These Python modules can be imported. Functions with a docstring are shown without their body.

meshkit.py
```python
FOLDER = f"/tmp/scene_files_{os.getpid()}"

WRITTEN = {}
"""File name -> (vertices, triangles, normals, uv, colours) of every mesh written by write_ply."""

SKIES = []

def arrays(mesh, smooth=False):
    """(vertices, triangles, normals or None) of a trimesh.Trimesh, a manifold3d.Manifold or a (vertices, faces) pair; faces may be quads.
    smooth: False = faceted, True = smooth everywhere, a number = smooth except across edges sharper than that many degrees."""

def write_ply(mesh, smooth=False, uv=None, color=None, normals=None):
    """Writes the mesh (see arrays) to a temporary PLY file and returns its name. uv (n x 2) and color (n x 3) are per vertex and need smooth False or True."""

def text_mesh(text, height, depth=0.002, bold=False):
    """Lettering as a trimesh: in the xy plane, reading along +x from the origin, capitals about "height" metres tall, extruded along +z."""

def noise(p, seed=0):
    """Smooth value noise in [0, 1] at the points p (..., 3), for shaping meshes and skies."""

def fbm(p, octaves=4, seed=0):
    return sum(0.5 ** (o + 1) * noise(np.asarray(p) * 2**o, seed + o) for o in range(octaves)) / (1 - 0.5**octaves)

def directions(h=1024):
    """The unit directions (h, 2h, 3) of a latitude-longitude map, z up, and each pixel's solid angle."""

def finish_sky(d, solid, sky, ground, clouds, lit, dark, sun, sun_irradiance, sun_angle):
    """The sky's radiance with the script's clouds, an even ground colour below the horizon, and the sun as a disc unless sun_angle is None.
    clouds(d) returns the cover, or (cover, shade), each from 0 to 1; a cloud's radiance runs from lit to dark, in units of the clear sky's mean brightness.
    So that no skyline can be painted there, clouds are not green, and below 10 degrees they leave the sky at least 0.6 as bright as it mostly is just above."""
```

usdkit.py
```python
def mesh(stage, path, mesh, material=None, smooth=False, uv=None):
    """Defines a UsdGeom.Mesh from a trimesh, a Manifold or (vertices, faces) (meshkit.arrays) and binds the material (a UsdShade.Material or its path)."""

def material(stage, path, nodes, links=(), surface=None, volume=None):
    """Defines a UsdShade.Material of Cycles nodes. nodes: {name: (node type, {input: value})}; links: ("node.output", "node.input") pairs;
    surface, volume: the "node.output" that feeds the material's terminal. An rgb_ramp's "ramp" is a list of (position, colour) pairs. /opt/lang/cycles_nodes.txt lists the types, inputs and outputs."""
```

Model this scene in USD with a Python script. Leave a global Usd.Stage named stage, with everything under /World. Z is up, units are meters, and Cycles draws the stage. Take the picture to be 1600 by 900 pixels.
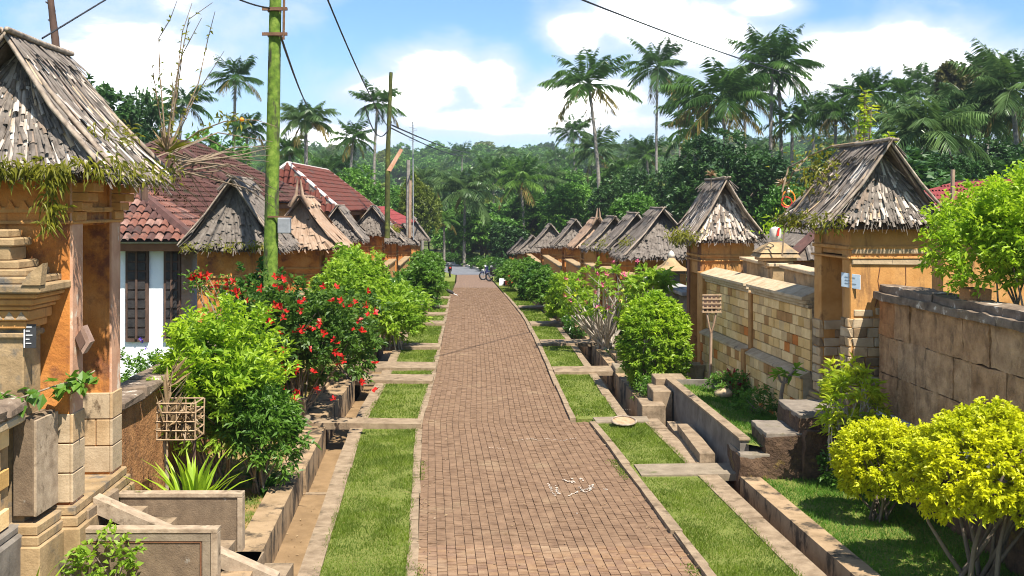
import math, zlib
import numpy as np
from pxr import Gf, Sdf, Usd, UsdGeom, UsdLux, UsdShade, Vt
import usdkit
import meshkit

stage = Usd.Stage.CreateInMemory()
UsdGeom.SetStageUpAxis(stage, UsdGeom.Tokens.z)
UsdGeom.SetStageMetersPerUnit(stage, 1.0)
UsdGeom.Xform.Define(stage, "/World")
UsdGeom.Scope.Define(stage, "/World/Looks")

# ------------------------------------------------------------------ camera
EYE, F, HOR = 3.4, 1700.0, 320.0          # eye height; focal length and horizon in photo pixels (1600 x 900)
cam = UsdGeom.Camera.Define(stage, "/World/camera")
cam.CreateHorizontalApertureAttr(36.0)
cam.CreateVerticalApertureAttr(20.25)
cam.CreateFocalLengthAttr(36.0 * F / 1600)
cam.CreateVerticalApertureOffsetAttr(-(450 - HOR) / 1600 * 36.0)
cam.CreateClippingRangeAttr(Gf.Vec2f(0.1, 5000))
cam.CreateExposureAttr(1.84)
cam.AddTranslateOp().Set(Gf.Vec3d(0, 0, EYE))
cam.AddRotateXOp().Set(90.0)

# ------------------------------------------------------------------ sun and sky
SUN_AZ, SUN_EL = math.radians(148), math.radians(58)     # azimuth clockwise from +Y: high, from behind the camera and a little to the right
sun_dir = np.array([math.sin(SUN_AZ) * math.cos(SUN_EL), math.cos(SUN_AZ) * math.cos(SUN_EL), math.sin(SUN_EL)])
sun = UsdLux.DistantLight.Define(stage, "/World/sun")
sun.CreateIntensityAttr(0.76)
sun.CreateAngleAttr(0.55)
sun.CreateNormalizeAttr(True)
sun.CreateColorAttr(Gf.Vec3f(1.0, 0.94, 0.84))
sun.AddTransformOp().Set(Gf.Matrix4d().SetRotate(Gf.Rotation(Gf.Vec3d(0, 0, 1), Gf.Vec3d(*map(float, sun_dir)))))


def px_dir(px, py):
    d = np.array([(px - 800) / F, 1.0, (HOR - py) / F])
    return d / np.linalg.norm(d)


def sky_material():
    nodes = {
        "sky": ("sky_texture", {"sky_type": "single_scattering", "sun_disc": False, "sun_elevation": SUN_EL, "sun_rotation": SUN_AZ,
                                "altitude": 300.0, "air_density": 1.0, "aerosol_density": 0.5, "ozone_density": 1.6}),
        "tc": ("texture_coordinate", {}),
        "stretch": ("mapping", {"scale": (1.0, 1.0, 1.7)}),
        "n1": ("noise_texture", {"scale": 9.0, "detail": 8.0, "roughness": 0.6, "distortion": 0.3}),
        "n2": ("noise_texture", {"scale": 2.6, "detail": 4.0, "roughness": 0.5}),
        "n3": ("noise_texture", {"scale": 12.0, "detail": 6.0, "roughness": 0.6}),
    }
    links = [("tc.generated", "stretch.vector"), ("stretch.vector", "n1.vector"), ("stretch.vector", "n2.vector"), ("stretch.vector", "n3.vector")]
    # heaps of cumulus: centre (photo pixels), half extents in pixels
    heaps = [(690, 105, 78, 42), (768, 128, 52, 48), (640, 150, 90, 36), (1000, 30, 120, 48), (1085, 60, 110, 62), (905, 48, 50, 36), (905, 160, 110, 42), (1320, 85, 90, 36),
             (1440, 88, 110, 56), (1540, 108, 90, 46), (1250, 125, 150, 40), (190, 82, 75, 30), (300, 90, 60, 28), (820, 190, 230, 26), (520, 215, 120, 26), (1190, 8, 60, 20)]
    last = None
    for i, (px, py, rx, ry) in enumerate(heaps):
        c = px_dir(px, py)
        nodes[f"s{i}"] = ("vector_math", {"math_type": "subtract", "vector2": tuple(c)})
        nodes[f"m{i}"] = ("vector_math", {"math_type": "multiply", "vector2": (F / rx, F / rx, F / ry)})
        nodes[f"l{i}"] = ("vector_math", {"math_type": "length"})
        links += [("tc.generated", f"s{i}.vector1"), (f"s{i}.vector", f"m{i}.vector1"), (f"m{i}.vector", f"l{i}.vector1")]
        if last is None:
            last = f"l{i}.value"
        else:
            nodes[f"x{i}"] = ("math", {"math_type": "smoothmin", "value3": 0.35})
            links += [(last, f"x{i}.value1"), (f"l{i}.value", f"x{i}.value2")]
            last = f"x{i}.value"
    nodes["heap"] = ("map_range", {"from_min": 1.75, "from_max": 0.1, "to_min": 0.0, "to_max": 1.0, "clamp": True})
    nodes["far"] = ("map_range", {"from_min": 0.46, "from_max": 0.74, "to_min": 0.0, "to_max": 0.9, "clamp": True})
    nodes["any"] = ("math", {"math_type": "maximum"})
    nodes["frac"] = ("math", {"math_type": "multiply_add", "value2": 1.15, "value3": -0.56})
    nodes["dens"] = ("math", {"math_type": "add"})
    nodes["alpha"] = ("map_range", {"range_type": "smoothstep", "from_min": 0.12, "from_max": 0.72, "to_min": 0.0, "to_max": 1.0, "clamp": True})
    nodes["core"] = ("map_range", {"range_type": "smoothstep", "from_min": 0.55, "from_max": 1.3, "to_min": 0.0, "to_max": 1.0, "clamp": True})
    nodes["shade"] = ("mix", {"color1": (1.8, 2.08, 2.54), "color2": (17.0, 16.5, 15.8)})
    nodes["lum"] = ("mix", {"mix_type": "mix"})
    nodes["tint"] = ("mix", {"mix_type": "multiply", "fac": 1.0, "color2": (0.238, 0.325, 0.385)})
    nodes["sep"] = ("separate_xyz", {})
    nodes["low"] = ("map_range", {"range_type": "smoothstep", "from_min": 0.17, "from_max": 0.0, "to_min": 0.0, "to_max": 0.72, "clamp": True})
    nodes["veil"] = ("mix", {"color2": (1.6, 1.93, 2.5)})
    nodes["bg"] = ("background_shader", {"strength": 0.13})
    links += [(last, "heap.value"), ("n2.fac", "far.value"), ("heap.result", "any.value1"), ("far.result", "any.value2"), ("n1.fac", "frac.value1"),
              ("any.value", "dens.value1"), ("frac.value", "dens.value2"), ("dens.value", "alpha.value"), ("n3.fac", "core.value"), ("dens.value", "core.value"),
              ("core.result", "shade.fac"), ("sky.color", "tint.color1"), ("tint.color", "veil.color1"), ("tc.generated", "sep.vector"), ("sep.z", "low.value"), ("low.result", "veil.fac"), ("veil.color", "lum.color1"), ("shade.color", "lum.color2"), ("alpha.result", "lum.fac"), ("lum.color", "bg.color")]
    links.remove(("n3.fac", "core.value"))
    return usdkit.material(stage, "/World/Looks/sky_look", nodes, links, surface="bg.background")


dome = UsdLux.DomeLight.Define(stage, "/World/sky")
dome.CreateIntensityAttr(1.0)
UsdShade.MaterialBindingAPI.Apply(dome.GetPrim()).Bind(sky_material())
dome.GetPrim().SetCustomDataByKey("kind", "structure")
dome.GetPrim().SetCustomDataByKey("label", "blue tropical sky with heaped white cumulus clouds")
dome.GetPrim().SetCustomDataByKey("category", "sky")


# ------------------------------------------------------------------ materials
def mat(name, stops, scale=5.0, detail=5.0, rough=0.85, bump=0.3, bscale=None, bdist=0.01, stretch=(1, 1, 1), island=0.0, spots=None, spot_scale=2.0, spot_lo=0.55, spot_hi=0.7, spec=0.3, spot_stretch=(1, 1, 1), metallic=0.0, streak=None, streak_lo=0.52, streak_hi=0.72):
    """Noise-toned rough surface in world position. stops: colours from dark to light; spots: colour of stains, moss or lichen with their own outline."""
    nodes = {"geo": ("geometry", {}), "map": ("mapping", {"scale": tuple(stretch)}), "n": ("noise_texture", {"scale": scale, "detail": detail, "roughness": 0.62}),
             "r": ("rgb_ramp", {"ramp": [(0.3 + 0.4 * i / max(len(stops) - 1, 1), c) for i, c in enumerate(stops)]}),
             "b": ("noise_texture", {"scale": bscale or scale * 6, "detail": 4.0, "roughness": 0.65}), "bump": ("bump", {"strength": bump, "distance": bdist}),
             "p": ("principled_bsdf", {"roughness": rough, "specular_ior_level": spec, "metallic": metallic})}
    links = [("geo.position", "map.vector"), ("map.vector", "n.vector"), ("n.fac", "r.fac"), ("map.vector", "b.vector"), ("b.fac", "bump.height"), ("bump.normal", "p.normal")]
    out = "r.color"
    if spots is not None:
        nodes["smap"] = ("mapping", {"scale": tuple(spot_stretch)})
        nodes["sn"] = ("noise_texture", {"scale": spot_scale, "detail": 7.0, "roughness": 0.68})
        nodes["sm"] = ("map_range", {"range_type": "smoothstep", "from_min": spot_lo, "from_max": spot_hi, "clamp": True})
        nodes["mix"] = ("mix", {"color2": spots})
        links += [("geo.position", "smap.vector"), ("smap.vector", "sn.vector"), ("sn.fac", "sm.value"), ("sm.result", "mix.fac"), (out, "mix.color1")]
        out = "mix.color"
    if streak is not None:
        nodes["kmap"] = ("mapping", {"scale": (3.2, 3.2, 0.45)})
        nodes["kn"] = ("noise_texture", {"scale": 1.6, "detail": 8.0, "roughness": 0.7})
        nodes["km"] = ("map_range", {"range_type": "smoothstep", "from_min": streak_lo, "from_max": streak_hi, "to_max": 0.85, "clamp": True})
        nodes["kmix"] = ("mix", {"color2": streak})
        links += [("geo.position", "kmap.vector"), ("kmap.vector", "kn.vector"), ("kn.fac", "km.value"), ("km.result", "kmix.fac"), (out, "kmix.color1")]
        out = "kmix.color"
    if island:
        nodes["ir"] = ("map_range", {"from_min": 0.0, "from_max": 1.0, "to_min": 1 - island, "to_max": 1 + island})
        nodes["im"] = ("mix", {"mix_type": "multiply", "fac": 1.0})
        links += [("geo.random_per_island", "ir.value"), ("ir.result", "im.color2"), (out, "im.color1")]
        out = "im.color"
    links.append((out, "p.base_color"))
    return usdkit.material(stage, f"/World/Looks/{name}", nodes, links, surface="p.BSDF")


def leaf_mat(name, stops, trans=0.40, rough=0.45, var=0.25, scale=1.3, spec=0.35, tboost=(1.25, 1.35, 0.7)):
    """Leaf colour per leaf island, drifting slowly through the crown, with light passing through."""
    nodes = {"geo": ("geometry", {}), "n": ("noise_texture", {"scale": scale, "detail": 3.0}), "add": ("math", {"math_type": "multiply_add", "value2": 0.62}),
             "off": ("math", {"math_type": "multiply_add", "value2": 1.1, "value3": -0.36}), "r": ("rgb_ramp", {"ramp": stops}),
             "v": ("map_range", {"to_min": 1 - var, "to_max": 1 + var}), "vs": ("math", {"math_type": "fraction"}), "vm": ("math", {"math_type": "multiply", "value2": 7.31}), "im": ("mix", {"mix_type": "multiply", "fac": 1.0}),
             "tm": ("mix", {"mix_type": "multiply", "fac": 1.0, "color2": tboost}),
             "p": ("principled_bsdf", {"roughness": rough, "specular_ior_level": spec}), "t": ("translucent_bsdf", {}), "m": ("mix_closure", {"fac": trans})}
    links = [("geo.position", "n.vector"), ("n.fac", "off.value1"), ("geo.random_per_island", "add.value1"), ("off.value", "add.value3"), ("add.value", "r.fac"),
             ("geo.random_per_island", "vm.value1"), ("vm.value", "vs.value1"), ("vs.value", "v.value"), ("r.color", "im.color1"), ("v.result", "im.color2"), ("im.color", "p.base_color"), ("im.color", "tm.color1"),
             ("tm.color", "t.color"), ("p.BSDF", "m.closure1"), ("t.BSDF", "m.closure2")]
    return usdkit.material(stage, f"/World/Looks/{name}", nodes, links, surface="m.closure")


M = {}
# stones, plaster, concrete
M["paver"] = [mat(f"paver_tone_{k}", s, scale=9, rough=0.9, bump=0.5, bscale=70, bdist=0.004, spots=(0.281, 0.195, 0.118), spot_scale=0.7, spot_lo=0.48, spot_hi=0.72, streak=None) for k, s in
              (("rose", [(0.154, 0.087, 0.050), (0.239, 0.145, 0.085)]), ("ochre", [(0.169, 0.094, 0.050), (0.254, 0.156, 0.085)]), ("dusk", [(0.136, 0.076, 0.046), (0.212, 0.129, 0.080)]), ("sand", [(0.186, 0.110, 0.064), (0.269, 0.172, 0.101)]))]
M["paver_mixed"] = mat("paver_mixed", [(0.139, 0.081, 0.046), (0.247, 0.153, 0.090)], scale=6, rough=0.9, bump=0.5, bscale=60, bdist=0.004, island=0.14, spots=(0.276, 0.190, 0.111), spot_scale=1.1, spot_lo=0.55, spot_hi=0.75)
M["joint"] = mat("joint_soil", [(0.15, 0.105, 0.068), (0.22, 0.152, 0.10)], scale=20, rough=1.0)
M["concrete"] = mat("worn_concrete", [(0.16, 0.11, 0.066), (0.31, 0.23, 0.148)], scale=6, detail=8, rough=0.9, bump=0.5, bscale=45, spots=(0.11, 0.078, 0.046), spot_scale=3.4, spot_lo=0.52, spot_hi=0.68, streak=(0.085, 0.065, 0.04), streak_lo=0.56)
M["channel_wall"] = mat("channel_concrete", [(0.21, 0.14, 0.075), (0.36, 0.25, 0.145)], scale=3, rough=0.9, bump=0.5, bscale=35, spots=(0.055, 0.04, 0.025), spot_scale=3.2, spot_lo=0.48, spot_hi=0.62, spot_stretch=(1, 1, 0.55))
M["channel_floor"] = mat("channel_floor", [(0.160, 0.100, 0.048), (0.264, 0.172, 0.088)], scale=3, rough=0.7, bump=0.2)
M["slab_dark"] = mat("mossy_concrete", [(0.16, 0.125, 0.085), (0.27, 0.215, 0.15)], scale=5, rough=0.95, bump=0.5, bscale=50, spots=(0.10, 0.10, 0.04), spot_scale=3.0)
M["panel"] = mat("panel_concrete", [(0.10, 0.07, 0.045), (0.21, 0.15, 0.095)], scale=7, rough=0.95, bump=0.6, bscale=60, spots=(0.33, 0.30, 0.25), spot_scale=5.0, spot_lo=0.6, spot_hi=0.7)  # dark tone also stands in for shade on camera-facing faces
M["panel_edge"] = mat("panel_edge", [(0.22, 0.16, 0.105), (0.42, 0.325, 0.225)], scale=9, detail=8, rough=0.9, bump=0.4, spots=(0.12, 0.085, 0.05), spot_scale=4.0, spot_lo=0.53, spot_hi=0.66)  # lighter twin of the panel concrete, also painting lit tops and edges
M["ochre"] = mat("ochre_plaster", [(0.298, 0.101, 0.022), (0.472, 0.181, 0.039), (0.560, 0.267, 0.082)], scale=1.8, detail=8, rough=0.92, bump=0.5, bscale=22, bdist=0.02, spots=(0.166, 0.060, 0.031), spot_scale=2.6, spot_lo=0.49, spot_hi=0.68, streak=(0.15, 0.07, 0.034))
M["ochre_pale"] = mat("ochre_pale_plaster", [(0.373, 0.170, 0.045), (0.533, 0.286, 0.098)], scale=3, detail=7, rough=0.92, bump=0.5, bscale=25, spots=(0.213, 0.102, 0.039), spot_scale=3.0, streak=(0.133, 0.068, 0.036))
M["clay_trim"] = mat("clay_trim", [(0.40, 0.20, 0.115), (0.58, 0.34, 0.215)], scale=4, detail=8, rough=0.85, bump=0.3, bscale=30, spots=(0.62, 0.50, 0.38), spot_scale=5.5, spot_lo=0.58, spot_hi=0.64, spot_stretch=(1, 1, 0.5))
M["clay_dark"] = mat("clay_dark", [(0.124, 0.050, 0.023), (0.198, 0.094, 0.045)], scale=4, rough=0.9)
M["weathered_stone"] = mat("weathered_stone", [(0.19, 0.125, 0.06), (0.40, 0.275, 0.145)], scale=4, detail=8, rough=0.95, bump=0.6, bscale=28, spots=(0.10, 0.095, 0.085), spot_scale=2.2, spot_lo=0.52, spot_hi=0.68)
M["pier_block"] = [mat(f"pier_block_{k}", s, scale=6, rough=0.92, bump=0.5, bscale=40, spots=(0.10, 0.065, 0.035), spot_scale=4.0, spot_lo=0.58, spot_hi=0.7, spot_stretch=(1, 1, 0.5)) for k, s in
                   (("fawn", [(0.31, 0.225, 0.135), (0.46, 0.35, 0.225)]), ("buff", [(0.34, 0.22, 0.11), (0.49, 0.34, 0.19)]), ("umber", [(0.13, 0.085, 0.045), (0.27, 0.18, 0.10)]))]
M["wall_block"] = [mat(f"wall_block_{k}", s, scale=7, rough=0.92, bump=0.4, bscale=60) for k, s in
                   (("cream", [(0.659, 0.436, 0.193), (0.817, 0.576, 0.283)]), ("straw", [(0.580, 0.353, 0.128), (0.711, 0.452, 0.179)]), ("sand", [(0.475, 0.306, 0.137), (0.620, 0.418, 0.202)]), ("olive", [(0.409, 0.241, 0.076), (0.540, 0.329, 0.113)]), ("rust", [(0.422, 0.124, 0.018), (0.580, 0.194, 0.036)]), ("brown", [(0.290, 0.142, 0.043), (0.434, 0.223, 0.076)]))]
M["coping"] = mat("coping_stone", [(0.33, 0.235, 0.13), (0.54, 0.42, 0.275)], scale=6, rough=0.9, bump=0.4, spots=(0.18, 0.13, 0.08), spot_scale=3.0, spot_lo=0.56, spot_hi=0.7)
M["tuff"] = [mat(f"tuff_{k}", s, scale=5, detail=8, rough=0.97, bump=1.0, bscale=22, bdist=0.035, spots=tuple(1.9 * c for c in sp), spot_scale=7.0, spot_lo=0.50, spot_hi=0.76, spot_stretch=(1, 1, 0.5), streak=(0.097, 0.058, 0.033), streak_lo=0.58, streak_hi=0.78) for k, s, sp in
             (("brown", [(0.199, 0.104, 0.046), (0.506, 0.302, 0.152)], (0.066, 0.040, 0.022)), ("grey", [(0.226, 0.128, 0.064), (0.538, 0.341, 0.184)], (0.095, 0.058, 0.032)), ("rust", [(0.215, 0.095, 0.034), (0.457, 0.225, 0.091)], (0.074, 0.042, 0.024)))]
M["lava"] = mat("lava_rock", [(0.04, 0.024, 0.015), (0.13, 0.078, 0.045)], scale=7, detail=8, rough=1.0, bump=1.0, bscale=26, bdist=0.03, spots=(0.15, 0.10, 0.03), spot_scale=4.5, spot_lo=0.56, spot_hi=0.66)
M["lava_top"] = mat("lava_tread", [(0.13, 0.105, 0.082), (0.24, 0.20, 0.155)], scale=6, rough=0.95, bump=0.5, bscale=40, spots=(0.10, 0.085, 0.045), spot_scale=3.0)
M["lichen"] = mat("lichen_coping", [(0.07, 0.048, 0.033), (0.25, 0.185, 0.13)], scale=5, detail=8, rough=1.0, bump=0.8, bscale=25, spots=(0.50, 0.44, 0.36), spot_scale=5.0, spot_lo=0.57, spot_hi=0.65)
M["limewash"] = mat("limewash", [(0.44, 0.40, 0.33), (0.66, 0.62, 0.54)], scale=6, rough=0.9, spots=(0.22, 0.17, 0.11), spot_scale=4.0)
M["white_wall"] = mat("white_wall", [(0.76, 0.78, 0.82), (0.88, 0.89, 0.90)], scale=2, rough=0.8, bump=0.1)
M["grey_wall"] = mat("grey_wall", [(0.10, 0.085, 0.07), (0.23, 0.20, 0.165)], scale=3, detail=8, rough=0.95, bump=0.5, spots=(0.05, 0.045, 0.04), spot_scale=3.0, spot_stretch=(1, 1, 0.4))
M["grey_cap"] = mat("grey_cap", [(0.22, 0.21, 0.20), (0.36, 0.345, 0.325)], scale=6, rough=0.9)
# roofs
M["bamboo"] = [mat(f"bamboo_{k}", s, scale=12, detail=6, rough=0.85, bump=0.5, bscale=80, bdist=0.006) for k, s in
               (("ash", [(0.251, 0.203, 0.165), (0.490, 0.418, 0.348)]), ("silver", [(0.410, 0.354, 0.295), (0.661, 0.592, 0.507)]), ("bark", [(0.114, 0.081, 0.059), (0.274, 0.209, 0.159)]), ("straw", [(0.308, 0.215, 0.130), (0.524, 0.389, 0.254)]))]
M["bamboo_mixed"] = mat("bamboo_mixed", [(0.217, 0.174, 0.142), (0.547, 0.464, 0.389)], scale=9, detail=6, rough=0.85, bump=0.5, bscale=70, island=0.62)
M["bamboo_new"] = mat("bamboo_new", [(0.33, 0.205, 0.125), (0.52, 0.365, 0.255)], scale=6, rough=0.7, bump=0.3, island=0.3)
M["thatch_core"] = mat("thatch_core", [(0.06, 0.045, 0.034), (0.17, 0.135, 0.105)], scale=12, rough=1.0)
M["pole_wood"] = mat("pole_wood", [(0.13, 0.095, 0.07), (0.40, 0.325, 0.25)], scale=14, detail=8, rough=0.85, bump=0.7, stretch=(1, 1, 0.6))
M["dark_wood"] = mat("dark_wood", [(0.05, 0.03, 0.022), (0.12, 0.07, 0.05)], scale=10, rough=0.8, stretch=(1, 1, 0.3))
M["tile"] = [mat(f"tile_{k}", s, scale=5, rough=0.85, bump=0.4, bscale=40, spots=(0.058, 0.042, 0.036), spot_scale=3.0, spot_lo=0.52, spot_hi=0.68) for k, s in
             (("red", [(0.116, 0.044, 0.030), (0.209, 0.092, 0.065)]), ("rose", [(0.173, 0.088, 0.067), (0.289, 0.172, 0.138)]), ("dark", [(0.054, 0.026, 0.022), (0.116, 0.055, 0.045)]))]
M["tile_mixed"] = mat("tile_mixed", [(0.06, 0.026, 0.022), (0.17, 0.066, 0.05), (0.26, 0.12, 0.09)], scale=3, detail=8, rough=0.9, bump=0.5, island=0.6, spots=(0.055, 0.06, 0.022), spot_scale=1.4, spot_lo=0.52, spot_hi=0.64)
M["tile_bright"] = mat("tile_bright", [(0.155, 0.033, 0.022), (0.248, 0.072, 0.044)], scale=3, rough=0.8, bump=0.3, island=0.5, spots=(0.099, 0.083, 0.072), spot_scale=2.2, spot_lo=0.52, spot_hi=0.66)
M["tile_maroon"] = mat("tile_maroon", [(0.20, 0.03, 0.03), (0.34, 0.06, 0.055)], scale=3, rough=0.8, bump=0.3, island=0.3)
M["ridge_white"] = mat("ridge_mortar", [(0.40, 0.345, 0.31), (0.62, 0.56, 0.52)], scale=5, rough=0.9)
# wood, metal, small things
M["moss_pole"] = mat("moss_pole", [(0.035, 0.063, 0.010), (0.106, 0.175, 0.019), (0.213, 0.280, 0.048)], scale=9, detail=8, rough=0.95, bump=0.5, bscale=30, spots=(0.044, 0.045, 0.024), spot_scale=5.0, spot_lo=0.50, spot_hi=0.62, spot_stretch=(1, 1, 0.3))
M["palm_trunk"] = mat("palm_trunk", [(0.13, 0.115, 0.095), (0.30, 0.27, 0.23)], scale=3, rough=0.95, bump=0.6, stretch=(1, 1, 2.5))
M["trunk"] = mat("tree_trunk", [(0.08, 0.06, 0.045), (0.20, 0.16, 0.12)], scale=4, rough=0.95, bump=0.6, stretch=(1, 1, 0.5))
M["stem"] = mat("shrub_stem", [(0.15, 0.11, 0.08), (0.30, 0.24, 0.18)], scale=10, rough=0.9)
M["stem_pale"] = mat("pale_stem", [(0.30, 0.25, 0.20), (0.48, 0.42, 0.35)], scale=10, rough=0.85)
M["dry_twig"] = mat("dry_twig", [(0.130, 0.090, 0.055), (0.248, 0.186, 0.122)], scale=10, rough=0.9)
M["black"] = mat("black_cable", [(0.015, 0.015, 0.017), (0.03, 0.03, 0.033)], scale=10, rough=0.6, bump=0.0)
M["steel"] = mat("dull_steel", [(0.16, 0.17, 0.18), (0.28, 0.29, 0.30)], scale=6, rough=0.5, bump=0.1)
M["rust"] = mat("rusty_steel", [(0.09, 0.045, 0.025), (0.19, 0.10, 0.055)], scale=9, rough=0.85)
M["window_dark"] = mat("window_shutter", [(0.018, 0.016, 0.017), (0.045, 0.038, 0.036)], scale=8, rough=0.6)
M["sign_blue"] = mat("pale_blue_plate", [(0.46, 0.58, 0.68), (0.58, 0.68, 0.77)], scale=10, rough=0.5, bump=0.05)
M["sign_black"] = mat("black_plate", [(0.03, 0.03, 0.032), (0.05, 0.05, 0.052)], scale=10, rough=0.5, bump=0.05)
M["white_paint"] = mat("white_paint", [(0.70, 0.70, 0.69), (0.82, 0.82, 0.81)], scale=10, rough=0.6, bump=0.05)
M["chalk"] = mat("chalk", [(0.413, 0.338, 0.266), (0.600, 0.533, 0.462)], scale=40, rough=1.0, bump=0.0)
M["box_wood"] = mat("letterbox_wood", [(0.20, 0.12, 0.085), (0.36, 0.245, 0.19)], scale=8, rough=0.7)
M["basket"] = mat("split_cane", [(0.258, 0.165, 0.093), (0.408, 0.290, 0.180)], scale=14, rough=0.8)
M["orange_fruit"] = mat("orange_fruit", [(0.75, 0.20, 0.02), (0.85, 0.30, 0.04)], scale=5, rough=0.5)
M["red_paint"] = mat("red_paint", [(0.42, 0.022, 0.018), (0.55, 0.04, 0.03)], scale=5, rough=0.35, bump=0.0)
M["blue_paint"] = mat("navy_paint", [(0.02, 0.025, 0.07), (0.03, 0.04, 0.11)], scale=5, rough=0.3, bump=0.0)
M["rubber"] = mat("rubber", [(0.018, 0.018, 0.018), (0.03, 0.03, 0.03)], scale=9, rough=0.8)
# ground
M["soil"] = mat("bed_soil", [(0.20, 0.125, 0.05), (0.31, 0.21, 0.085)], scale=3, detail=8, rough=1.0, bump=0.8, bscale=25, bdist=0.02, spots=(0.095, 0.12, 0.02), spot_scale=1.6, spot_lo=0.46, spot_hi=0.6)
M["turf"] = mat("turf_ground", [(0.075, 0.10, 0.016), (0.15, 0.185, 0.03), (0.24, 0.21, 0.07)], scale=38, detail=8, rough=1.0, bump=1.0, bscale=90, bdist=0.02, spots=(0.20, 0.155, 0.06), spot_scale=3.5, spot_lo=0.58, spot_hi=0.75)
M["land"] = mat("land_ground", [(0.045, 0.065, 0.014), (0.10, 0.12, 0.03)], scale=0.4, detail=8, rough=1.0, bump=0.8, bscale=2, bdist=0.1, spots=(0.13, 0.10, 0.05), spot_scale=0.15)
M["asphalt"] = mat("asphalt", [(0.10, 0.105, 0.12), (0.17, 0.175, 0.19)], scale=2, rough=0.9)
# leaves
G = leaf_mat
M["grass"] = G("grass_blade", [(0.0, (0.107, 0.172, 0.013)), (0.45, (0.221, 0.303, 0.025)), (0.75, (0.344, 0.377, 0.049)), (1.0, (0.476, 0.394, 0.115))], trans=0.4, scale=2.2, rough=0.6)
M["grass_deep"] = G("grass_deep_blade", [(0.0, (0.085, 0.20, 0.018)), (0.5, (0.17, 0.34, 0.03)), (1.0, (0.34, 0.44, 0.06))], trans=0.4, scale=1.2, rough=0.6)
M["leaf_mid"] = G("leaf_mid", [(0.0, (0.09, 0.20, 0.028)), (0.5, (0.22, 0.40, 0.05)), (1.0, (0.55, 0.68, 0.12))], scale=1.8)
M["leaf_light"] = G("leaf_light", [(0.0, (0.20, 0.36, 0.035)), (0.45, (0.48, 0.64, 0.06)), (0.8, (0.76, 0.80, 0.13)), (1.0, (0.85, 0.84, 0.22))], trans=0.46, scale=1.6)
M["leaf_hibiscus"] = G("leaf_hibiscus", [(0.0, (0.06, 0.14, 0.022)), (0.5, (0.20, 0.33, 0.05)), (0.85, (0.46, 0.54, 0.12)), (1.0, (0.55, 0.42, 0.13))], scale=2.6)
M["leaf_glossy"] = G("leaf_glossy", [(0.0, (0.05, 0.13, 0.02)), (0.6, (0.12, 0.28, 0.04)), (1.0, (0.26, 0.42, 0.07))], rough=0.28, spec=0.5, scale=2)
M["leaf_yellow"] = G("leaf_yellow", [(0.0, (0.62, 0.68, 0.02)), (0.45, (0.88, 0.88, 0.025)), (1.0, (0.92, 0.92, 0.06))], trans=0.46, scale=2.0, tboost=(1.15, 1.15, 0.5))
M["leaf_lime"] = G("leaf_lime", [(0.0, (0.30, 0.48, 0.03)), (0.5, (0.58, 0.72, 0.045)), (1.0, (0.82, 0.86, 0.10))], trans=0.44, scale=2.5)
M["leaf_croton"] = G("leaf_croton", [(0.0, (0.30, 0.45, 0.03)), (0.35, (0.62, 0.66, 0.04)), (0.65, (0.88, 0.74, 0.03)), (1.0, (0.88, 0.60, 0.03))], scale=3.5)
M["leaf_olive"] = G("leaf_olive", [(0.0, (0.16, 0.17, 0.02)), (0.5, (0.40, 0.38, 0.04)), (0.85, (0.65, 0.55, 0.06)), (1.0, (0.60, 0.32, 0.06))], scale=3)
M["leaf_dark"] = G("leaf_dark", [(0.0, (0.035, 0.090, 0.025)), (0.5, (0.089, 0.193, 0.044)), (1.0, (0.209, 0.333, 0.063))], scale=0.45, trans=0.2)
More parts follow.
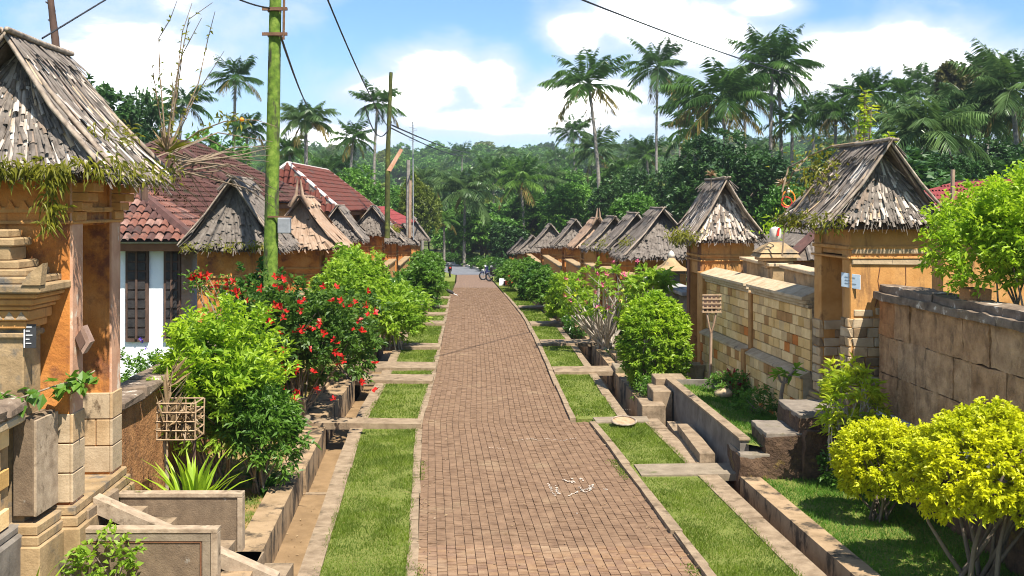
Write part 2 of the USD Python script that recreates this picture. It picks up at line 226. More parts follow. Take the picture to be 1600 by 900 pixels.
M["leaf_forest"] = G("leaf_forest", [(0.0, (0.081, 0.206, 0.036)), (0.5, (0.232, 0.447, 0.055)), (1.0, (0.571, 0.773, 0.091))], scale=0.3, trans=0.22)
M["leaf_forest_olive"] = G("leaf_forest_olive", [(0.0, (0.127, 0.175, 0.028)), (0.5, (0.309, 0.367, 0.046)), (1.0, (0.619, 0.630, 0.092))], scale=0.3, trans=0.22)
M["leaf_brown"] = G("leaf_brown", [(0.0, (0.090, 0.090, 0.027)), (0.5, (0.195, 0.180, 0.045)), (1.0, (0.420, 0.285, 0.075))], scale=0.5, trans=0.2)
M["frond"] = G("palm_frond", [(0.0, (0.053, 0.126, 0.028)), (0.5, (0.130, 0.255, 0.041)), (1.0, (0.323, 0.455, 0.069))], scale=0.35, trans=0.18, rough=0.35)
M["frond_light"] = G("palm_frond_light", [(0.0, (0.106, 0.232, 0.048)), (0.5, (0.253, 0.424, 0.067)), (1.0, (0.632, 0.687, 0.136))], scale=0.35, trans=0.22, rough=0.35)
M["frond_grey"] = G("palm_frond_grey", [(0.0, (0.085, 0.160, 0.055)), (0.5, (0.211, 0.328, 0.103)), (1.0, (0.506, 0.580, 0.218))], scale=0.35, trans=0.2, rough=0.3)
M["frond_dry"] = G("palm_frond_dry", [(0.0, (0.165, 0.132, 0.033)), (0.5, (0.341, 0.264, 0.066)), (1.0, (0.495, 0.385, 0.121))], scale=0.5, trans=0.2)
M["dry_leaf"] = G("dry_leaf", [(0.0, (0.310, 0.200, 0.100)), (0.5, (0.520, 0.380, 0.220)), (1.0, (0.680, 0.560, 0.380))], scale=4, trans=0.2, tboost=(1.1, 1.0, 0.8))
M["petal_red"] = G("petal_red", [(0.0, (0.500, 0.012, 0.010)), (0.6, (0.720, 0.030, 0.012)), (1.0, (0.800, 0.100, 0.020))], scale=3, trans=0.25, tboost=(1.1, 0.8, 0.6))
M["petal_pink"] = G("petal_pink", [(0.0, (0.700, 0.120, 0.220)), (1.0, (0.800, 0.350, 0.400))], scale=3, trans=0.25, tboost=(1.1, 0.9, 0.9))
M["petal_violet"] = G("petal_violet", [(0.0, (0.120, 0.070, 0.500)), (1.0, (0.250, 0.120, 0.620))], scale=3, trans=0.2, tboost=(1, 0.9, 1.1))
M["leaf_red"] = G("leaf_red", [(0.0, (0.30, 0.03, 0.03)), (0.6, (0.60, 0.07, 0.06)), (1.0, (0.68, 0.22, 0.10))], scale=4)


# ------------------------------------------------------------------ mesh building
def rng_of(*key):
    return np.random.default_rng(zlib.crc32("|".join(map(str, key)).encode()))


def unit(a):
    a = np.asarray(a, float)
    return a / np.maximum(np.linalg.norm(a, axis=-1, keepdims=True), 1e-12)


_CB = None


def _chamfer_topology():
    global _CB
    if _CB is None:
        import trimesh
        p = _chamfer_points(np.ones(3), 0.2)
        hull = trimesh.convex.convex_hull(p)
        at = [int(np.argmin(((p - v) ** 2).sum(1))) for v in hull.vertices]
        _CB = np.array(at)[hull.faces]
    return _CB


def _chamfer_points(h, b):
    out = []
    for sx in (-1, 1):
        for sy in (-1, 1):
            for sz in (-1, 1):
                s = np.array([sx, sy, sz])
                for k in range(3):
                    q = s * (h - b)
                    q[k] = s[k] * h[k]
                    out.append(q)
    return np.array(out, float)


BOXF = np.array([[0, 2, 1], [0, 3, 2], [4, 5, 6], [4, 6, 7], [0, 1, 5], [0, 5, 4], [1, 2, 6], [1, 6, 5], [2, 3, 7], [2, 7, 6], [3, 0, 4], [3, 4, 7]])


class MB:
    def __init__(s):
        s.v, s.f, s.n = [], [], 0

    def add(s, v, f):
        v, f = np.asarray(v, float).reshape(-1, 3), np.asarray(f, int).reshape(-1, 3)
        s.v.append(v)
        s.f.append(f + s.n)
        s.n += len(v)
        return s

    def merge(s, o):
        for v, f in [o.arrays()]:
            s.add(v, f)
        return s

    def arrays(s):
        return np.vstack(s.v), np.vstack(s.f)

    def hexa(s, p):
        return s.add(p, BOXF)

    def box(s, lo, hi, bevel=0.0, jit=0.0, rng=None, to=None):
        lo, hi = np.asarray(lo, float), np.asarray(hi, float)
        if bevel > 0:
            h = (hi - lo) / 2
            b = min(bevel, h.min() * 0.8)
            v, f = _chamfer_points(h, b) + (lo + hi) / 2, _chamfer_topology()
        else:
            x0, y0, z0 = lo
            x1, y1, z1 = hi
            v, f = np.array([[x0, y0, z0], [x1, y0, z0], [x1, y1, z0], [x0, y1, z0], [x0, y0, z1], [x1, y0, z1], [x1, y1, z1], [x0, y1, z1]]), BOXF
        if jit:
            c = np.round((v - lo) / np.maximum(hi - lo, 1e-9))
            offs = rng.normal(0, jit, (8, 3))
            v = v + offs[(c[:, 0] * 4 + c[:, 1] * 2 + c[:, 2]).astype(int)]
        if to is not None:
            v = to(v)
        return s.add(v, f)

    def rock(s, lo, hi, rng, amp=0.03, freq=5.0, n=5, rounding=0.12, to=None):
        """A rough boulder-like block: a box grid pushed about by noise."""
        import trimesh
        lo, hi = np.asarray(lo, float), np.asarray(hi, float)
        m = trimesh.creation.box((2, 2, 2))
        for _ in range(3):
            m = m.subdivide()
        q = np.array(m.vertices)
        q = q / (np.linalg.norm(q, ord=8, axis=1, keepdims=True) ** (rounding * 2.5))
        v = (lo + hi) / 2 + q * (hi - lo) / 2
        o = rng.uniform(0, 50, 3)
        d = np.stack([meshkit.fbm(v * freq + o + k * 17, 3, k) - 0.5 for k in range(3)], 1)
        v = v + d * amp * 2
        if to is not None:
            v = to(v)
        return s.add(v, m.faces)

    def tube(s, pts, radii, sides=6, cap=True, squash=1.0):
        p = np.asarray(pts, float)
        r = np.broadcast_to(np.asarray(radii, float), (len(p),))
        t = unit(np.gradient(p, axis=0))
        ref = np.array([0, 0, 1.0]) if abs(unit(p[-1] - p[0])[2]) < 0.9 else np.array([0, 1.0, 0])
        a = unit(np.cross(t, ref))
        b = np.cross(t, a)
        ang = np.arange(sides) * 2 * np.pi / sides
        v = p[:, None] + r[:, None, None] * (np.cos(ang)[None, :, None] * a[:, None] + squash * np.sin(ang)[None, :, None] * b[:, None])
        i, j = np.meshgrid(np.arange(len(p) - 1), np.arange(sides), indexing="ij")
        q = np.stack([i * sides + j, i * sides + (j + 1) % sides, (i + 1) * sides + (j + 1) % sides, (i + 1) * sides + j], -1).reshape(-1, 4)
        f = np.vstack([q[:, [0, 2, 1]], q[:, [0, 3, 2]]])
        v = v.reshape(-1, 3)
        if cap:
            n = len(v)
            v = np.vstack([v, p[0], p[-1]])
            j = np.arange(sides)
            k = (len(p) - 1) * sides
            f = np.vstack([f, np.stack([np.full(sides, n), j, (j + 1) % sides], 1), np.stack([np.full(sides, n + 1), k + (j + 1) % sides, k + j], 1)])
        return s.add(v, f)

    def quad_grid(s, g):
        """g: rows x cols x 3 points."""
        r, c = g.shape[:2]
        i, j = np.meshgrid(np.arange(r - 1), np.arange(c - 1), indexing="ij")
        q = np.stack([i * c + j, i * c + j + 1, (i + 1) * c + j + 1, (i + 1) * c + j], -1).reshape(-1, 4)
        return s.add(g.reshape(-1, 3), np.vstack([q[:, [0, 1, 2]], q[:, [0, 2, 3]]]))

    def lathe(s, prof, c=(0, 0, 0), sides=12):
        """prof: (radius, z) from bottom to top."""
        ang = np.arange(sides) * 2 * np.pi / sides
        p = np.array(prof, float)
        v = np.stack([p[:, None, 0] * np.cos(ang), p[:, None, 0] * np.sin(ang), np.broadcast_to(p[:, None, 1], (len(p), sides))], -1) + np.asarray(c, float)
        v = np.concatenate([v, v[:, :1]], 1)
        return s.quad_grid(v)

    def prism(s, poly, t, axis):
        """convex polygon (n x 3) pushed along axis*t."""
        p = np.asarray(poly, float)
        n = len(p)
        q = p + np.asarray(axis, float) * t
        f = [(0, i + 1, i) for i in range(1, n - 1)] + [(n, n + i, n + i + 1) for i in range(1, n - 1)]
        for i in range(n):
            j = (i + 1) % n
            f += [(i, j, n + j), (i, n + j, n + i)]
        return s.add(np.vstack([p, q]), f)


class Node:
    def __init__(s, path, inv):
        s.path, s.inv = path, inv


_taken = {}


def fresh(parent, name):
    key = f"{parent}/{name}"
    n = _taken.get(key, 0)
    _taken[key] = n + 1
    return key if n == 0 else f"{key}_{n:03d}"


def meta(prim, label=None, cat=None, group=None, kind=None):
    for k, v in (("label", label), ("category", cat), ("group", group), ("kind", kind)):
        if v:
            prim.SetCustomDataByKey(k, v)


def put(name, mb, material, parent=None, label=None, cat=None, group=None, kind=None, smooth=False, uv=None):
    """ONE Mesh prim from world-space geometry, under parent (a Node) or under /World."""
    v, f = mb.arrays() if isinstance(mb, MB) else mb
    inv = parent.inv if parent else None
    if inv is not None:
        v = v @ inv[:3, :3].T + inv[:3, 3]
    path = fresh(parent.path if parent else "/World", name)
    m = usdkit.mesh(stage, path, (v, f), material, smooth=smooth, uv=uv)
    meta(m.GetPrim(), label, cat, group, kind)
    return Node(path, inv)


def thing(name, label, cat, loc=(0, 0, 0), group=None, kind=None):
    path = fresh("/World", name)
    x = UsdGeom.Xform.Define(stage, path)
    x.AddTranslateOp().Set(Gf.Vec3d(*map(float, loc)))
    meta(x.GetPrim(), label, cat, group, kind)
    inv = np.eye(4)
    inv[:3, 3] = -np.asarray(loc, float)
    return Node(path, inv)


def proto(name):
    path = fresh("/World", "prototype_" + name)
    stage.CreateClassPrim(path)
    return Node(path, np.eye(4))


def copy_of(node, name, label, cat, loc, rotz=0.0, scale=1.0, group=None):
    path = fresh("/World", name)
    x = UsdGeom.Xform.Define(stage, path)
    x.AddTranslateOp().Set(Gf.Vec3d(*map(float, loc)))
    x.AddRotateZOp().Set(float(rotz))
    sc = (scale, scale, scale) if np.ndim(scale) == 0 else scale
    x.AddScaleOp().Set(Gf.Vec3f(*map(float, sc)))
    x.GetPrim().GetReferences().AddInternalReference(node.path)
    x.GetPrim().SetInstanceable(True)
    meta(x.GetPrim(), label, cat, group)
    return path


def structure(name, mb, material, label, cat, **k):
    return put(name, mb, material, label=label, cat=cat, kind="structure", **k)


# ------------------------------------------------------------------ leaves, shrubs, trees
def leaf_arrays(P, D, L, W, rng, droop=0.15, fold=0.2, flat=0.0):
    """n folded leaves (two or four triangles each) growing from P along D."""
    P, D = np.asarray(P, float), unit(D)
    n = len(P)
    L, W = np.broadcast_to(L, (n,)), np.broadcast_to(W, (n,))
    up = np.tile([0.0, 0, 1], (n, 1)) + rng.normal(0, 0.45 * (1 - flat), (n, 3))
    S = unit(np.cross(D, up))
    N = np.cross(S, D)
    mid = P + D * (L * 0.45)[:, None]
    a = mid + S * (W / 2)[:, None] + N * (W * fold)[:, None]
    b = mid - S * (W / 2)[:, None] + N * (W * fold)[:, None]
    t = P + D * L[:, None] - np.array([0, 0, 1.0]) * (L * droop)[:, None]
    v = np.stack([P, a, t, b], 1).reshape(-1, 3)
    i = np.arange(n)[:, None] * 4
    f = np.concatenate([i + [0, 1, 2], i + [0, 2, 3]], 1).reshape(-1, 3)
    return v, f


def rand_dirs(n, rng, zmin=-1.0):
    z = rng.uniform(zmin, 1, n)
    a = rng.uniform(0, 2 * np.pi, n)
    r = np.sqrt(1 - z * z)
    return np.stack([r * np.cos(a), r * np.sin(a), z], 1)


def bush(c, rad, clumps, per, L, W, rng, zmin=-0.8, shell=0.5, lump=0.5, upw=0.45, twig=0.14, droop=0.2, freq=1.9, gaps=0.0):
    """Leaf mesh of a shrub: leafy twigs spread through an uneven crown. Returns (MB, twig roots)."""
    d = rand_dirs(clumps, rng, zmin)
    if gaps:
        keep = meshkit.noise(d * 2.6 + 7, seed=int(rng.integers(99999))) > gaps
        d = d[keep]
    bulge = 1 - lump / 2 + lump * meshkit.fbm(d * freq + 11, 3, seed=int(rng.integers(99999)))
    r = (shell + (1 - shell) * rng.uniform(0, 1, len(d)) ** 0.6) * bulge
    c0 = np.asarray(c, float) + d * np.asarray(rad, float) * r[:, None]
    tw = unit(d + [0, 0, upw] + rng.normal(0, 0.4, d.shape))
    n = len(d) * per
    k = np.repeat(np.arange(len(d)), per)
    t = rng.uniform(0, 1, n)
    P = c0[k] + tw[k] * (t * twig)[:, None] + rng.normal(0, twig * 0.12, (n, 3))
    D = unit(tw[k] * 0.6 + unit(rng.normal(0, 1, (n, 3)) * [1, 1, 0.6]) * 0.85 + [0, 0, 0.08])
    s = rng.uniform(0.65, 1.2, n)
    mb = MB()
    mb.add(*leaf_arrays(P, D, L * s, W * s, rng, droop))
    return mb, c0


def stems(base, ends, rng, r0=0.02, r1=0.005, spread=0.05, bend=0.15, seg=5, sides=5):
    mb = MB()
    for e in ends:
        b = np.asarray(base, float) + np.append(rng.normal(0, spread, 2), 0)
        t = np.linspace(0, 1, seg)[:, None]
        off = np.append(rng.normal(0, bend, 2), bend * 0.6)
        p = b + (e - b) * t + off * (np.sin(np.pi * t)) * np.linalg.norm(e - b) * 0.5
        mb.tube(p, np.linspace(r0, r1, seg), sides, cap=False)
    return mb


def shrub(name, label, cat, base, c, rad, clumps, per, L, W, leaf, stem="stem", nstem=14, r0=0.018, spread=0.06, lobes=0, group=None, seed=0, **k):
    rng = rng_of(name, seed, *np.round(base, 2))
    t = thing(name, label, cat, base, group=group)
    if lobes:                                        # an uneven crown of several leafy masses
        mb, cs = MB(), []
        for i in range(lobes):
            d = rand_dirs(1, rng, -0.7)[0]
            rr_ = np.asarray(rad, float) * rng.uniform(0.34, 0.58)
            b, c1 = bush(np.asarray(c, float) + d * np.asarray(rad, float) * rng.uniform(0.35, 0.72), rr_, max(20, int(clumps * 1.25 / lobes)), per, L, W, rng, **k)
            mb.merge(b)
            cs.append(c1)
        c0 = np.concatenate(cs)
    else:
        mb, c0 = bush(c, rad, clumps, per, L, W, rng, **k)
    put("foliage", mb, M[leaf], t)
    pick = c0[rng.choice(len(c0), min(nstem, len(c0)), replace=False)]
    put("stem", stems(base, pick, rng, r0=r0, spread=spread), M[stem], t, smooth=True)
    return t, c0, rng


def flowers(pts, size, rng, petals=5):
    """Open five-petalled flowers at pts."""
    mb = MB()
    for p in pts:
        ax = unit(rng.normal(0, 0.5, 3) + [0.25, -0.75, 0.6])
        s = unit(np.cross(ax, [0.3, 0.2, 1]))
        q = np.cross(ax, s)
        a = np.arange(petals) * 2 * np.pi / petals + rng.uniform(0, 6)
        D = unit(np.cos(a)[:, None] * s + np.sin(a)[:, None] * q + ax * 0.45)
        z = size * rng.uniform(0.7, 1.2)
        mb.add(*leaf_arrays(np.tile(p, (petals, 1)), D, z, z * 0.75, rng, 0.02, 0.05))
    return mb


def frond(mb, o, az, el, length, rng, droop=1.0, width=0.55, pairs=26, twist=0.0, dense=1.0, dead=0.0):
    """One feather palm leaf: a bent midrib with two rows of hanging leaflets."""
    n = 12
    t = np.linspace(0, 1, n)
    e = el - droop * 1.5 * t ** 1.5
    h = np.cumsum(np.concatenate([[0], np.cos(e[:-1])])) * length / n
    z = np.cumsum(np.concatenate([[0], np.sin(e[:-1])])) * length / n
    ca, sa = math.cos(az), math.sin(az)
    p = np.stack([o[0] + ca * h - sa * twist * t * t * length, o[1] + sa * h + ca * twist * t * t * length, o[2] + z], 1)
    mb.tube(p, np.linspace(0.035, 0.008, n) * length / 4, 4, cap=False)
    u = np.linspace(0.16, 0.99, pairs)
    idx = u * (n - 1)
    i0 = np.minimum(idx.astype(int), n - 2)
    fr = (idx - i0)[:, None]
    P = p[i0] * (1 - fr) + p[i0 + 1] * fr
    T = unit(p[i0 + 1] - p[i0])
    side = unit(np.cross(T, [0, 0, 1.0]))
    ln = length * 0.275 * width / 0.55 * np.clip(np.sin(np.pi * (0.12 + 0.86 * u)) * 1.05 + 0.12, 0.1, 1)
    for s in (-1, 1):
        hang = 0.22 + 0.5 * u + rng.normal(0, 0.15, pairs) + dead
        D = unit(side * s + T * 0.75 - np.array([0, 0, 1.0]) * hang[:, None] + rng.normal(0, 0.08, (pairs, 3)))
        keep = rng.uniform(0, 1, pairs) < dense
        k = np.where(keep)[0]
        Q = P[k] + T[k] * rng.uniform(-0.03, 0.03, (len(k), 1)) * length
        mb.add(*leaf_arrays(Q, D[k], ln[k] * rng.uniform(0.8, 1.1, len(k)), 0.0145 * length + 0.015, rng, 0.25, 0.0, flat=0.6))
    return mb


def palm(label, px, py, rpx, Y, base_px=None, n=22, style="full", leaf="frond", group=None, dry=2, trunk_r=0.17, as_parts=True, wind=0.0, name="coconut_palm"):
    """A coconut palm whose crown stands at photo pixel (px, py), at depth Y."""
    rng = rng_of("palm", px, py)
    top = np.array([(px - 800) * Y / F, Y, EYE + (HOR - py) * Y / F])
    bx = ((base_px if base_px is not None else px) - 800) * Y / F
    base = np.array([bx, Y + rng.uniform(-0.5, 0.5), land(bx, Y)])
    length = rpx * Y / F * 1.18
    t = thing(name, label, "palm", base, group=group)
    s = np.linspace(0, 1, 9)[:, None]
    bend = np.array([rng.uniform(-0.5, 0.5), rng.uniform(-0.5, 0.5), 0])
    path = base + (top - base) * s + bend * np.sin(np.pi * s) * 0.8
    put("trunk", MB().tube(path, np.concatenate([[trunk_r * 1.5], np.linspace(trunk_r * 1.05, trunk_r * 0.72, 8)]), 8), M["palm_trunk"], t, smooth=True)
    crown = MB()
    for i in range(n):
        az = i * 2.39996 + rng.uniform(-0.3, 0.3)
        q = i / (n - 1)
        if style == "full":
            el, dr = 1.45 - 2.15 * q + rng.uniform(-0.12, 0.12), 0.34 + 0.30 * q
        elif style == "ragged":
            el, dr = 1.42 - 1.95 * q + rng.uniform(-0.3, 0.3), 0.35 + 0.5 * rng.uniform()
        else:                                                    # "broad": hanging, seen from below
            el, dr = 1.3 - 1.6 * q + rng.uniform(-0.15, 0.15), 0.6 + 0.4 * q
        L = length * rng.uniform(0.82, 1.08) * (0.8 if q < 0.12 else 1)
        d = MB()
        isdry = i >= n - dry
        frond(d, top, az, el, L, rng, dr, pairs=36 if as_parts else 22, twist=wind + rng.uniform(-0.08, 0.08), dense=0.62 if (style == "ragged" and rng.uniform() < 0.4) or isdry else 0.95, dead=0.6 if isdry else 0)
        if as_parts:
            put("frond", d, M["frond_dry" if isdry else leaf], t)
        else:
            crown.merge(d)
    if not as_parts:
        put("crown", crown, M[leaf], t)
    nuts = MB()
    for k in range(7):
        a = k * 0.9
        c = top + [0.28 * math.cos(a), 0.28 * math.sin(a), -0.3 - 0.1 * (k % 2)]
        nuts.lathe([(0.0, -0.15), (0.1, -0.11), (0.14, 0.0), (0.1, 0.11), (0.0, 0.15)], c, 7)
    put("nuts", nuts, M["leaf_brown"], t, smooth=True)
    return t


def tree_parts(node, height, crown_r, crown_z, crown_h, leaf, rng, clumps=900, per=14, L=0.26, W=0.13, lobes=9, trunk_r=0.22, trunk="trunk"):
    """A broadleaved tree standing at the local origin of node (or at world (0,0,0) for a prototype)."""
    cents, rads = [], []
    for i in range(lobes):
        d = rand_dirs(1, rng, -0.45)[0]
        cents.append(np.array([0, 0, crown_z]) + d * [crown_r * 0.62, crown_r * 0.62, crown_h * 0.55])
        rads.append(np.array([crown_r, crown_r, crown_h * 0.9]) * rng.uniform(0.34, 0.56))
    cents.append(np.array([0, 0, crown_z]))
    rads.append(np.array([crown_r * 0.7, crown_r * 0.7, crown_h * 0.75]))
    mb = MB()
    for c, r in zip(cents, rads):
        b, _ = bush(c, r, max(30, clumps // (lobes + 1)), per, L, W, rng, zmin=-0.7, shell=0.72, lump=0.7, twig=0.35 * crown_r / 3, freq=1.6)
        mb.merge(b)
    put("crown", mb, M[leaf], node)
    tr = MB()
    top = np.array([0, 0, crown_z])
    t = np.linspace(0, 1, 6)[:, None]
    tr.tube(top * t + np.sin(t * 3) * [0.2, 0.1, 0], np.linspace(trunk_r, trunk_r * 0.45, 6), 7)
    for c in cents[:-1]:
        b = top * rng.uniform(0.45, 0.8)
        tr.tube(b + (c - b) * t + np.sin(np.pi * t) * [0, 0, 0.3], np.linspace(trunk_r * 0.42, trunk_r * 0.1, 6), 5)
    put("trunk", tr, M[trunk], node, smooth=True)


def grass(name, label, polys, density, h, width, rng, leafm="grass", zf=None, cat="grass"):
    """Blades over quads given by (Y0, Y1, xleft(Y), xright(Y)); zf(X, Y) gives the ground."""
    mb = MB()
    for (y0, y1, fl, fr) in polys:
        ym = (y0 + y1) / 2
        area = (y1 - y0) * (fr(ym) - fl(ym))
        n = int(area * density)
        Y = rng.uniform(y0, y1, n)
        a = rng.uniform(0, 1, n)
        X = fl(Y) * (1 - a) + fr(Y) * a
        patch = meshkit.noise(np.stack([X * 2.2, Y * 2.2, X * 0], 1), 5)
        bald = meshkit.noise(np.stack([X * 4.5 + 9, Y * 3.1, X * 0], 1), 6)
        keep = (rng.uniform(0, 1, n) < 0.45 + 0.8 * patch) & (rng.uniform(0, 1, n) < np.clip((bald - 0.1) * 4, 0.30, 1))
        X, Y, patch = X[keep], Y[keep], patch[keep]
        n = len(X)
        P = np.stack([X, Y, zf(X, Y) - 0.004], 1)
        D = unit(np.stack([rng.normal(0, 0.55, n), rng.normal(0, 0.55, n), np.full(n, 1.0)], 1))
        hh = h * rng.uniform(0.35, 1.3, n) * (0.5 + 0.85 * patch)
        S = unit(np.cross(D, rng.normal(0, 1, (n, 3)))) * (width * rng.uniform(0.7, 1.2, n))[:, None]
        v = np.stack([P - S / 2, P + S / 2, P + D * hh[:, None]], 1).reshape(-1, 3)
        mb.add(v, np.arange(3 * n).reshape(-1, 3))
    return put(name, mb, M[leafm], label=label, cat=cat, kind="stuff")


# ------------------------------------------------------------------ lie of the land and lines of the street
def zr(Y):
    return np.interp(Y, [0, 28, 33, 38, 45, 52, 60, 70, 80, 88, 100, 125, 150, 400], [0, 0, -0.06, -0.2, -0.46, -0.76, -1.1, -1.54, -1.97, -2.28, -2.65, -3.2, -3.5, -3.5])


def XL(Y):
    return np.interp(Y, [4, 10.05, 17, 21.4, 32.1, 52.6, 70, 100, 125, 160], [-0.42, -0.875, -1.40, -1.51, -1.945, -2.88, -3.58, -5.06, -7.4, -13])


def XRn(Y):
    return 1.74 - 0.078 * (np.asarray(Y, float) - 10.05)


def XRm(Y):
    return np.interp(Y, [10, 17, 22.5, 25.1, 32.1, 52.6, 70, 100, 125, 160], [1.08, 0.92, 0.73, 0.65, 0.378, -0.53, -1.24, -2.47, -3.9, -8.5])


def XR(Y):
    return np.where(np.asarray(Y) < 17.02, XRn(Y), XRm(Y))


def RO(near, mid):                         # a line right of the road: offset from its edge, near and further
    return lambda Y: np.where(np.asarray(Y) < 17.3, XRn(Y) + near, XRm(Y) + mid)


def LO(o):
    return lambda Y: XL(Y) - o


def SR(Y):                                 # street line of the right-hand gates and walls
    return np.interp(Y, [0, 14, 21.3, 26, 32.1, 52.6, 70, 100, 130], [5.19, 4.35, 3.7, 3.45, 3.20, 2.35, 1.6, 0.3, -1.2])


def SL(Y):                                 # street line of the left-hand gates and walls
    return np.interp(Y, [0, 9.85, 20, 32, 52.6, 70, 100, 130], [-3.28, -3.9, -4.36, -4.88, -5.75, -6.45, -7.9, -10])


def sstep(x):
    x = np.clip(x, 0, 1)
    return x * x * (3 - 2 * x)


def land(X, Y):
    X, Y = np.asarray(X, float), np.asarray(Y, float)
    mid = (SL(Y) + SR(Y)) / 2
    half = (SR(Y) - SL(Y)) / 2
    yard = sstep((np.abs(X - mid) - half - 0.3) / 1.2) * np.where(Y < 112, 1, 0)
    b = zr(Y) - 0.62 + 0.75 * yard
    hill = 27 * sstep((Y - 210) / 400) * np.exp(-((X + 70) / 330) ** 2) + 10 * sstep((Y - 140) / 250) * sstep((X - 10) / 120)
    b = b + hill + np.where(Y > 120, 1.2 * (meshkit.fbm(np.stack([X / 40, Y / 40, X * 0], -1), 3, 3) - 0.5), 0)
    return float(b) if b.ndim == 0 else b


def ribbon(mb, Ys, xl, xr, zt, depth, step=0.8):
    n = max(2, int((Ys[1] - Ys[0]) / step) + 1)
    Y = np.linspace(Ys[0], Ys[1], n)
    a, b, z = xl(Y), xr(Y), zt(Y) + 0 * Y
    t = [np.stack([a, Y, z - depth], 1), np.stack([a, Y, z], 1), np.stack([b, Y, z], 1), np.stack([b, Y, z - depth], 1)]
    mb.quad_grid(np.stack(t, 1))
    for k in (0, -1):
        q = np.array([c[k] for c in t])
        mb.add(q, [[0, 1, 2], [0, 2, 3]] if k else [[0, 2, 1], [0, 3, 2]])
    return mb


def C(v):
    return lambda Y: v + 0 * np.asarray(Y, float)


def ZR(o):
    return lambda Y: zr(Y) + o


# ground: one sheet to the horizon
gx = np.concatenate([np.linspace(-900, -60, 22), np.linspace(-55, -14, 14), np.linspace(-13, 13, 66), np.linspace(14, 55, 14), np.linspace(60, 900, 22)])
gy = np.concatenate([np.linspace(-60, 4, 8), np.linspace(5, 60, 80), np.linspace(62, 150, 46), np.linspace(156, 800, 60)])
GX, GY = np.meshgrid(gx, gy)
structure("ground", MB().quad_grid(np.stack([GX, GY, land(GX, GY)], -1)), M["land"], "green and brown village ground running out to the wooded hill", "ground", smooth=True)

# the paved street: a bed, then every brick
bed = MB()
ribbon(bed, (5, 17.02), XL, XRn, ZR(-0.016), 0.4)
ribbon(bed, (17.02, 58), XL, XRm, ZR(-0.016), 0.4)
road = structure("path", bed, M["joint"], "long straight brick-paved village street running downhill between grass verges", "path")
_far_y = np.linspace(58, 90, 50)
_l, _r = XL(_far_y), XRm(_far_y)
_g = np.stack([np.stack([_l + (_r - _l) * q, _far_y, zr(_far_y) + 0.0], 1) for q in np.linspace(0, 1, 5)], 1)
_uv = np.stack([np.broadcast_to(np.linspace(0, 2.35, 5), (50, 5)), np.broadcast_to(_far_y[:, None], (50, 5))], -1).reshape(-1, 2)
far_mat = usdkit.material(stage, "/World/Looks/far_paving", {
    "uv": ("uvmap", {"attribute": "st"}), "sw": ("mapping", {"rotation": (0, 0, math.pi / 2)}), "br": ("brick_texture", {"scale": 1.0, "brick_width": 0.16, "row_height": 0.094, "mortar_size": 0.006, "color1": (0.145, 0.086, 0.054), "color2": (0.198, 0.123, 0.078), "mortar": (0.10, 0.064, 0.04)}),
    "p": ("principled_bsdf", {"roughness": 0.9})}, [("uv.UV", "sw.vector"), ("sw.vector", "br.vector"), ("br.color", "p.base_color")], surface="p.BSDF")
put("far_paving", MB().quad_grid(_g), far_mat, road, uv=_uv)


def brick_rows(y0, y1, xr, ncol, rng, row=0.0785, gap=0.0055):
    rows = int((y1 - y0) / row)
    out = []
    for c in range(ncol):
        q0, q1 = c / ncol, (c + 1) / ncol
        Y = y0 + (np.arange(rows) + (0.5 if c % 2 else 0) + rng.normal(0, 0.03)) * row + rng.normal(0, 0.003, rows)
        keep = (Y > y0 - 0.01) & (Y + row < y1 + 0.02)
        Y = Y[keep]
        n = len(Y)
        ya, yb = Y + gap / 2, Y + row - gap / 2
        g = gap / 2 * (1.5 if c % 2 else 0.9)
        dip = 0.006 * (meshkit.noise(np.stack([Y * 1.5, np.full(n, c * 0.25), Y * 0], 1), 4) - 0.5) * 2
        z = dip + rng.normal(0, 0.0022, n)
        tx, ty = rng.normal(0, 0.0016, n), rng.normal(0, 0.0016, n)
        cor = []
        for (q, s, y, sx, sy) in ((q0, 1, ya, -1, -1), (q1, -1, ya, 1, -1), (q1, -1, yb, 1, 1), (q0, 1, yb, -1, 1)):
            X = XL(y) + (xr(y) - XL(y)) * q + s * g
            cor.append((X, y, zr(y) + z + sx * tx + sy * ty))
        top = np.stack([np.stack(p, 1) for p in cor], 1)
        bot = top.copy()
        bot[:, :, 2] -= 0.045
        out.append(np.concatenate([bot, top], 1))
    return np.concatenate(out)


BRF = BOXF[2:]
rb = rng_of("bricks")
bricks = np.concatenate([brick_rows(8.6, 17.03, XRn, 28, rb), brick_rows(17.03, 58.0, XRm, 25, rb)])
cy = bricks[:, :, 1].mean(1)
worn = meshkit.noise(np.stack([bricks[:, 4, 0] * 3, cy * 3, cy * 0], 1), 8)
order = np.argsort(np.where(cy < 10.0, 1e6, cy))
single, rest = order[:300], order[300:]
for k in single:
    put("brick", (bricks[k], BRF), M["paver"][int(rb.choice(4, p=[0.34, 0.3, 0.18, 0.18]))], road)
far_pts = bricks[rest].reshape(-1, 3)
put("brick_field", (far_pts, (np.arange(len(rest))[:, None, None] * 8 + BRF).reshape(-1, 3)), M["paver_mixed"], road, kind="stuff")

# chalk scrawl on the bricks
rc = rng_of("chalk")
chalk_mark = thing("chalk_mark", "white chalk scrawl smudged on the brick path", "chalk mark", (0.6, 13.2, 0))


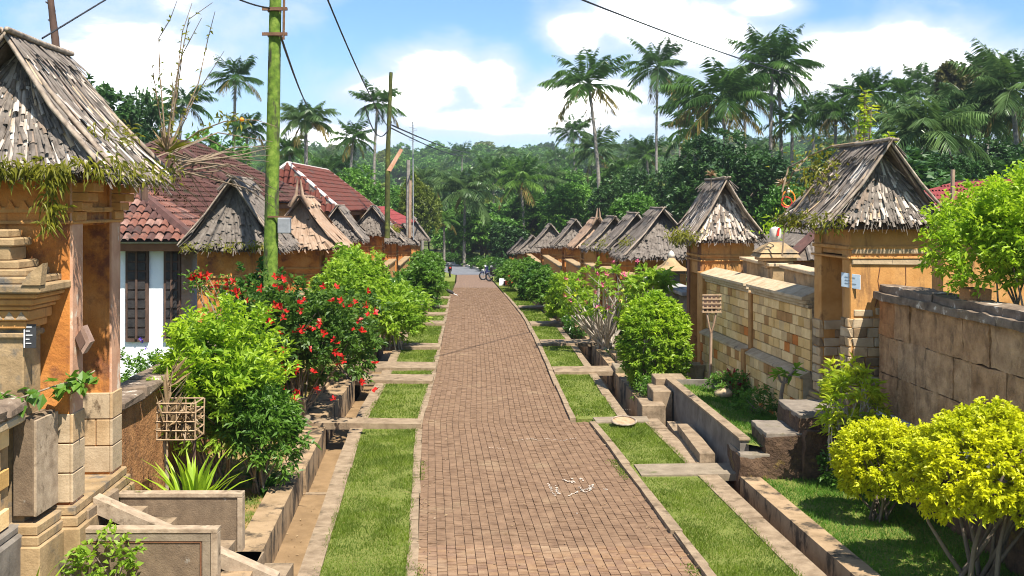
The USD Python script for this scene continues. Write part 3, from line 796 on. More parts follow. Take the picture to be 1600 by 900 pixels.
def chalk(pts, w=0.012):
    P = np.array([[(x - 800) * (EYE * F / (y - HOR)) / F, EYE * F / (y - HOR)] for x, y in pts])
    ck = MB()
    for a, b in zip(P[:-1], P[1:]):
        n = max(3, int(np.linalg.norm(b - a) / 0.012))
        for i in range(n):
            if rc.uniform() < 0.42:
                continue
            c = a + (b - a) * (i + 0.5) / n + rc.normal(0, 0.008, 2)
            ang = np.arange(5) * 2 * np.pi / 5 + rc.uniform(0, 6)
            r = w * rc.uniform(0.3, 1.1, 5)
            q = np.stack([c[0] + r * np.cos(ang) * 1.2, c[1] + r * np.sin(ang) * 1.6, np.full(5, 0.0095)], 1)
            ck.add(q, [[0, 1, 2], [0, 2, 3], [0, 3, 4]])
    if ck.v:
        put("stroke", ck, M["chalk"], chalk_mark, kind="stuff")


for pts in ([(858, 757), (866, 775)], [(868, 758), (873, 774)], [(878, 750), (896, 754), (893, 748)], [(882, 752), (898, 756)], [(888, 776), (906, 768), (930, 762)], [(905, 762), (914, 770)], [(912, 752), (906, 748)], [(918, 766), (926, 758), (922, 768)],
            [(902, 803), (906, 801)], [(938, 765), (950, 766)], [(800, 690), (830, 686), (846, 690)], [(850, 686), (880, 689), (900, 685)], [(760, 700), (792, 702)], [(960, 640), (985, 641)]):
    chalk(pts, 0.013 if pts[0][1] > 740 else 0.008)

# edges of the street
kb = MB()
r_ = rng_of("kerbs")


def kerb_line(name, label, y0, y1, xl, xr, top, ln, material=M["concrete"], jitter=0.008):
    o = MB()
    node = structure(name, ribbon(MB(), (y0, y1), lambda Y: xl(Y) + 0.01, lambda Y: xr(Y) - 0.01, ZR(top - 0.03), 0.5), material, label, "kerb")
    y = y0
    k = 0
    while y < y1 - 0.05:
        e = min(y1, y + ln * r_.uniform(0.75, 1.25))
        a, b = y + 0.006, e - 0.006
        jx = r_.normal(0, jitter, 4)
        jz = r_.normal(0, jitter * 0.6, 4)
        p = np.array([[xl(a) + jx[0], a, zr(a) + top + jz[0]], [xr(a) + jx[1], a, zr(a) + top + jz[1]], [xr(b) + jx[2], b, zr(b) + top + jz[2]], [xl(b) + jx[3], b, zr(b) + top + jz[3]]])
        q = p.copy()
        q[:, 2] -= 0.12
        put("kerb_stone", MB().hexa(np.vstack([q, p])), material, node)
        y = e
        k += 1
    return node


kerb_line("kerb", "low concrete kerb along the right edge of the near path", 7.5, 16.9, lambda Y: XRn(Y) + 0.0, lambda Y: XRn(Y) + 0.10, 0.045, 1.4)
kerb_line("kerb", "thin concrete kerb along the right edge of the further path", 17.15, 50, lambda Y: XRm(Y) + 0.0, lambda Y: XRm(Y) + 0.09, 0.04, 1.6)
kerb_line("kerb", "flat worn concrete edging along the left of the path", 6, 50, lambda Y: XL(Y) - 0.10, lambda Y: XL(Y) - 0.004, 0.006, 0.9)

# verges, channels and their walls: boxes standing in the sunken corridor
structure("verge", ribbon(MB(), (5, 100), LO(1.0), LO(0.102), ZR(-0.004), 0.6), M["turf"], "earth of the grass verge left of the path", "verge")
v = MB()
ribbon(v, (5, 17.3), lambda Y: XRn(Y) + 0.102, lambda Y: XRn(Y) + 0.87, ZR(-0.004), 0.6)
ribbon(v, (17.3, 90), lambda Y: XRm(Y) + 0.092, lambda Y: XRm(Y) + 0.79, ZR(-0.004), 0.6)
structure("verge", v, M["turf"], "earth of the grass verge right of the path", "verge")
kerb_line("channel_kerb", "concrete strip between left verge and drainage channel", 6, 34, LO(1.10), LO(0.90), 0.012, 2.4)
kerb_line("channel_kerb", "concrete strip between near right verge and drainage channel", 7, 17.25, lambda Y: XRn(Y) + 0.87, lambda Y: XRn(Y) + 1.12, 0.012, 2.2)
kerb_line("channel_kerb", "concrete strip between further right verge and drainage channel", 17.35, 33, lambda Y: XRm(Y) + 0.79, lambda Y: XRm(Y) + 0.95, 0.012, 2.2)
structure("channel_floor", ribbon(MB(), (6, 60), LO(1.5), LO(1.0), ZR(-0.36), 0.2), M["channel_floor"], "wet brown floor of the left drainage channel", "channel")
c_ = MB()
ribbon(c_, (6, 17.3), lambda Y: XRn(Y) + 1.0, lambda Y: XRn(Y) + 1.5, ZR(-0.38), 0.2)
ribbon(c_, (17.3, 60), lambda Y: XRm(Y) + 0.9, lambda Y: XRm(Y) + 1.4, ZR(-0.42), 0.2)
structure("channel_floor", c_, M["channel_floor"], "dark floor of the right drainage channel", "channel")

# a weir step and inner ledge of the left channel
structure("channel_ledge", ribbon(MB(), (8, 13.9), lambda Y: LO(1.5)(Y), lambda Y: LO(1.19)(Y), ZR(-0.30), 0.2), M["channel_floor"], "raised inner floor of the near left channel", "channel")
structure("channel_sill", MB().box((-2.78, 13.86, -0.5), (-2.20, 13.95, -0.285)), M["concrete"], "thin concrete sill across the left channel", "sill")

w = MB()
ribbon(w, (6, 13.9), LO(1.78), LO(1.5), ZR(0.06), 0.6)
ribbon(w, (13.9, 16.6), LO(1.80), LO(1.47), ZR(0.03), 0.6)
ribbon(w, (17.05, 20.7), LO(1.86), LO(1.5), ZR(0.10), 0.7)
ribbon(w, (17.0, 20.6), LO(2.0), LO(1.86), ZR(0.16), 0.7)
ribbon(w, (21.6, 60), LO(1.75), LO(1.5), ZR(0.05), 0.7)
structure("channel_wall", w, M["channel_wall"], "stained concrete wall along the bed side of the left channel", "channel wall")
w = MB()
ribbon(w, (6, 13.55), lambda Y: XRn(Y) + 1.36, lambda Y: XRn(Y) + 1.60, ZR(0.03), 0.6)
ribbon(w, (17.5, 60), lambda Y: XRm(Y) + 1.32, lambda Y: XRm(Y) + 1.52, ZR(0.03), 0.7)
ribbon(w, (21.4, 24.5), lambda Y: XRm(Y) + 1.525, lambda Y: XRm(Y) + 1.72, ZR(0.13), 0.7)
structure("channel_wall", w, M["channel_wall"], "dark stained concrete wall along the bed side of the right channel", "channel wall")
w = MB()
ribbon(w, (14.25, 17.0), C(2.42), C(2.62), C(0.02), 0.5)
ribbon(w, (14.25, 16.2), C(2.46), C(2.66), C(0.14), 0.5)
structure("channel_coping", w, M["concrete"], "concrete coping block beside the right channel below the planter wall", "coping")

# beds behind the channels
structure("bed", ribbon(MB(), (5, 60), lambda Y: SL(Y) - 0.3, LO(1.7), ZR(-0.03), 0.6), M["soil"], "earth bed of shrubs between left channel and gates", "bed")
structure("bed", ribbon(MB(), (5, 13.6), lambda Y: XRn(Y) + 1.55, lambda Y: SR(Y) + 0.6, ZR(-0.005), 0.6), M["turf"], "lawn bed between near right channel and brown wall", "bed")
structure("bed", ribbon(MB(), (17.9, 60), lambda Y: XRm(Y) + 1.45, lambda Y: SR(Y) + 0.3, ZR(0.02), 0.7), M["soil"], "earth bed between further right channel and gates", "bed")


def terr(X, Y):
    e = 2.62 - 0.053 * (Y - 18.2)
    return 0.42 - 0.26 * np.clip((X - e) / 1.5, 0, 1)


ty_ = np.linspace(13.6, 18.35, 8)
tg = np.stack([np.stack([2.62 - 0.053 * (ty_ - 18.2) + 0.08 + (4.6 - 2.7) * q, ty_, terr(2.62 - 0.053 * (ty_ - 18.2) + 0.08 + 1.9 * q, ty_)], 1) for q in np.linspace(0, 1, 6)], 1)
structure("terrace", MB().quad_grid(tg), M["turf"], "raised terrace of grass in front of the pale block wall", "terrace")
tw = MB()
ribbon(tw, (13.65, 18.4), lambda Y: 2.62 - 0.053 * (Y - 18.2), lambda Y: 2.62 - 0.053 * (Y - 18.2) + 0.11, C(0.45), 1.0)
tw.box((2.6, 18.30, -0.5), (3.5, 18.41, 0.452))
t_ = thing("retaining_wall", "grey concrete retaining wall holding the raised grass terrace", "retaining wall", (2.7, 16, 0))
put("wall", tw, M["grey_wall"], t_)
tc_ = MB()
ribbon(tc_, (13.63, 18.42), lambda Y: 2.605 - 0.053 * (Y - 18.2), lambda Y: 2.62 - 0.053 * (Y - 18.2) + 0.125, C(0.475), 0.026)
put("coping", tc_, M["concrete"], t_)

# slab bridges over the channels
left_slabs = [(16.5, 17.05, -3.12, 0.075), (20.65, 21.55, -3.18, 0.06), (22.3, 23.3, -3.32, 0.05), (25.5, 26.4, -3.22, 0.06), (30.9, 31.8, -3.15, 0.06), (34.2, 35.0, -3.3, 0.05), (37.6, 38.6, -3.3, 0.05), (44, 45, -3.7, 0.05)]
words = ["widest slab bridge over the left channel, nearest the camera", "second slab bridge from the camera over the left channel", "third narrow slab bridge over the left channel, beside the red flowers", "fourth slab bridge over the left channel",
         "fifth slab bridge over the left channel", "sixth slab bridge over the left channel, by low black walls", "seventh slab bridge over the left channel", "furthest slab bridge over the left channel"]
for (a, b, x0, z), wd in zip(left_slabs, words):
    ya, yb = a, b - 0.12
    p = np.array([[x0, ya + 0.05], [float(XL(ya)) - 0.02, ya], [float(XL(yb)) - 0.02, yb], [x0, yb + 0.05]])
    m_ = MB()
    zt = float(zr(a)) + z
    m_.hexa(np.vstack([np.c_[p, np.full(4, zt - 0.09)], np.c_[p, [zt + 0.01, zt, zt, zt + 0.012]]]))
    put("slab_bridge", m_, M["concrete"], label="concrete " + wd, cat="slab bridge", group="slab bridges across the left channel")
right_slabs = [(13.62, 14.2, 1.62, 2.95, 0.016, "slab_dark"), (16.92, 17.35, 1.32, 2.15, 0.015, "slab_dark"), (21.8, 22.55, None, 2.06, 0.05, "concrete"), (26.2, 27.0, None, 2.15, 0.06, "concrete"), (30.7, 31.5, None, 1.85, 0.06, "concrete"), (37.4, 38.2, None, 1.55, 0.05, "concrete")]
words = ["mossy dark slab over the right channel, nearest the camera, below the rock steps", "flush slab across the right verge beside the woven tray", "pale slab bridge leading to the round clipped bush", "pale slab bridge by the small pedestal on the right", "pale slab bridge below the frangipani", "furthest pale slab bridge on the right"]
for (a, b, x0, x1, z, mm), wd in zip(right_slabs, words):
    xa = float(XR(a)) + 0.1 if x0 is None else x0
    zt = float(zr(a)) + z
    p = np.array([[xa, a], [x1, a + 0.04], [x1, b + 0.04], [xa - 0.03, b]])
    put("slab_bridge", MB().hexa(np.vstack([np.c_[p, np.full(4, zt - 0.08)], np.c_[p, [zt, zt + 0.008, zt + 0.01, zt]]])), M[mm], label=wd, cat="slab bridge", group="slab bridges across the right channel")

# far end: asphalt bend, kerb, low hedge bank
ay = np.linspace(88.5, 150, 26)
al = np.interp(ay, [88, 100, 110, 125, 150], [-4.6, -6.6, -9.5, -16, -32])
ar = np.interp(ay, [88, 100, 110, 125, 150], [-2.0, -3.0, -4.6, -9.5, -24])
structure("road", MB().quad_grid(np.stack([np.stack([al + (ar - al) * q, ay, zr(ay) + 0.01], 1) for q in np.linspace(0, 1, 4)], 1)), M["asphalt"], "grey asphalt road bending left at the far end of the street", "road")
kw = MB()
ribbon(kw, (90, 140), lambda Y: np.interp(Y, ay, ar) + 0.0, lambda Y: np.interp(Y, ay, ar) + 0.5, ZR(0.22), 0.5, step=3)
put("kerb", kw, M["limewash"], label="white kerb along the outside of the far road bend", cat="kerb", kind="structure")

# grass
rg = rng_of("grass")
ends = [(8.6, 16.45), (17.1, 20.6), (21.5, 22.25), (23.25, 25.45), (26.35, 30.85), (31.75, 34.2), (35, 37.6), (38.7, 44), (45, 70)]
lab = ["nearest and longest cell of cropped grass left of the path", "second cell of grass left of the path", "sliver of grass between two close slabs left of the path", "fourth cell of grass left of the path", "fifth cell of bright grass left of the path", "sixth cell of grass left of the path", "seventh cell of grass left of the path", "eighth cell of grass left of the path", "far run of grass left of the path"]
for (a, b), l in zip(ends, lab):
    d = 5200 if a < 17 else 2200 if a < 30 else 700
    grass("grass", l, [(a, b, LO(0.94), LO(0.075))], d, 0.042 if a < 30 else 0.05, 0.008 if a < 17 else 0.014 if a < 30 else 0.03, rg, zf=lambda X, Y: zr(Y))
ends = [(8.6, 13.55, 0), (14.25, 16.9, 0), (17.45, 21.75, 1), (22.6, 26.15, 1), (27.05, 30.65, 1), (31.6, 37.3, 1), (38.3, 58, 1)]
lab = ["nearest cell of bright grass right of the path", "second cell of grass right of the path, beside the woven tray", "third cell of grass right of the path", "fourth cell of grass right of the path", "fifth cell of grass right of the path", "sixth cell of grass right of the path", "far run of grass right of the path"]
for (a, b, m), l in zip(ends, lab):
    d = 5200 if a < 17 else 2200 if a < 30 else 700
    xl, xr_ = ((lambda Y: XRn(Y) + 0.075), (lambda Y: XRn(Y) + 0.91)) if not m else ((lambda Y: XRm(Y) + 0.09), (lambda Y: XRm(Y) + 0.80))
    grass("grass", l, [(a, b, xl, xr_)], d, 0.045 if a < 30 else 0.05, 0.008 if a < 17 else 0.014 if a < 30 else 0.03, rg, zf=lambda X, Y: zr(Y))
grass("grass", "lawn round the yellow bushes on the near right", [(8.8, 13.5, lambda Y: XRn(Y) + 1.59, lambda Y: SR(Y) + 0.4)], 3600, 0.055, 0.009, rg, "grass_deep", zf=lambda X, Y: X * 0)
grass("grass", "grass on the raised terrace before the pale block wall", [(13.7, 18.3, lambda Y: 2.73 - 0.053 * (Y - 18.2), lambda Y: SR(Y) - 0.2)], 3000, 0.06, 0.011, rg, "grass_deep", zf=terr)
grass("grass", "thin dry grass on the earth of the left bed", [(9, 22, lambda Y: SL(Y) + 0.1, LO(1.75))], 700, 0.06, 0.011, rg, zf=lambda X, Y: X * 0 - 0.03)
grass("grass", "grass in the bed right of the further channel", [(18, 34, lambda Y: XRm(Y) + 1.5, lambda Y: XRm(Y) + 2.4)], 900, 0.06, 0.015, rg, "grass_deep", zf=lambda X, Y: zr(Y) + 0.02)
ed = MB()


def edge_tuft(n, fx, y0, y1, label):
    Y = rg.uniform(y0, y1, n)
    Y = Y[meshkit.noise(np.stack([Y * 1.3, Y * 0, Y * 0], 1), 21) > 0.5]
    n = len(Y)
    X = fx(Y) + rg.normal(0, 0.035, n)
    P = np.stack([X, Y, zr(Y) - 0.005], 1)
    D = unit(np.stack([rg.normal(0, 0.7, n), rg.normal(0, 0.7, n), np.ones(n)], 1))
    m_ = MB()
    m_.add(*leaf_arrays(P, D, rg.uniform(0.02, 0.05, n), 0.008, rg))
    put("grass", m_, M["grass"], label=label, cat="grass", kind="stuff")


edge_tuft(2600, lambda Y: XRn(Y) - 0.05, 9.5, 17, "weeds growing in the joints along the right edge of the near path")
edge_tuft(1500, lambda Y: XL(Y) + 0.0, 9.5, 17, "weeds creeping over the left edge of the near path")
edge_tuft(2600, lambda Y: XL(Y) - 0.915, 9.0, 34, "grass creeping over the strip beside the left channel")
edge_tuft(2200, lambda Y: np.where(Y < 17.2, XRn(Y) + 0.88, XRm(Y) + 0.80), 9.0, 34, "grass creeping over the strip beside the right channel")
edge_tuft(2200, lambda Y: np.where(Y < 17.0, XRn(Y) + 0.10, XRm(Y) + 0.09), 9.0, 34, "grass leaning over the kerb right of the path")
n_ = 420
ly = 9.6 + 22 * rg.uniform(0, 1, n_) ** 1.5
side_ = rg.uniform(0, 1, n_)
lx = np.where(side_ < 0.3, XL(ly) + np.abs(rg.normal(0, 0.12, n_)), np.where(side_ < 0.5, XRn(ly) - np.abs(rg.normal(0, 0.12, n_)), np.where(side_ < 0.75, XL(ly) - rg.uniform(1.1, 1.5, n_), XL(ly) + rg.uniform(0.1, 2.2, n_))))
lz = np.where((side_ >= 0.5) & (side_ < 0.75), np.where(ly < 13.9, -0.29, -0.35), zr(ly) + 0.012)
m_ = MB()
m_.add(*leaf_arrays(np.stack([lx, ly, lz], 1), np.stack([rg.normal(0, 1, n_), rg.normal(0, 1, n_), rg.uniform(0, 0.25, n_)], 1), rg.uniform(0.02, 0.055, n_), 0.018, rg, 0.0, 0.25))
put("fallen_leaves", m_, M["dry_leaf"], label="scattered dry leaves lying on the path edges and in the left channel", cat="fallen leaves", kind="stuff")


# ------------------------------------------------------------------ gates
class Frame:
    """u runs along the street away from the camera, w away from the street into the yard."""

    def __init__(s, O, u, side):
        s.O = np.asarray(O, float)
        s.u = unit(np.array([u[0], u[1], 0.0]))
        s.w = np.array([s.u[1], -s.u[0], 0.0]) * side
        s.side = side

    def __call__(s, p):
        p = np.asarray(p, float)
        return s.O + p[..., :1] * s.u + p[..., 1:2] * s.w + p[..., 2:3] * np.array([0, 0, 1.0])


def street_frame(side, Y0, Y1):
    S = SR if side > 0 else SL
    a, b = np.array([float(S(Y0)), Y0]), np.array([float(S(Y1)), Y1])
    return Frame([a[0], a[1], 0.0], b - a, side)


_sf = []
for _i in range(2):
    for _j in range(3):
        _q = [_i * 4 + _j, _i * 4 + _j + 1, _i * 4 + 5 + _j, _i * 4 + 4 + _j]
        _sf += [[_q[0], _q[1], _q[2]], [_q[0], _q[2], _q[3]]]
STRIPF = np.array(_sf)


def strip_pts(p0, p1, n, w0, w1, rng, camber=0.25, sag=0.0):
    d = unit(p1 - p0)
    s = unit(np.cross(d, n))
    n = np.cross(s, d)
    rows = []
    for t in (0.0, 0.5, 1.0):
        w = w0 + (w1 - w0) * t
        c = p0 + (p1 - p0) * t - n * sag * math.sin(math.pi * t)
        for k, h in ((-0.5, 0), (-0.18, camber), (0.18, camber), (0.5, 0)):
            rows.append(c + s * w * k + n * w * h)
    return np.array(rows)


def face_strips(S, courses, width, length, rng, mess=0.12, lift=0.014, t_end=1.05, narrow=None, t_start=-0.02):
    """Strips laid in overlapping courses on the surface S(t, q): t down the slope, q across."""
    out = []
    for i in range(courses):
        t0 = t_start + (t_end - t_start) * i / courses - 0.03
        t1 = t_start + (t_end - t_start) * (i + 1.45 * length) / courses
        span = np.linalg.norm(S(min(t1, 1), 1.0) - S(min(t1, 1), 0.0))
        n = max(2, int(span / (width * 0.62)))
        for k in range(n):
            q = (k + 0.5) / n + rng.normal(0, 0.18) / n
            a, b = max(t0 + rng.normal(0, 0.025), -0.03), min(t1 + rng.normal(0, 0.035), t_end + rng.normal(0, 0.03))
            if b - a < 0.06:
                continue
            sk = rng.normal(0, 0.35) / n
            messy = rng.uniform() < mess
            if messy:
                sk += rng.normal(0, 1.6) / n
            pa, pb = S(a, np.clip(q, 0, 1)), S(b, np.clip(q + sk, -0.02, 1.02))
            du = S(a, 0.98) - S(a, 0.02) if a > 0.1 else S(0.5, 0.98) - S(0.5, 0.02)
            nn = unit(np.cross(du, pb - pa))
            if nn[2] < 0:
                nn = -nn
            w = width * rng.uniform(0.45, 1.25)
            out.append(strip_pts(pa + nn * (0.004 + 0.006 * rng.uniform()), pb + nn * (lift * rng.uniform(0.5, 2.0) + (0.05 * rng.uniform() if messy else 0)), nn, w * rng.uniform(0.8, 1), w, rng, 0.22, rng.uniform(0, 0.015)))
    return out


def bamboo_roof(t, fr, ua, ub, ra, rb_, wc, s, ze, zt, rng, parts=0, width=0.055, courses=5, fresh_bamboo=False, hip=0.34, finial=False, mess=0.14, curve=1.14, poles=3, near_hip=True, ridge=True, pole_r=0.022):
    def slope(sg):
        def S(tt, q):
            tc = min(max(tt, 0.0), 1.2)
            u = (ra + (rb_ - ra) * q) * (1 - tc) + (ua + (ub - ua) * q) * tc
            return fr([u, wc + sg * s * tc, ze + (zt - ze) * (np.sign(1 - tc) * abs(1 - tc) ** curve) - (0.02 if tc > 1 else 0) + 0.09 * (float(meshkit.noise(np.array([u * 2.3 + wc, tc * 2.6, sg * 3.0 + zt]), 2)) - 0.5)])
        return S

    def hipf(near):
        r0, e0 = (ra + hip, ua + 0.06) if near else (rb_ - hip, ub - 0.06)

        def S(tt, q):
            tc = min(max(tt, 0.0), 1.2)
            return fr([r0 * (1 - tc) + e0 * tc, wc + (2 * q - 1) * (s - 0.02) * tc, (zt - 0.10) * (1 - tc) + (ze + 0.01) * tc])
        return S

    # the dark thickness of the thatch
    core = MB()
    for S in [slope(-1), slope(1)]:
        g = np.array([[S(a, q) - [0, 0, 0.03] for q in (0, 0.5, 1)] for a in np.linspace(0, 0.99, 6)])
        core.quad_grid(g)
    for S in ([hipf(True), hipf(False)]):
        g = np.array([[S(a, q) - [0, 0, 0.03] for q in (0, 0.5, 1)] for a in np.linspace(0, 0.98, 5)])
        core.quad_grid(g)
    e = [fr([ua + 0.06, wc - s * 0.96, ze - 0.05]), fr([ub - 0.06, wc - s * 0.96, ze - 0.05]), fr([ub - 0.06, wc + s * 0.96, ze - 0.05]), fr([ua + 0.06, wc + s * 0.96, ze - 0.05])]
    core.add(e, [[0, 1, 2], [0, 2, 3]])
    roof = put("roof", core, M["thatch_core"], t)
    strips = [(x, 0) for x in face_strips(slope(-1), courses, width, 1.0, rng, mess)]
    if near_hip:
        strips += [(x, 0) for x in face_strips(hipf(True), courses + 2, width, 1.0, rng, mess, lift=0.015)]
    other = face_strips(slope(1), courses, width * 1.6, 1.0, rng, mess) + face_strips(hipf(False), courses, width * 1.8, 0.9, rng, mess)
    strips = [x for x, _ in strips]
    if parts:
        pick = rng.permutation(len(strips))[:parts]
        chosen = set(pick.tolist())
        for k in sorted(chosen):
            mm = M["bamboo"][int(rng.choice(4, p=[0.42, 0.24, 0.24, 0.10]))]
            put("shingle", (strips[k], STRIPF), mm, roof)
        other += [x for k, x in enumerate(strips) if k not in chosen]
    else:
        other += strips
    v = np.concatenate(other)
    put("shingle_field", (v, (np.arange(len(other))[:, None, None] * 12 + STRIPF).reshape(-1, 3)), M["bamboo_new"] if fresh_bamboo else M["bamboo_mixed"], roof, kind="stuff")
    wood = M["bamboo_new"] if fresh_bamboo else M["pole_wood"]
    br = []                                          # loose ends and splinters along eaves and gables
    for S, n in ((slope(-1), 260), (hipf(True), 200), (slope(1), 60)):
        for k in range(n if not fresh_bamboo else n // 4):
            q = rng.uniform(0, 1)
            tt = 1.0 if rng.uniform() < 0.62 else rng.uniform(0.1, 0.95)
            a = S(tt - 0.10, q)
            b = S(min(tt + rng.uniform(0.03, 0.13), 1.19), np.clip(q + rng.normal(0, 0.05), 0, 1)) + np.array([0, 0, rng.uniform(-0.08, 0.05)])
            w = width * rng.uniform(0.18, 0.5)
            br.append(strip_pts(a + [0, 0, 0.02], b, unit(rng.normal(0, 0.3, 3) + [0, -0.4, 1]), w, w * 0.5, rng, 0.2))
    put("loose_splinters", (np.concatenate(br), (np.arange(len(br))[:, None, None] * 12 + STRIPF).reshape(-1, 3)), M["bamboo_new"] if fresh_bamboo else M["bamboo_mixed"], roof, kind="stuff")
    for sg in (-1, 1):                               # the poles along the gable edges
        for k in range(poles):
            a = fr([ra - 0.03 + 0.06 * k, wc - sg * 0.04, zt + 0.05 - 0.02 * k])
            b = fr([ua - 0.02 + 0.09 * k + rng.normal(0, 0.02), wc + sg * (s + 0.05 + rng.normal(0, 0.03)), ze + 0.01 + rng.normal(0, 0.015)])
            m = a * 0.5 + b * 0.5 + np.array([0, 0, -0.05 + rng.normal(0, 0.015)])
            put("gable_pole", MB().tube([a, m, b], [pole_r * 0.85, pole_r * 1.1, pole_r], 6, squash=0.75), wood, roof, smooth=True)
        a, b = fr([rb_ + 0.02, wc - sg * 0.04, zt + 0.04]), fr([ub, wc + sg * (s + 0.03), ze])
        put("gable_pole", MB().tube([a, a * 0.5 + b * 0.5 - [0, 0, 0.06], b], pole_r, 5), wood, roof, smooth=True)
    if ridge:
        caps = []
        for sg in (-1, 1):                           # short strips folded over the ridge, then two thin poles
            n = max(6, int((rb_ - ra) / (width * 0.8)))
            for k in range(n):
                u = ra - 0.06 + (rb_ - ra + 0.12) * (k + rng.uniform(0.1, 0.9)) / n
                a = fr([u, wc - sg * 0.01, zt + 0.035])
                b = fr([u + rng.normal(0, 0.03), wc + sg * (0.16 + rng.uniform(0, 0.10)), zt - 0.16 - rng.uniform(0, 0.08)])
                caps.append(strip_pts(a, b, unit(fr.w * sg * 0.8 + np.array([0, 0, 0.6])), width, width * 0.9, rng, 0.22))
        put("ridge_cap", (np.concatenate(caps), (np.arange(len(caps))[:, None, None] * 12 + STRIPF).reshape(-1, 3)), M["bamboo_new"] if fresh_bamboo else M["bamboo_mixed"], roof, kind="stuff")
        for k in range(2):
            dw = (-0.05, 0.045)[k]
            a, b = fr([ra - 0.10 - 0.06 * rng.uniform(), wc + dw, zt + 0.03 + rng.normal(0, 0.008)]), fr([rb_ + 0.06, wc + dw + rng.normal(0, 0.015), zt + 0.03])
            put("ridge_pole", MB().tube([a, (a + b) / 2 + [0, 0, -0.012], b], pole_r, 6), wood, roof, smooth=True)
    if finial:
        for sg in (-1, 1):
            a = fr([ra - 0.1, wc + sg * s * 0.25, zt - 0.22])
            m = fr([ra - 0.12, wc + sg * 0.07, zt + 0.05])
            b = fr([ra - 0.16, wc + sg * 0.035, zt + 0.42])
            put("finial", MB().tube([a, m, b], [0.06, 0.045, 0.015], 6), wood, roof, smooth=True)
    rail = MB()
    for w0 in (wc - s * 0.84, wc + s * 0.84):
        rail.box([ua + 0.1, w0 - 0.03, ze - 0.10], [ub - 0.1, w0 + 0.03, ze - 0.03], to=fr)
    for u0 in (ua + 0.12, ub - 0.12):
        rail.box([u0 - 0.03, wc - s * 0.8, ze - 0.105], [u0 + 0.03, wc + s * 0.8, ze - 0.035], to=fr)
    put("eave_beam", rail, M["dark_wood"], roof)
    return roof


def gate(label, side, Y0, L, D, zf, ze, zt, pw=0.28, wc=0.47, s=0.7, ua=-0.4, ub=None, ra=-0.2, rb_=None, plaster="ochre", parts=0, zg=None, door=1.95, facing=None, group=None, mould=(0.60, 0.75), **k):
    fr = street_frame(side, Y0, Y0 + L)
    rng = rng_of("gate", side, Y0)
    ub = L + 0.45 if ub is None else ub
    rb_ = L + 0.2 if rb_ is None else rb_
    zg = zf - 0.5 if zg is None else zg
    t = thing("gate", label, "gate", fr([L / 2, D / 2, zg]), group=group)
    top = ze + 0.03
    for u0, u1 in ((0, pw), (L - pw, L)):
        put("pier", MB().box([u0, 0, zf - 0.02], [u1, D, top], 0.012, to=fr), M[plaster], t)
    put("lintel", MB().box([pw, 0.03, min(zf + door, top - 0.3)], [L - pw, D - 0.03, top - 0.003], to=fr), M[plaster], t)
    m = MB()
    H = top - zf
    for z0, dz, o in ((top - 0.10, 0.075, 0.05), (top - mould[0], 0.05, 0.022), (top - mould[1], 0.03, 0.035)):
        m.box([-o, -o, z0], [L + o, D + o, z0 + dz], 0.008, to=fr)
    # the moulding must not close the doorway: it is above the door head
    put("moulding", m, M["ochre_pale" if plaster == "ochre" else plaster], t)
    pl = MB()
    for z0, z1, o in ((zf - 0.08, zf, 0.06), (zf - 0.17, zf - 0.083, 0.09), (zg - 0.5, zf - 0.173, 0.12)):
        pl.box([-o, -o, z0], [L + o, D + o, z1], 0.01, to=fr)
    put("plinth", pl, M["weathered_stone"], t)
    if facing:
        for u0, u1 in ((0, pw), (L - pw, L)):
            put("pier_facing", MB().box([u0 + 0.004, -0.014, zf], [u1 - 0.004, 0.05, top - 0.12], 0.004, to=fr), M[facing], t)
    bamboo_roof(t, fr, ua, ub, ra, rb_, wc, s, ze, zt, rng, parts=parts, **k)
    return t, fr, rng


LG, RG = "gates along the left of the street", "gates along the right of the street"
# nearest gate on the left
g1, f1, r1 = gate("large ochre gate with pink pier edges and grey bamboo roof, nearest on the left", -1, 9.57, 1.37, 1.25, 0.76, 3.72, 4.90, wc=0.56, s=0.92, ua=-0.30, ub=1.85, ra=0.02, rb_=1.43, facing="clay_trim", parts=295, width=0.040, courses=6, zg=0.0, door=2.45, group=LG, poles=3, pole_r=0.027, curve=1.2, mould=(0.42, 0.52))
for u0, u1 in ((0, 0.28), (1.09, 1.37)):                    # corbels spreading under the eave
    c_ = MB()
    for k_ in range(4):
        c_.box([u0 + 0.005, -0.05 - 0.05 * k_, 3.26 + 0.085 * k_], [u1 - 0.005, 0.1, 3.26 + 0.085 * (k_ + 1) - 0.004], 0.006, to=f1)
    put("corbel", c_, M["ochre_pale"], g1)
fz = MB()
for k_ in range(9):
    w_ = 0.12 + k_ * 0.115
    fz.prism([f1([-0.024, w_, 3.36]), f1([-0.024, w_ + 0.095, 3.36]), f1([-0.024, w_ + 0.047, 3.44])], 0.02, f1.u)
put("frieze", fz, M["ochre"], g1)
for pu, pv in ((0.0, 0.28), (1.09, 1.37)):                   # dressed stone cladding round the foot of each pier
    for c in range(3):
        z0 = 0.78 + 0.262 * c
        cuts = [0, 0.5, 1.0] if c == 1 else [0, 1.0]
        for a, b in zip(cuts[:-1], cuts[1:]):
            put("stone_block", MB().box([pu - 0.018, 0.004 + 0.27 * a, z0 + 0.004], [pu + 0.03, 0.27 * b - 0.004, z0 + 0.256], 0.006, to=f1), M["pier_block"][c % 2 if pu else 0], g1)
        put("stone_block", MB().box([pu - 0.018, -0.026, z0 + 0.004], [pv + 0.01, 0.002, z0 + 0.256], 0.006, to=f1), M["pier_block"][1 if c == 2 else 0], g1)
    put("stone_block", MB().box([pu - 0.022, 0.275, 0.78], [pu + 0.02, 0.95, 1.56], 0.008, to=f1), M["pier_block"][2], g1)

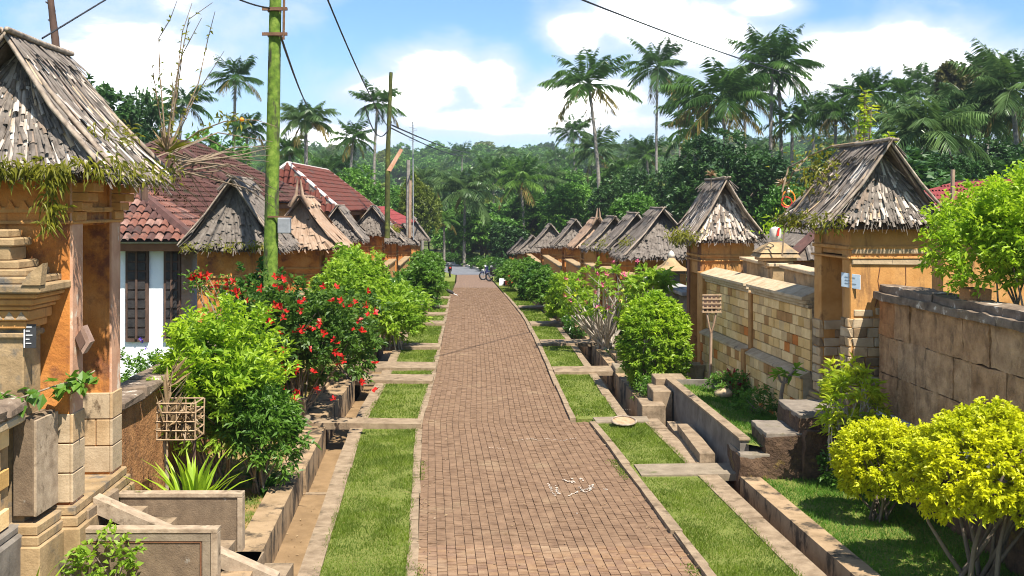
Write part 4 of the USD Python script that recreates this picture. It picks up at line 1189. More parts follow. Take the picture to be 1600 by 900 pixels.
# shrine-shaped pilaster where the yard wall meets the gate
sh = thing("wall_shrine", "stepped ochre shrine pedestal with a row of triangles beside the nearest left gate", "shrine", (-4.45, 9.25, 0.4))


def stack(mb, cx, cy, levels):
    for (hw, hd, z0, z1) in levels:
        mb.box([cx - hw, cy - hd, z0], [cx + hw, cy + hd, z1], 0.012)
    return mb


put("body", stack(MB(), -4.43, 9.30, [(0.33, 0.17, 0.4, 2.42), (0.355, 0.20, 2.28, 2.33)]), M["weathered_stone"], sh)
put("cornice", stack(MB(), -4.43, 9.30, [(0.37, 0.215, 2.36, 2.43), (0.40, 0.24, 2.43, 2.52), (0.43, 0.26, 2.525, 2.56), (0.46, 0.29, 2.565, 2.62), (0.50, 0.32, 2.625, 2.665)]), M["ochre_pale"], sh)
put("cap", stack(MB(), -4.43, 9.30, [(0.55, 0.36, 2.67, 2.74), (0.47, 0.30, 2.74, 2.80), (0.38, 0.24, 2.80, 2.86), (0.30, 0.20, 2.86, 2.93), (0.21, 0.16, 2.93, 3.05), (0.25, 0.18, 3.05, 3.12), (0.18, 0.13, 3.12, 3.19)]), M["weathered_stone"], sh)
for sx in (-1, 1):
    p_ = np.array([[0.40, -0.375, 2.74], [0.56, -0.375, 2.74], [0.58, -0.375, 2.92], [0.46, -0.375, 2.83]]) * [sx, 1, 1] + [-4.43, 9.30, 0]
    put("cap_horn", MB().prism(p_, 0.10, [0, 1, 0]), M["weathered_stone"], sh)
tr_ = MB()
for k_ in range(8):
    x_ = -4.43 - 0.40 + k_ * 0.1
    tr_.prism([[x_, 9.052, 2.445], [x_ + 0.09, 9.052, 2.445], [x_ + 0.045, 9.052, 2.51]], 0.02, [0, 1, 0])
put("triangle", tr_, M["panel_edge"], sh)
# black and white plate by the shrine
sg_ = thing("number_plate", "small black and white plate fixed beside the wall shrine on the left gate", "plate", (-4.05, 9.1, 2.2))
put("plate", MB().box([-4.085, 9.10, 2.20], [-3.985, 9.118, 2.40], 0.003), M["sign_black"], sg_)
tx_ = MB()
for k_ in range(5):
    tx_.box([-4.065, 9.095, 2.375 - 0.034 * k_], [-4.065 + [0.05, 0.035, 0.055, 0.03, 0.045][k_], 9.099, 2.381 - 0.034 * k_])
tx_.box([-4.082, 9.095, 2.205], [-4.073, 9.099, 2.395])
put("lettering", tx_, M["white_paint"], sg_)
lb = thing("letter_box", "small slanted wooden box hung on the pink edge of the left gate pier", "box", f1([0.1, -0.1, 2.1]))
def diamond(u0, u1, hw, hz):
    c = np.array([-0.016 - hw, 2.20])
    ring = np.array([[0, -hz], [-hw, -0.02], [0, hz], [hw, 0.02]]) + c
    return MB().hexa(f1(np.array([[u0, *p] for p in ring] + [[u1, *p] for p in ring])))


put("body", diamond(0.07, 0.19, 0.065, 0.125), M["box_wood"], lb)
put("face", diamond(0.062, 0.0705, 0.045, 0.09), M["dark_wood"], lb)
put("hook", MB().tube([f1([0.12, -0.03, 2.32]), f1([0.12, -0.02, 2.40])], 0.006, 5), M["rust"], lb)

# yard wall in front of the shrine, with its end pilaster and coping
yw = thing("yard_wall", "pale block yard wall with dark coping, lower left corner of the view", "wall", (-4.2, 8.2, 0))
fy = Frame([-4.13, 9.0, 0], [-0.053 * -1, -1.0], 1)            # u towards the camera, w away from the street
fy.w = np.array([-1.0, -0.053, 0])
put("core", MB().box([0.02, 0.03, -0.3], [4.0, 0.30, 1.62], to=fy), M["weathered_stone"], yw)
for c in range(5):
    for k_ in range(9):
        u_ = 0.06 + (k_ + (0.5 if c % 2 else 0)) * 0.34
        put("wall_block", MB().box([u_ + 0.006, 0.0, 0.76 + c * 0.165], [u_ + 0.334, 0.06, 0.76 + c * 0.165 + 0.153], 0.008, to=fy), M["wall_block"][int(r1.choice(6, p=[0.3, 0.25, 0.25, 0.15, 0, 0.05]))], yw)
put("base_course", MB().box([-0.05, -0.08, -0.3], [4.0, 0.30, 0.68], 0.02, to=fy).box([-0.05, -0.045, 0.683], [4.0, 0.29, 0.745], 0.01, to=fy), M["grey_wall"], yw)
put("coping", MB().box([-0.02, -0.10, 1.60], [4.0, 0.36, 1.68], 0.02, to=fy), M["coping"], yw)
for k_ in range(9):
    put("coping_stone", MB().box([-0.03 + k_ * 0.42, -0.12, 1.684], [0.375 + k_ * 0.42, 0.38, 1.80], 0.03, jit=0.012, rng=r1, to=fy), M["lichen"], yw)
pi_ = MB()
pi_.box([-4.16, 9.06, 0.8], [-3.985, 9.5, 1.62], 0.01)
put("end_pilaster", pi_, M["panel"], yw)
put("end_pilaster_lit_edge", MB().box([-3.986, 9.062, 0.8], [-3.962, 9.5, 1.60], 0.003), M["panel_edge"], yw)  # pale strip paints the sunlit street side of the pilaster
put("pilaster_foot", MB().box([-4.2, 9.0, 0.66], [-3.93, 9.5, 0.74], 0.008).box([-4.22, 8.98, 0.58], [-3.91, 9.5, 0.657], 0.008).box([-4.24, 8.96, -0.1], [-3.89, 9.5, 0.577], 0.01), M["weathered_stone"], yw)

# cheek walls and sloping ramp of the left gate
ck1 = thing("cheek_wall", "nearer concrete panel with recessed face beside the left gate ramp", "low wall", (-3.2, 9.65, 0))
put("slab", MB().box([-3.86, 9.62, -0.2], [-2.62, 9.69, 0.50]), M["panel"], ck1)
put("frame", MB().box([-3.88, 9.60, 0.50], [-2.60, 9.72, 0.54], 0.004).box([-2.66, 9.60, -0.2], [-2.60, 9.715, 0.498], 0.004), M["panel_edge"], ck1)
put("inner_edge", MB().box([-3.8, 9.612, 0.412], [-2.745, 9.622, 0.424]).box([-2.757, 9.612, -0.1], [-2.745, 9.621, 0.411]), M["clay_dark"], ck1)
put("border", MB().box([-3.85, 9.608, 0.43], [-2.665, 9.624, 0.497]).box([-2.735, 9.608, -0.1], [-2.665, 9.623, 0.427]), M["slab_dark"], ck1)
ck2 = thing("cheek_wall", "further dark concrete panel with pale lichen beside the left gate ramp", "low wall", (-3.2, 10.55, 0))
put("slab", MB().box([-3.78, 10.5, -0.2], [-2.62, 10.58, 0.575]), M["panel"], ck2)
put("frame", MB().box([-3.80, 10.485, 0.577], [-2.60, 10.6, 0.62], 0.004).box([-2.65, 10.485, -0.2], [-2.60, 10.597, 0.575], 0.004), M["panel_edge"], ck2)
rp = thing("ramp", "narrow sloping concrete ramp from the left gate down to the path", "ramp", (-3.0, 10.1, 0))
rm = MB()
for a_, b_, y0_, y1_, dz in ((-3.82, -2.15, 9.92, 10.08, 0.0),):
    z0_, z1_ = 0.73, 0.0
    rm.hexa([[a_, y0_, z0_ - 0.14], [b_, y0_, z1_ - 0.14], [b_, y1_, z1_ - 0.14], [a_, y1_, z0_ - 0.14], [a_, y0_, z0_], [b_, y0_, z1_], [b_, y1_, z1_], [a_, y1_, z0_]])
put("sloping_kerb", rm, M["panel_edge"], rp)
st = MB()
for k_ in range(6):
    st.box([-3.78 + 0.28 * k_, 10.09, -0.2], [-3.78 + 0.28 * (k_ + 1) - 0.004, 10.48, 0.50 - 0.11 * k_])
put("step", st, M["concrete"], rp)
put("landing", MB().box([-3.95, 9.72, 0.3], [-3.783, 10.48, 0.672], 0.01), M["concrete"], rp)

# rust brown wall beyond the left gate
dw = thing("yard_wall", "rust brown yard wall beyond the nearest left gate, half behind shrubs", "wall", (-4.2, 14, 0))
fd = street_frame(-1, 11.05, 18.6)
put("wall", MB().box([0, 0.05, -0.1], [7.6, 0.32, 1.30], to=fd), M["tuff"][2], dw)
for k_ in range(10):
    put("coping_stone", MB().box([0.76 * k_ - 0.03, -0.03, 1.303], [0.76 * (k_ + 1) - 0.05, 0.40, 1.40], 0.02, jit=0.012, rng=r1, to=fd), M["lichen"], dw)

# the other gates
gate("ochre gate with steep grey bamboo gable, second on the left, behind the mossy pole", -1, 18.9, 1.3, 1.15, 0.3, 2.70, 3.86, wc=0.52, s=0.80, ua=-0.3, ra=-0.2, parts=0, width=0.075, courses=5, zg=0.0, group=LG)
gate("ochre gate with tan split bamboo roof and upswept ridge, right of the mossy pole", -1, 26.2, 1.35, 1.25, 0.2, 2.42, 3.58, wc=0.42, s=0.92, ra=-0.35, ua=-0.5, ub=2.0, fresh_bamboo=True, finial=True, width=0.14, courses=4, zg=0.0, group=LG, mess=0.05, curve=1.3)
gate("weathered gate roof wedged behind the tan bamboo gate on the left", -1, 34, 1.3, 1.2, 0.1, 2.36, 3.36, wc=0.47, s=0.75, width=0.09, courses=4, zg=-0.1, group=LG, ridge=True)
gate("ochre gate with dark gable hole, in front of the red tiled roofs on the left", -1, 45.6, 1.4, 1.3, -0.35, 2.20, 3.34, wc=0.40, s=0.95, width=0.10, courses=4, zg=-0.5, group=LG)
gate("low grey gate partly behind the dark gabled gate on the left", -1, 55, 1.4, 1.3, -0.8, 1.55, 2.5, wc=0.45, s=0.85, width=0.11, courses=4, zg=-1.0, group=LG)
gate("small grey gate near the far end of the left row", -1, 68, 1.4, 1.3, -1.3, 1.0, 2.2, wc=0.45, s=0.9, width=0.13, courses=3, zg=-1.5, group=LG)
gate("last gate visible in the left row, with a mossy ridge", -1, 84, 1.6, 1.5, -2.0, 0.8, 2.45, wc=0.5, s=1.15, width=0.16, courses=3, zg=-2.2, group=LG)

g2, f2, r2 = gate("cracked ochre gate with grey bamboo roof and stone block feet, nearest on the right", 1, 14.0, 1.27, 1.10, 0.80, 3.19, 4.20, pw=0.27, wc=0.43, s=0.74, ua=-0.25, ub=1.75, ra=-0.22, rb_=1.35, plaster="ochre_pale", parts=295, width=0.038, courses=6, zg=0.0, group=RG, mould=(0.40, 0.52), pole_r=0.025)
pbk = 0
for (pu, pv) in ((0, 0.27), (1.0, 1.27)):
    for c in range(9):
        z0 = 0.82 + 0.125 * c
        if c > 6 and r2.uniform() < 0.4:
            continue
        n_ = 1 if c % 2 else 2
        for k_ in range(n_):
            put("stone_block", MB().box([pu + (pv - pu) * k_ / n_ - 0.01, -0.028, z0], [pu + (pv - pu) * (k_ + 1) / n_ - 0.012, 0.03, z0 + 0.115], 0.01, jit=0.006, rng=r2, to=f2), M["pier_block"][int(r2.choice(3, p=[0.4, 0.4, 0.2]))], g2)
        w_ = 0.0
        while w_ < (0.42 if pu == 0 else 0.9):
            ln_ = r2.uniform(0.14, 0.3)
            if r2.uniform() < 0.85:
                put("stone_block", MB().box([pu - 0.03, w_ + 0.035, z0], [pu + 0.03, w_ + ln_ + 0.025, z0 + 0.115], 0.01, jit=0.006, rng=r2, to=f2), M["pier_block"][int(r2.choice(3, p=[0.4, 0.35, 0.25]))], g2)
            w_ += ln_
for k_, (z0, w0, w1) in enumerate(((1.96, 0.05, 0.3), (1.98, 0.34, 0.62), (1.95, 0.7, 1.0), (2.62, 0.02, 1.08), (2.76, 0.02, 1.08))):
    put("stone_course", MB().box([-0.02, w0, z0], [0.02, w1, z0 + 0.085], 0.01, jit=0.004, rng=r2, to=f2), M["pier_block"][0], g2)
cr = MB()
for pts in ([(0.40, 2.60), (0.37, 2.42), (0.39, 2.28), (0.33, 2.08)], [(0.74, 2.60), (0.745, 2.40), (0.72, 2.25), (0.74, 2.08)], [(0.28, 2.02), (0.25, 1.90), (0.27, 1.82)]):
    cr.tube([f2([-0.0005, a, b]) for a, b in pts], 0.007, 4)
put("crack", cr, M["clay_dark"], g2)
pb_ = thing("name_plate", "pale blue plate hung on the street corner of the right gate", "plate", f2([0.1, -0.05, 2.3]))
_a, _b = np.array([0.10, -0.075]), np.array([-0.075, 0.10])
_n = np.array([-0.012, -0.012])
put("plate", MB().hexa(f2(np.array([[*_a, 2.345], [*_b, 2.315], [*(_b - _n), 2.315], [*(_a - _n), 2.345], [*_a, 2.525], [*_b, 2.50], [*(_b - _n), 2.50], [*(_a - _n), 2.525]]))), M["sign_blue"], pb_)
for k_ in range(3):
    q0_, q1_ = _a + (_b - _a) * 0.2, _a + (_b - _a) * [0.75, 0.6, 0.8][k_]
    z_ = 2.47 - 0.04 * k_
    put("faint_writing", MB().hexa(f2(np.array([[*(q0_ + _n * 0.2), z_], [*(q1_ + _n * 0.2), z_ - 0.012], [*(q1_ - _n * 0.3), z_ - 0.012], [*(q0_ - _n * 0.3), z_], [*(q0_ + _n * 0.2), z_ + 0.006], [*(q1_ + _n * 0.2), z_ - 0.006], [*(q1_ - _n * 0.3), z_ - 0.006], [*(q0_ - _n * 0.3), z_ + 0.006]]))), M["steel"], pb_)

g3, f3, r3 = gate("ochre gate with broad grey bamboo gable, second on the right, past the pale block wall", 1, 21.3, 1.25, 1.06, 0.08, 2.76, 3.90, plaster="ochre_pale", pw=0.25, wc=0.47, s=0.70, ra=-0.12, ua=-0.28, parts=295, width=0.05, courses=6, zg=-0.2, facing="clay_dark", group=RG, pole_r=0.025, mould=(0.42, 0.50))
gate("third gate on the right with thatch hanging over pale ochre walls", 1, 27.9, 1.3, 1.1, -0.05, 2.12, 3.30, wc=0.47, s=1.0, ua=-0.7, ub=2.1, width=0.07, courses=6, zg=-0.2, facing="clay_dark", plaster="ochre_pale", group=RG)
gate("fourth gate on the right, thin grey gable over dark doorway", 1, 32.2, 1.3, 1.1, -0.1, 2.12, 3.14, wc=0.47, s=0.88, width=0.09, courses=4, zg=-0.2, group=RG)
gate("fifth gate on the right with crossed gable poles", 1, 37.0, 1.3, 1.1, -0.3, 1.95, 2.98, wc=0.47, s=0.9, width=0.10, courses=4, zg=-0.4, group=RG)
gate("sixth gate on the right with brown bamboo roof and twin upright finials", 1, 42.0, 1.5, 1.4, -0.45, 1.82, 2.86, wc=0.5, s=0.9, fresh_bamboo=True, finial=True, width=0.16, courses=3, zg=-0.6, plaster="ochre_pale", group=RG, mess=0.05)
gate("seventh gate on the right, grey gable just left of the brown roof", 1, 50.5, 1.4, 1.3, -0.8, 1.55, 2.70, wc=0.5, s=0.95, width=0.11, courses=4, zg=-0.9, group=RG)
gate("eighth gate on the right with sagging grey thatch", 1, 65, 1.6, 1.5, -1.4, 0.95, 2.22, wc=0.5, s=1.1, width=0.13, courses=3, zg=-1.5, group=RG)
gate("ninth gate on the right, small thatch above shrubs", 1, 82, 1.7, 1.5, -2.0, -0.1, 1.05, wc=0.5, s=1.15, width=0.16, courses=3, zg=-2.2, group=RG)
gate("tenth gate on the right, tiny grey roof near the far end", 1, 97, 1.7, 1.5, -2.6, -0.85, 0.42, wc=0.5, s=1.2, width=0.18, courses=3, zg=-2.8, group=RG)
gate("last gate on the right with orange tan roof and pointed ridge", 1, 111, 1.9, 1.7, -2.9, -1.25, 0.0, wc=0.5, s=1.3, fresh_bamboo=True, finial=True, width=0.25, courses=3, zg=-3.1, group=RG, mess=0.03)

# ------------------------------------------------------------------ walls on the right
rw = rng_of("walls")
pw_ = thing("block_wall", "pale sandstone block wall with rust coloured blocks and coping between the right gates", "wall", (3.9, 18, 0.2))
for (ya, yb) in ((15.42, 18.02), (18.16, 20.9)):
    fw = street_frame(1, ya, yb)
    Lw = float(np.hypot(float(SR(yb) - SR(ya)), yb - ya))
    put("wall_core", MB().box([0, 0.03, 0.0], [Lw, 0.36, 2.02], to=fw), M["coping"], pw_)
    put("lower_core", MB().box([0, -0.10, 0.0], [Lw, 0.04, 0.93], to=fw), M["coping"], pw_)
    for (zb, nz, hz, w0) in ((0.10, 5, 0.166, -0.125), (1.04, 6, 0.148, 0.0)):
        for c in range(nz):
            u_ = -(0.12 if c % 2 else 0.0)
            while u_ < Lw - 0.02:
                e_ = min(u_ + 0.24, Lw)
                a_ = max(u_, 0)
                if e_ - a_ > 0.05:
                    tone = int(rw.choice(6, p=[0.30, 0.26, 0.21, 0.12, 0.04, 0.07]))
                    pr = rw.uniform(-0.004, 0.006)
                    put("wall_block", MB().box([a_ + 0.003, w0 - pr, zb + c * hz + 0.003], [e_ - 0.003, w0 + 0.05, zb + (c + 1) * hz - 0.003], 0.006, to=fw), M["wall_block"][tone], pw_)
                u_ += 0.24
    led = MB()
    led.hexa(fw(np.array([[0, -0.145, 0.935], [Lw, -0.145, 0.935], [Lw, 0.03, 0.935], [0, 0.03, 0.935], [0, -0.145, 0.965], [Lw, -0.145, 0.965], [Lw, -0.002, 1.035], [0, -0.002, 1.035]])))
    put("ledge", led, M["coping"], pw_)
    put("cornice", MB().box([0, -0.035, 1.933], [Lw, 0.39, 1.985], 0.006, to=fw).box([0, -0.075, 1.988], [Lw, 0.43, 2.045], 0.006, to=fw), M["coping"], pw_)
    n_ = 6
    for k_ in range(n_):
        a_, b_ = Lw * k_ / n_ + 0.004, Lw * (k_ + 1) / n_ - 0.004
        put("coping_stone", MB().hexa(fw(np.array([[a_, -0.12, 2.048], [b_, -0.12, 2.048], [b_, 0.47, 2.048], [a_, 0.47, 2.048], [a_, -0.12, 2.09], [b_, -0.12, 2.09], [b_, 0.17, 2.20], [a_, 0.17, 2.20]]))), M["coping"], pw_)
        put("coping_stone", MB().hexa(fw(np.array([[a_, 0.174, 2.048], [b_, 0.174, 2.048], [b_, 0.47, 2.048], [a_, 0.47, 2.048], [a_, 0.174, 2.20], [b_, 0.174, 2.20], [b_, 0.47, 2.09], [a_, 0.47, 2.09]]))), M["coping"], pw_)
fw = street_frame(1, 18.02, 18.16)
put("pilaster", MB().box([-0.02, -0.16, 0.0], [0.17, 0.10, 1.0], 0.01, to=fw).box([0.0, -0.04, 1.0], [0.15, 0.10, 1.94], 0.01, to=fw), M["wall_block"][5], pw_)
fw = street_frame(1, 20.9, 21.3)
put("end_pier", MB().box([0.0, -0.08, 0.0], [0.40, 0.3, 2.1], 0.015, to=fw), M["ochre_pale"], pw_)
sc = thing("inner_wall", "second pale yard wall seen stepping behind the block wall by the shrine", "wall", (4.6, 18.3, 0.2))
put("wall", MB().box([4.55, 15.6, 0.2], [4.75, 18.2, 2.34]).box([4.45, 18.6, 0.2], [4.65, 21.0, 2.34]), M["weathered_stone"], sc)
put("coping", MB().box([4.48, 15.6, 2.343], [4.82, 18.25, 2.40], 0.01).box([4.38, 18.55, 2.343], [4.72, 21.0, 2.40], 0.01), M["coping"], sc)

bw = thing("tuff_wall", "brown weathered wall of large stone blocks with lichen coping, nearest on the right", "wall", (4.9, 10.5, 0))
fb = Frame([float(SR(13.93)) + 0.36, 13.93, 0], [0.058, -1.0], 1)
fb.w = np.array([1.0, 0.058, 0])
put("core", MB().box([0, 0.04, 0.0], [7.0, 0.34, 2.2], to=fb), M["lava"], bw)
u_ = 0.0
for c, (za, zb) in enumerate(((0.80, 1.27), (1.275, 1.74), (1.745, 2.195))):
    u_ = -0.15 * c
    while u_ < 6.9:
        ln_ = rw.uniform(0.42, 0.85)
        a_, b_ = max(u_, 0) + 0.006, min(u_ + ln_, 7.0) - 0.006
        if b_ - a_ > 0.08:
            o_ = rw.uniform(0, 0.022)
            put("stone_block", MB().rock([a_ - 0.003, -o_ - 0.012, za + 0.001], [b_ + 0.003, 0.06, zb - 0.001], rw, 0.020, 9.0, rounding=0.03, to=fb), M["tuff"][int(rw.choice(3, p=[0.5, 0.42, 0.08]))], bw, smooth=40)
        u_ += ln_
for k_ in range(9):
    a_ = k_ * 0.78
    put("coping_stone", MB().rock([a_ - 0.02, -0.09, 2.195], [a_ + 0.77, 0.42, 2.29], rw, 0.025, 6, rounding=0.06, to=fb), M["lichen"], bw, smooth=40)
    put("coping_stone", MB().rock([a_ - 0.02, -0.02, 2.28], [a_ + 0.77, 0.34, 2.375], rw, 0.03, 6, rounding=0.08, to=fb), M["lichen"], bw, smooth=40)
put("coping_knob", MB().rock([2.05, 0.05, 2.36], [2.30, 0.30, 2.50], rw, 0.02, 6, rounding=0.2, to=fb), M["tuff"][2], bw)
put("plinth_band", MB().box([0.0, -0.06, 0.69], [7.0, 0.06, 0.795], 0.012, to=fb), M["limewash"], bw)
for k_ in range(11):
    a_ = k_ * 0.62
    put("base_rock", MB().rock([a_ - 0.01, -0.26 - rw.uniform(0, 0.05), -0.1], [a_ + 0.63, 0.05, 0.64 - rw.uniform(0, 0.06)], rw, 0.06, 4.5, to=fb), M["lava"], bw, smooth=40)
put("base_ledge", MB().box([0.0, -0.16, 0.6], [7.0, 0.0, 0.685], 0.02, to=fb), M["lichen"], bw)

rs = thing("rock_steps", "three dark lava rock steps climbing to the nearest right gate", "steps", (3.5, 14, 0))
for (x0, x1, y0, y1, z1) in ((2.84, 3.26, 13.5, 14.25, 0.31), (3.16, 3.66, 13.52, 14.35, 0.56), (3.58, 4.36, 13.55, 14.6, 0.79)):
    put("rock", MB().rock([x0 - 0.02, y0 - 0.02, -0.2], [x1 + 0.02, y1, z1 - 0.03], rw, 0.05, 5.5), M["lava"], rs, smooth=40)
    put("tread", MB().rock([x0 - 0.01, y0 + 0.0, z1 - 0.075], [x1 + 0.0, y1, z1], rw, 0.022, 6.0), M["lava_top"], rs, smooth=40)
put("side_rock", MB().rock([3.6, 13.42, -0.2], [4.6, 13.66, 0.62], rw, 0.07, 4.0), M["lava"], rs, smooth=40)
# small concrete steps to the second right gate
cs = thing("steps", "concrete steps rising from the right channel to the terrace corner", "steps", (2.3, 17.8, 0))
put("step", MB().box([2.08, 17.42, -0.3], [2.46, 18.1, 0.19], 0.01), M["concrete"], cs)
put("step", MB().box([2.30, 17.75, -0.3], [2.62, 18.5, 0.36], 0.01), M["concrete"], cs)
put("step", MB().box([2.42, 18.35, -0.3], [2.95, 18.9, 0.47], 0.01), M["concrete"], cs)
ct = thing("step_post", "square concrete step with a low back post at the pale slab bridge", "step", (2.2, 22.2, 0))
put("seat", MB().box([2.06, 21.75, -0.3], [2.52, 22.5, 0.14], 0.012), M["slab_dark"], ct)
put("post", MB().box([2.16, 22.35, 0.13], [2.44, 22.62, 0.42], 0.03), M["slab_dark"], ct)
pd = thing("pedestal", "small square stone pedestal beside the slab bridge below the frangipani", "pedestal", (2.05, 27.0, 0))
put("foot", MB().box([1.93, 26.75, -0.1], [2.33, 27.15, 0.12], 0.012), M["concrete"], pd)
_p = MB()
_p.hexa([[1.99, 26.8, 0.123], [2.27, 26.8, 0.123], [2.27, 27.08, 0.123], [1.99, 27.08, 0.123], [2.02, 26.84, 0.46], [2.24, 26.84, 0.46], [2.24, 27.05, 0.46], [2.02, 27.05, 0.46]])
put("body", _p, M["pier_block"][1], pd)
gw = thing("yard_wall", "grey stained wall with flat grey coping between the second and third right gates", "wall", (3.6, 24.5, 0))
fg = street_frame(1, 22.65, 27.8)
put("wall", MB().box([0, 0.02, -0.3], [5.1, 0.25, 1.5], to=fg), M["grey_wall"], gw)
for k_ in range(5):
    put("coping_stone", MB().box([k_ * 1.02 + 0.006, -0.10, 1.503], [k_ * 1.02 + 1.014, 0.10, 1.58], 0.008, to=fg).box([k_ * 1.02 + 0.006, 0.104, 1.503], [k_ * 1.02 + 1.014, 0.34, 1.60], 0.008, to=fg), M["grey_cap"], gw)
for i_, (a_, b_) in enumerate(((29.3, 32.1), (33.6, 36.9), (38.4, 41.9), (43.6, 50.3), (52, 64.8), (66.7, 81.8))):
    ff = street_frame(1, a_, b_)
    zz = float(zr((a_ + b_) / 2))
    n_ = thing("yard_wall", ["ochre wall between the third and fourth right gates", "ochre wall between the fourth and fifth right gates", "ochre wall between the fifth and sixth right gates", "ochre wall beyond the brown roofed right gate", "long ochre wall far along the right", "furthest ochre wall along the right"][i_], "wall", ff([0, 0, zz]))
    Lf = float(np.hypot(b_ - a_, float(SR(b_) - SR(a_))))
    put("wall", MB().box([0, 0.05, zz - 0.7], [Lf, 0.28, zz + 1.35], to=ff), M["ochre_pale"], n_)
    put("coping", MB().box([0, -0.02, zz + 1.353], [Lf, 0.36, zz + 1.45], 0.02, to=ff), M["weathered_stone"], n_)
for i_, (a_, b_) in enumerate(((20.3, 26.0), (27.7, 33.9), (35.5, 45.4), (47.1, 54.8), (56.6, 67.8))):
    ff = street_frame(-1, a_, b_)
    zz = float(zr((a_ + b_) / 2))
    n_ = thing("yard_wall", ["wall behind the shrubs between the second and third left gates", "wall behind the shrubs past the tan bamboo gate", "wall behind the shrubs below the red tiled roofs", "wall between the far left gates", "furthest wall along the left"][i_], "wall", ff([0, 0, zz]))
    Lf = float(np.hypot(b_ - a_, float(SL(b_) - SL(a_))))
    put("wall", MB().box([0, 0.05, zz - 0.7], [Lf, 0.28, zz + 1.3], to=ff), M["ochre_pale"], n_)
    put("coping", MB().box([0, -0.02, zz + 1.303], [Lf, 0.36, zz + 1.4], 0.02, to=ff), M["weathered_stone"], n_)

# shrine standing behind the block wall
ss = thing("shrine", "carved stone shrine with stepped cap and striped pot behind the block wall", "shrine", (4.55, 19.0, 0.2))
put("shaft", stack(MB(), 4.60, 19.0, [(0.16, 0.16, 0.2, 2.30), (0.20, 0.20, 2.30, 2.36), (0.25, 0.25, 2.363, 2.43), (0.30, 0.30, 2.433, 2.49)]), M["pier_block"][1], ss)
_c = MB()
for (a_, b_, z0, z1) in ((0.36, 0.30, 2.493, 2.57), (0.33, 0.12, 2.573, 2.75)):
    _c.hexa([[4.60 - a_, 19 - a_, z0], [4.60 + a_, 19 - a_, z0], [4.60 + a_, 19 + a_, z0], [4.60 - a_, 19 + a_, z0], [4.60 - b_, 19 - b_, z1], [4.60 + b_, 19 - b_, z1], [4.60 + b_, 19 + b_, z1], [4.60 - b_, 19 + b_, z1]])
put("cap", _c, M["weathered_stone"], ss)
put("pot", MB().lathe([(0.05, 2.77), (0.09, 2.80), (0.105, 2.88), (0.10, 2.97), (0.06, 3.01), (0, 3.02)], (4.60, 19, 0), 10), M["limewash"], ss, smooth=True)
put("pot_stripe", MB().hexa([[4.60 + x, 19 - 0.127 + 0.0, z] for x, z in ((-0.01, 2.86), (0.03, 2.86))] + [[4.60 + x, 19 - 0.10, z] for x, z in ((0.03, 2.86), (-0.01, 2.86))] + [[4.60 + x, 19 - 0.127, z] for x, z in ((0.02, 3.0), (0.05, 3.0))] + [[4.60 + x, 19 - 0.10, z] for x, z in ((0.05, 3.0), (0.02, 3.0))]), M["red_paint"], ss)
s2 = thing("shrine", "pale stone lantern shrine behind the grey wall, left of the second right gate", "shrine", (3.9, 26.2, 0))
put("shaft", stack(MB(), 3.85, 26.3, [(0.18, 0.18, 0, 1.75), (0.3, 0.3, 1.753, 1.82)]), M["grey_wall"], s2)
_c = MB()
for (a_, b_, z0, z1) in ((0.42, 0.20, 1.823, 1.95), (0.20, 0.06, 1.953, 2.12)):
    _c.hexa([[3.85 - a_, 26.3 - a_, z0], [3.85 + a_, 26.3 - a_, z0], [3.85 + a_, 26.3 + a_, z0], [3.85 - a_, 26.3 + a_, z0], [3.85 - b_, 26.3 - b_, z1], [3.85 + b_, 26.3 - b_, z1], [3.85 + b_, 26.3 + b_, z1], [3.85 - b_, 26.3 + b_, z1]])
put("cap", _c, M["weathered_stone"], s2)
put("knob", MB().lathe([(0.04, 2.12), (0.09, 2.18), (0.05, 2.26), (0.0, 2.30)], (3.85, 26.3, 0), 8), M["limewash"], s2, smooth=True)

# ------------------------------------------------------------------ tiled houses
def tile_face(S, nx, ny, w, rng):
    """Curved clay tiles laid in rows on S(t, q), t down the slope."""
    out = []
    for i in range(ny):
        for k in range(nx):
            q = (k + 0.5) / nx + rng.normal(0, 0.05) / nx
            a, b = S(i / ny - 0.012, q), S(min((i + 1.12) / ny, 1.02), q)
            if a is None or b is None:
                continue
            n = unit(np.cross(S(0.5, 0.9) - S(0.5, 0.1), S(0.9, 0.5) - S(0.1, 0.5)))
            n = n if n[2] > 0 else -n
            out.append(strip_pts(a + n * 0.015, b + n * rng.uniform(0.035, 0.055), n, w * 0.92, w * 1.02, rng, 0.36))
    return out


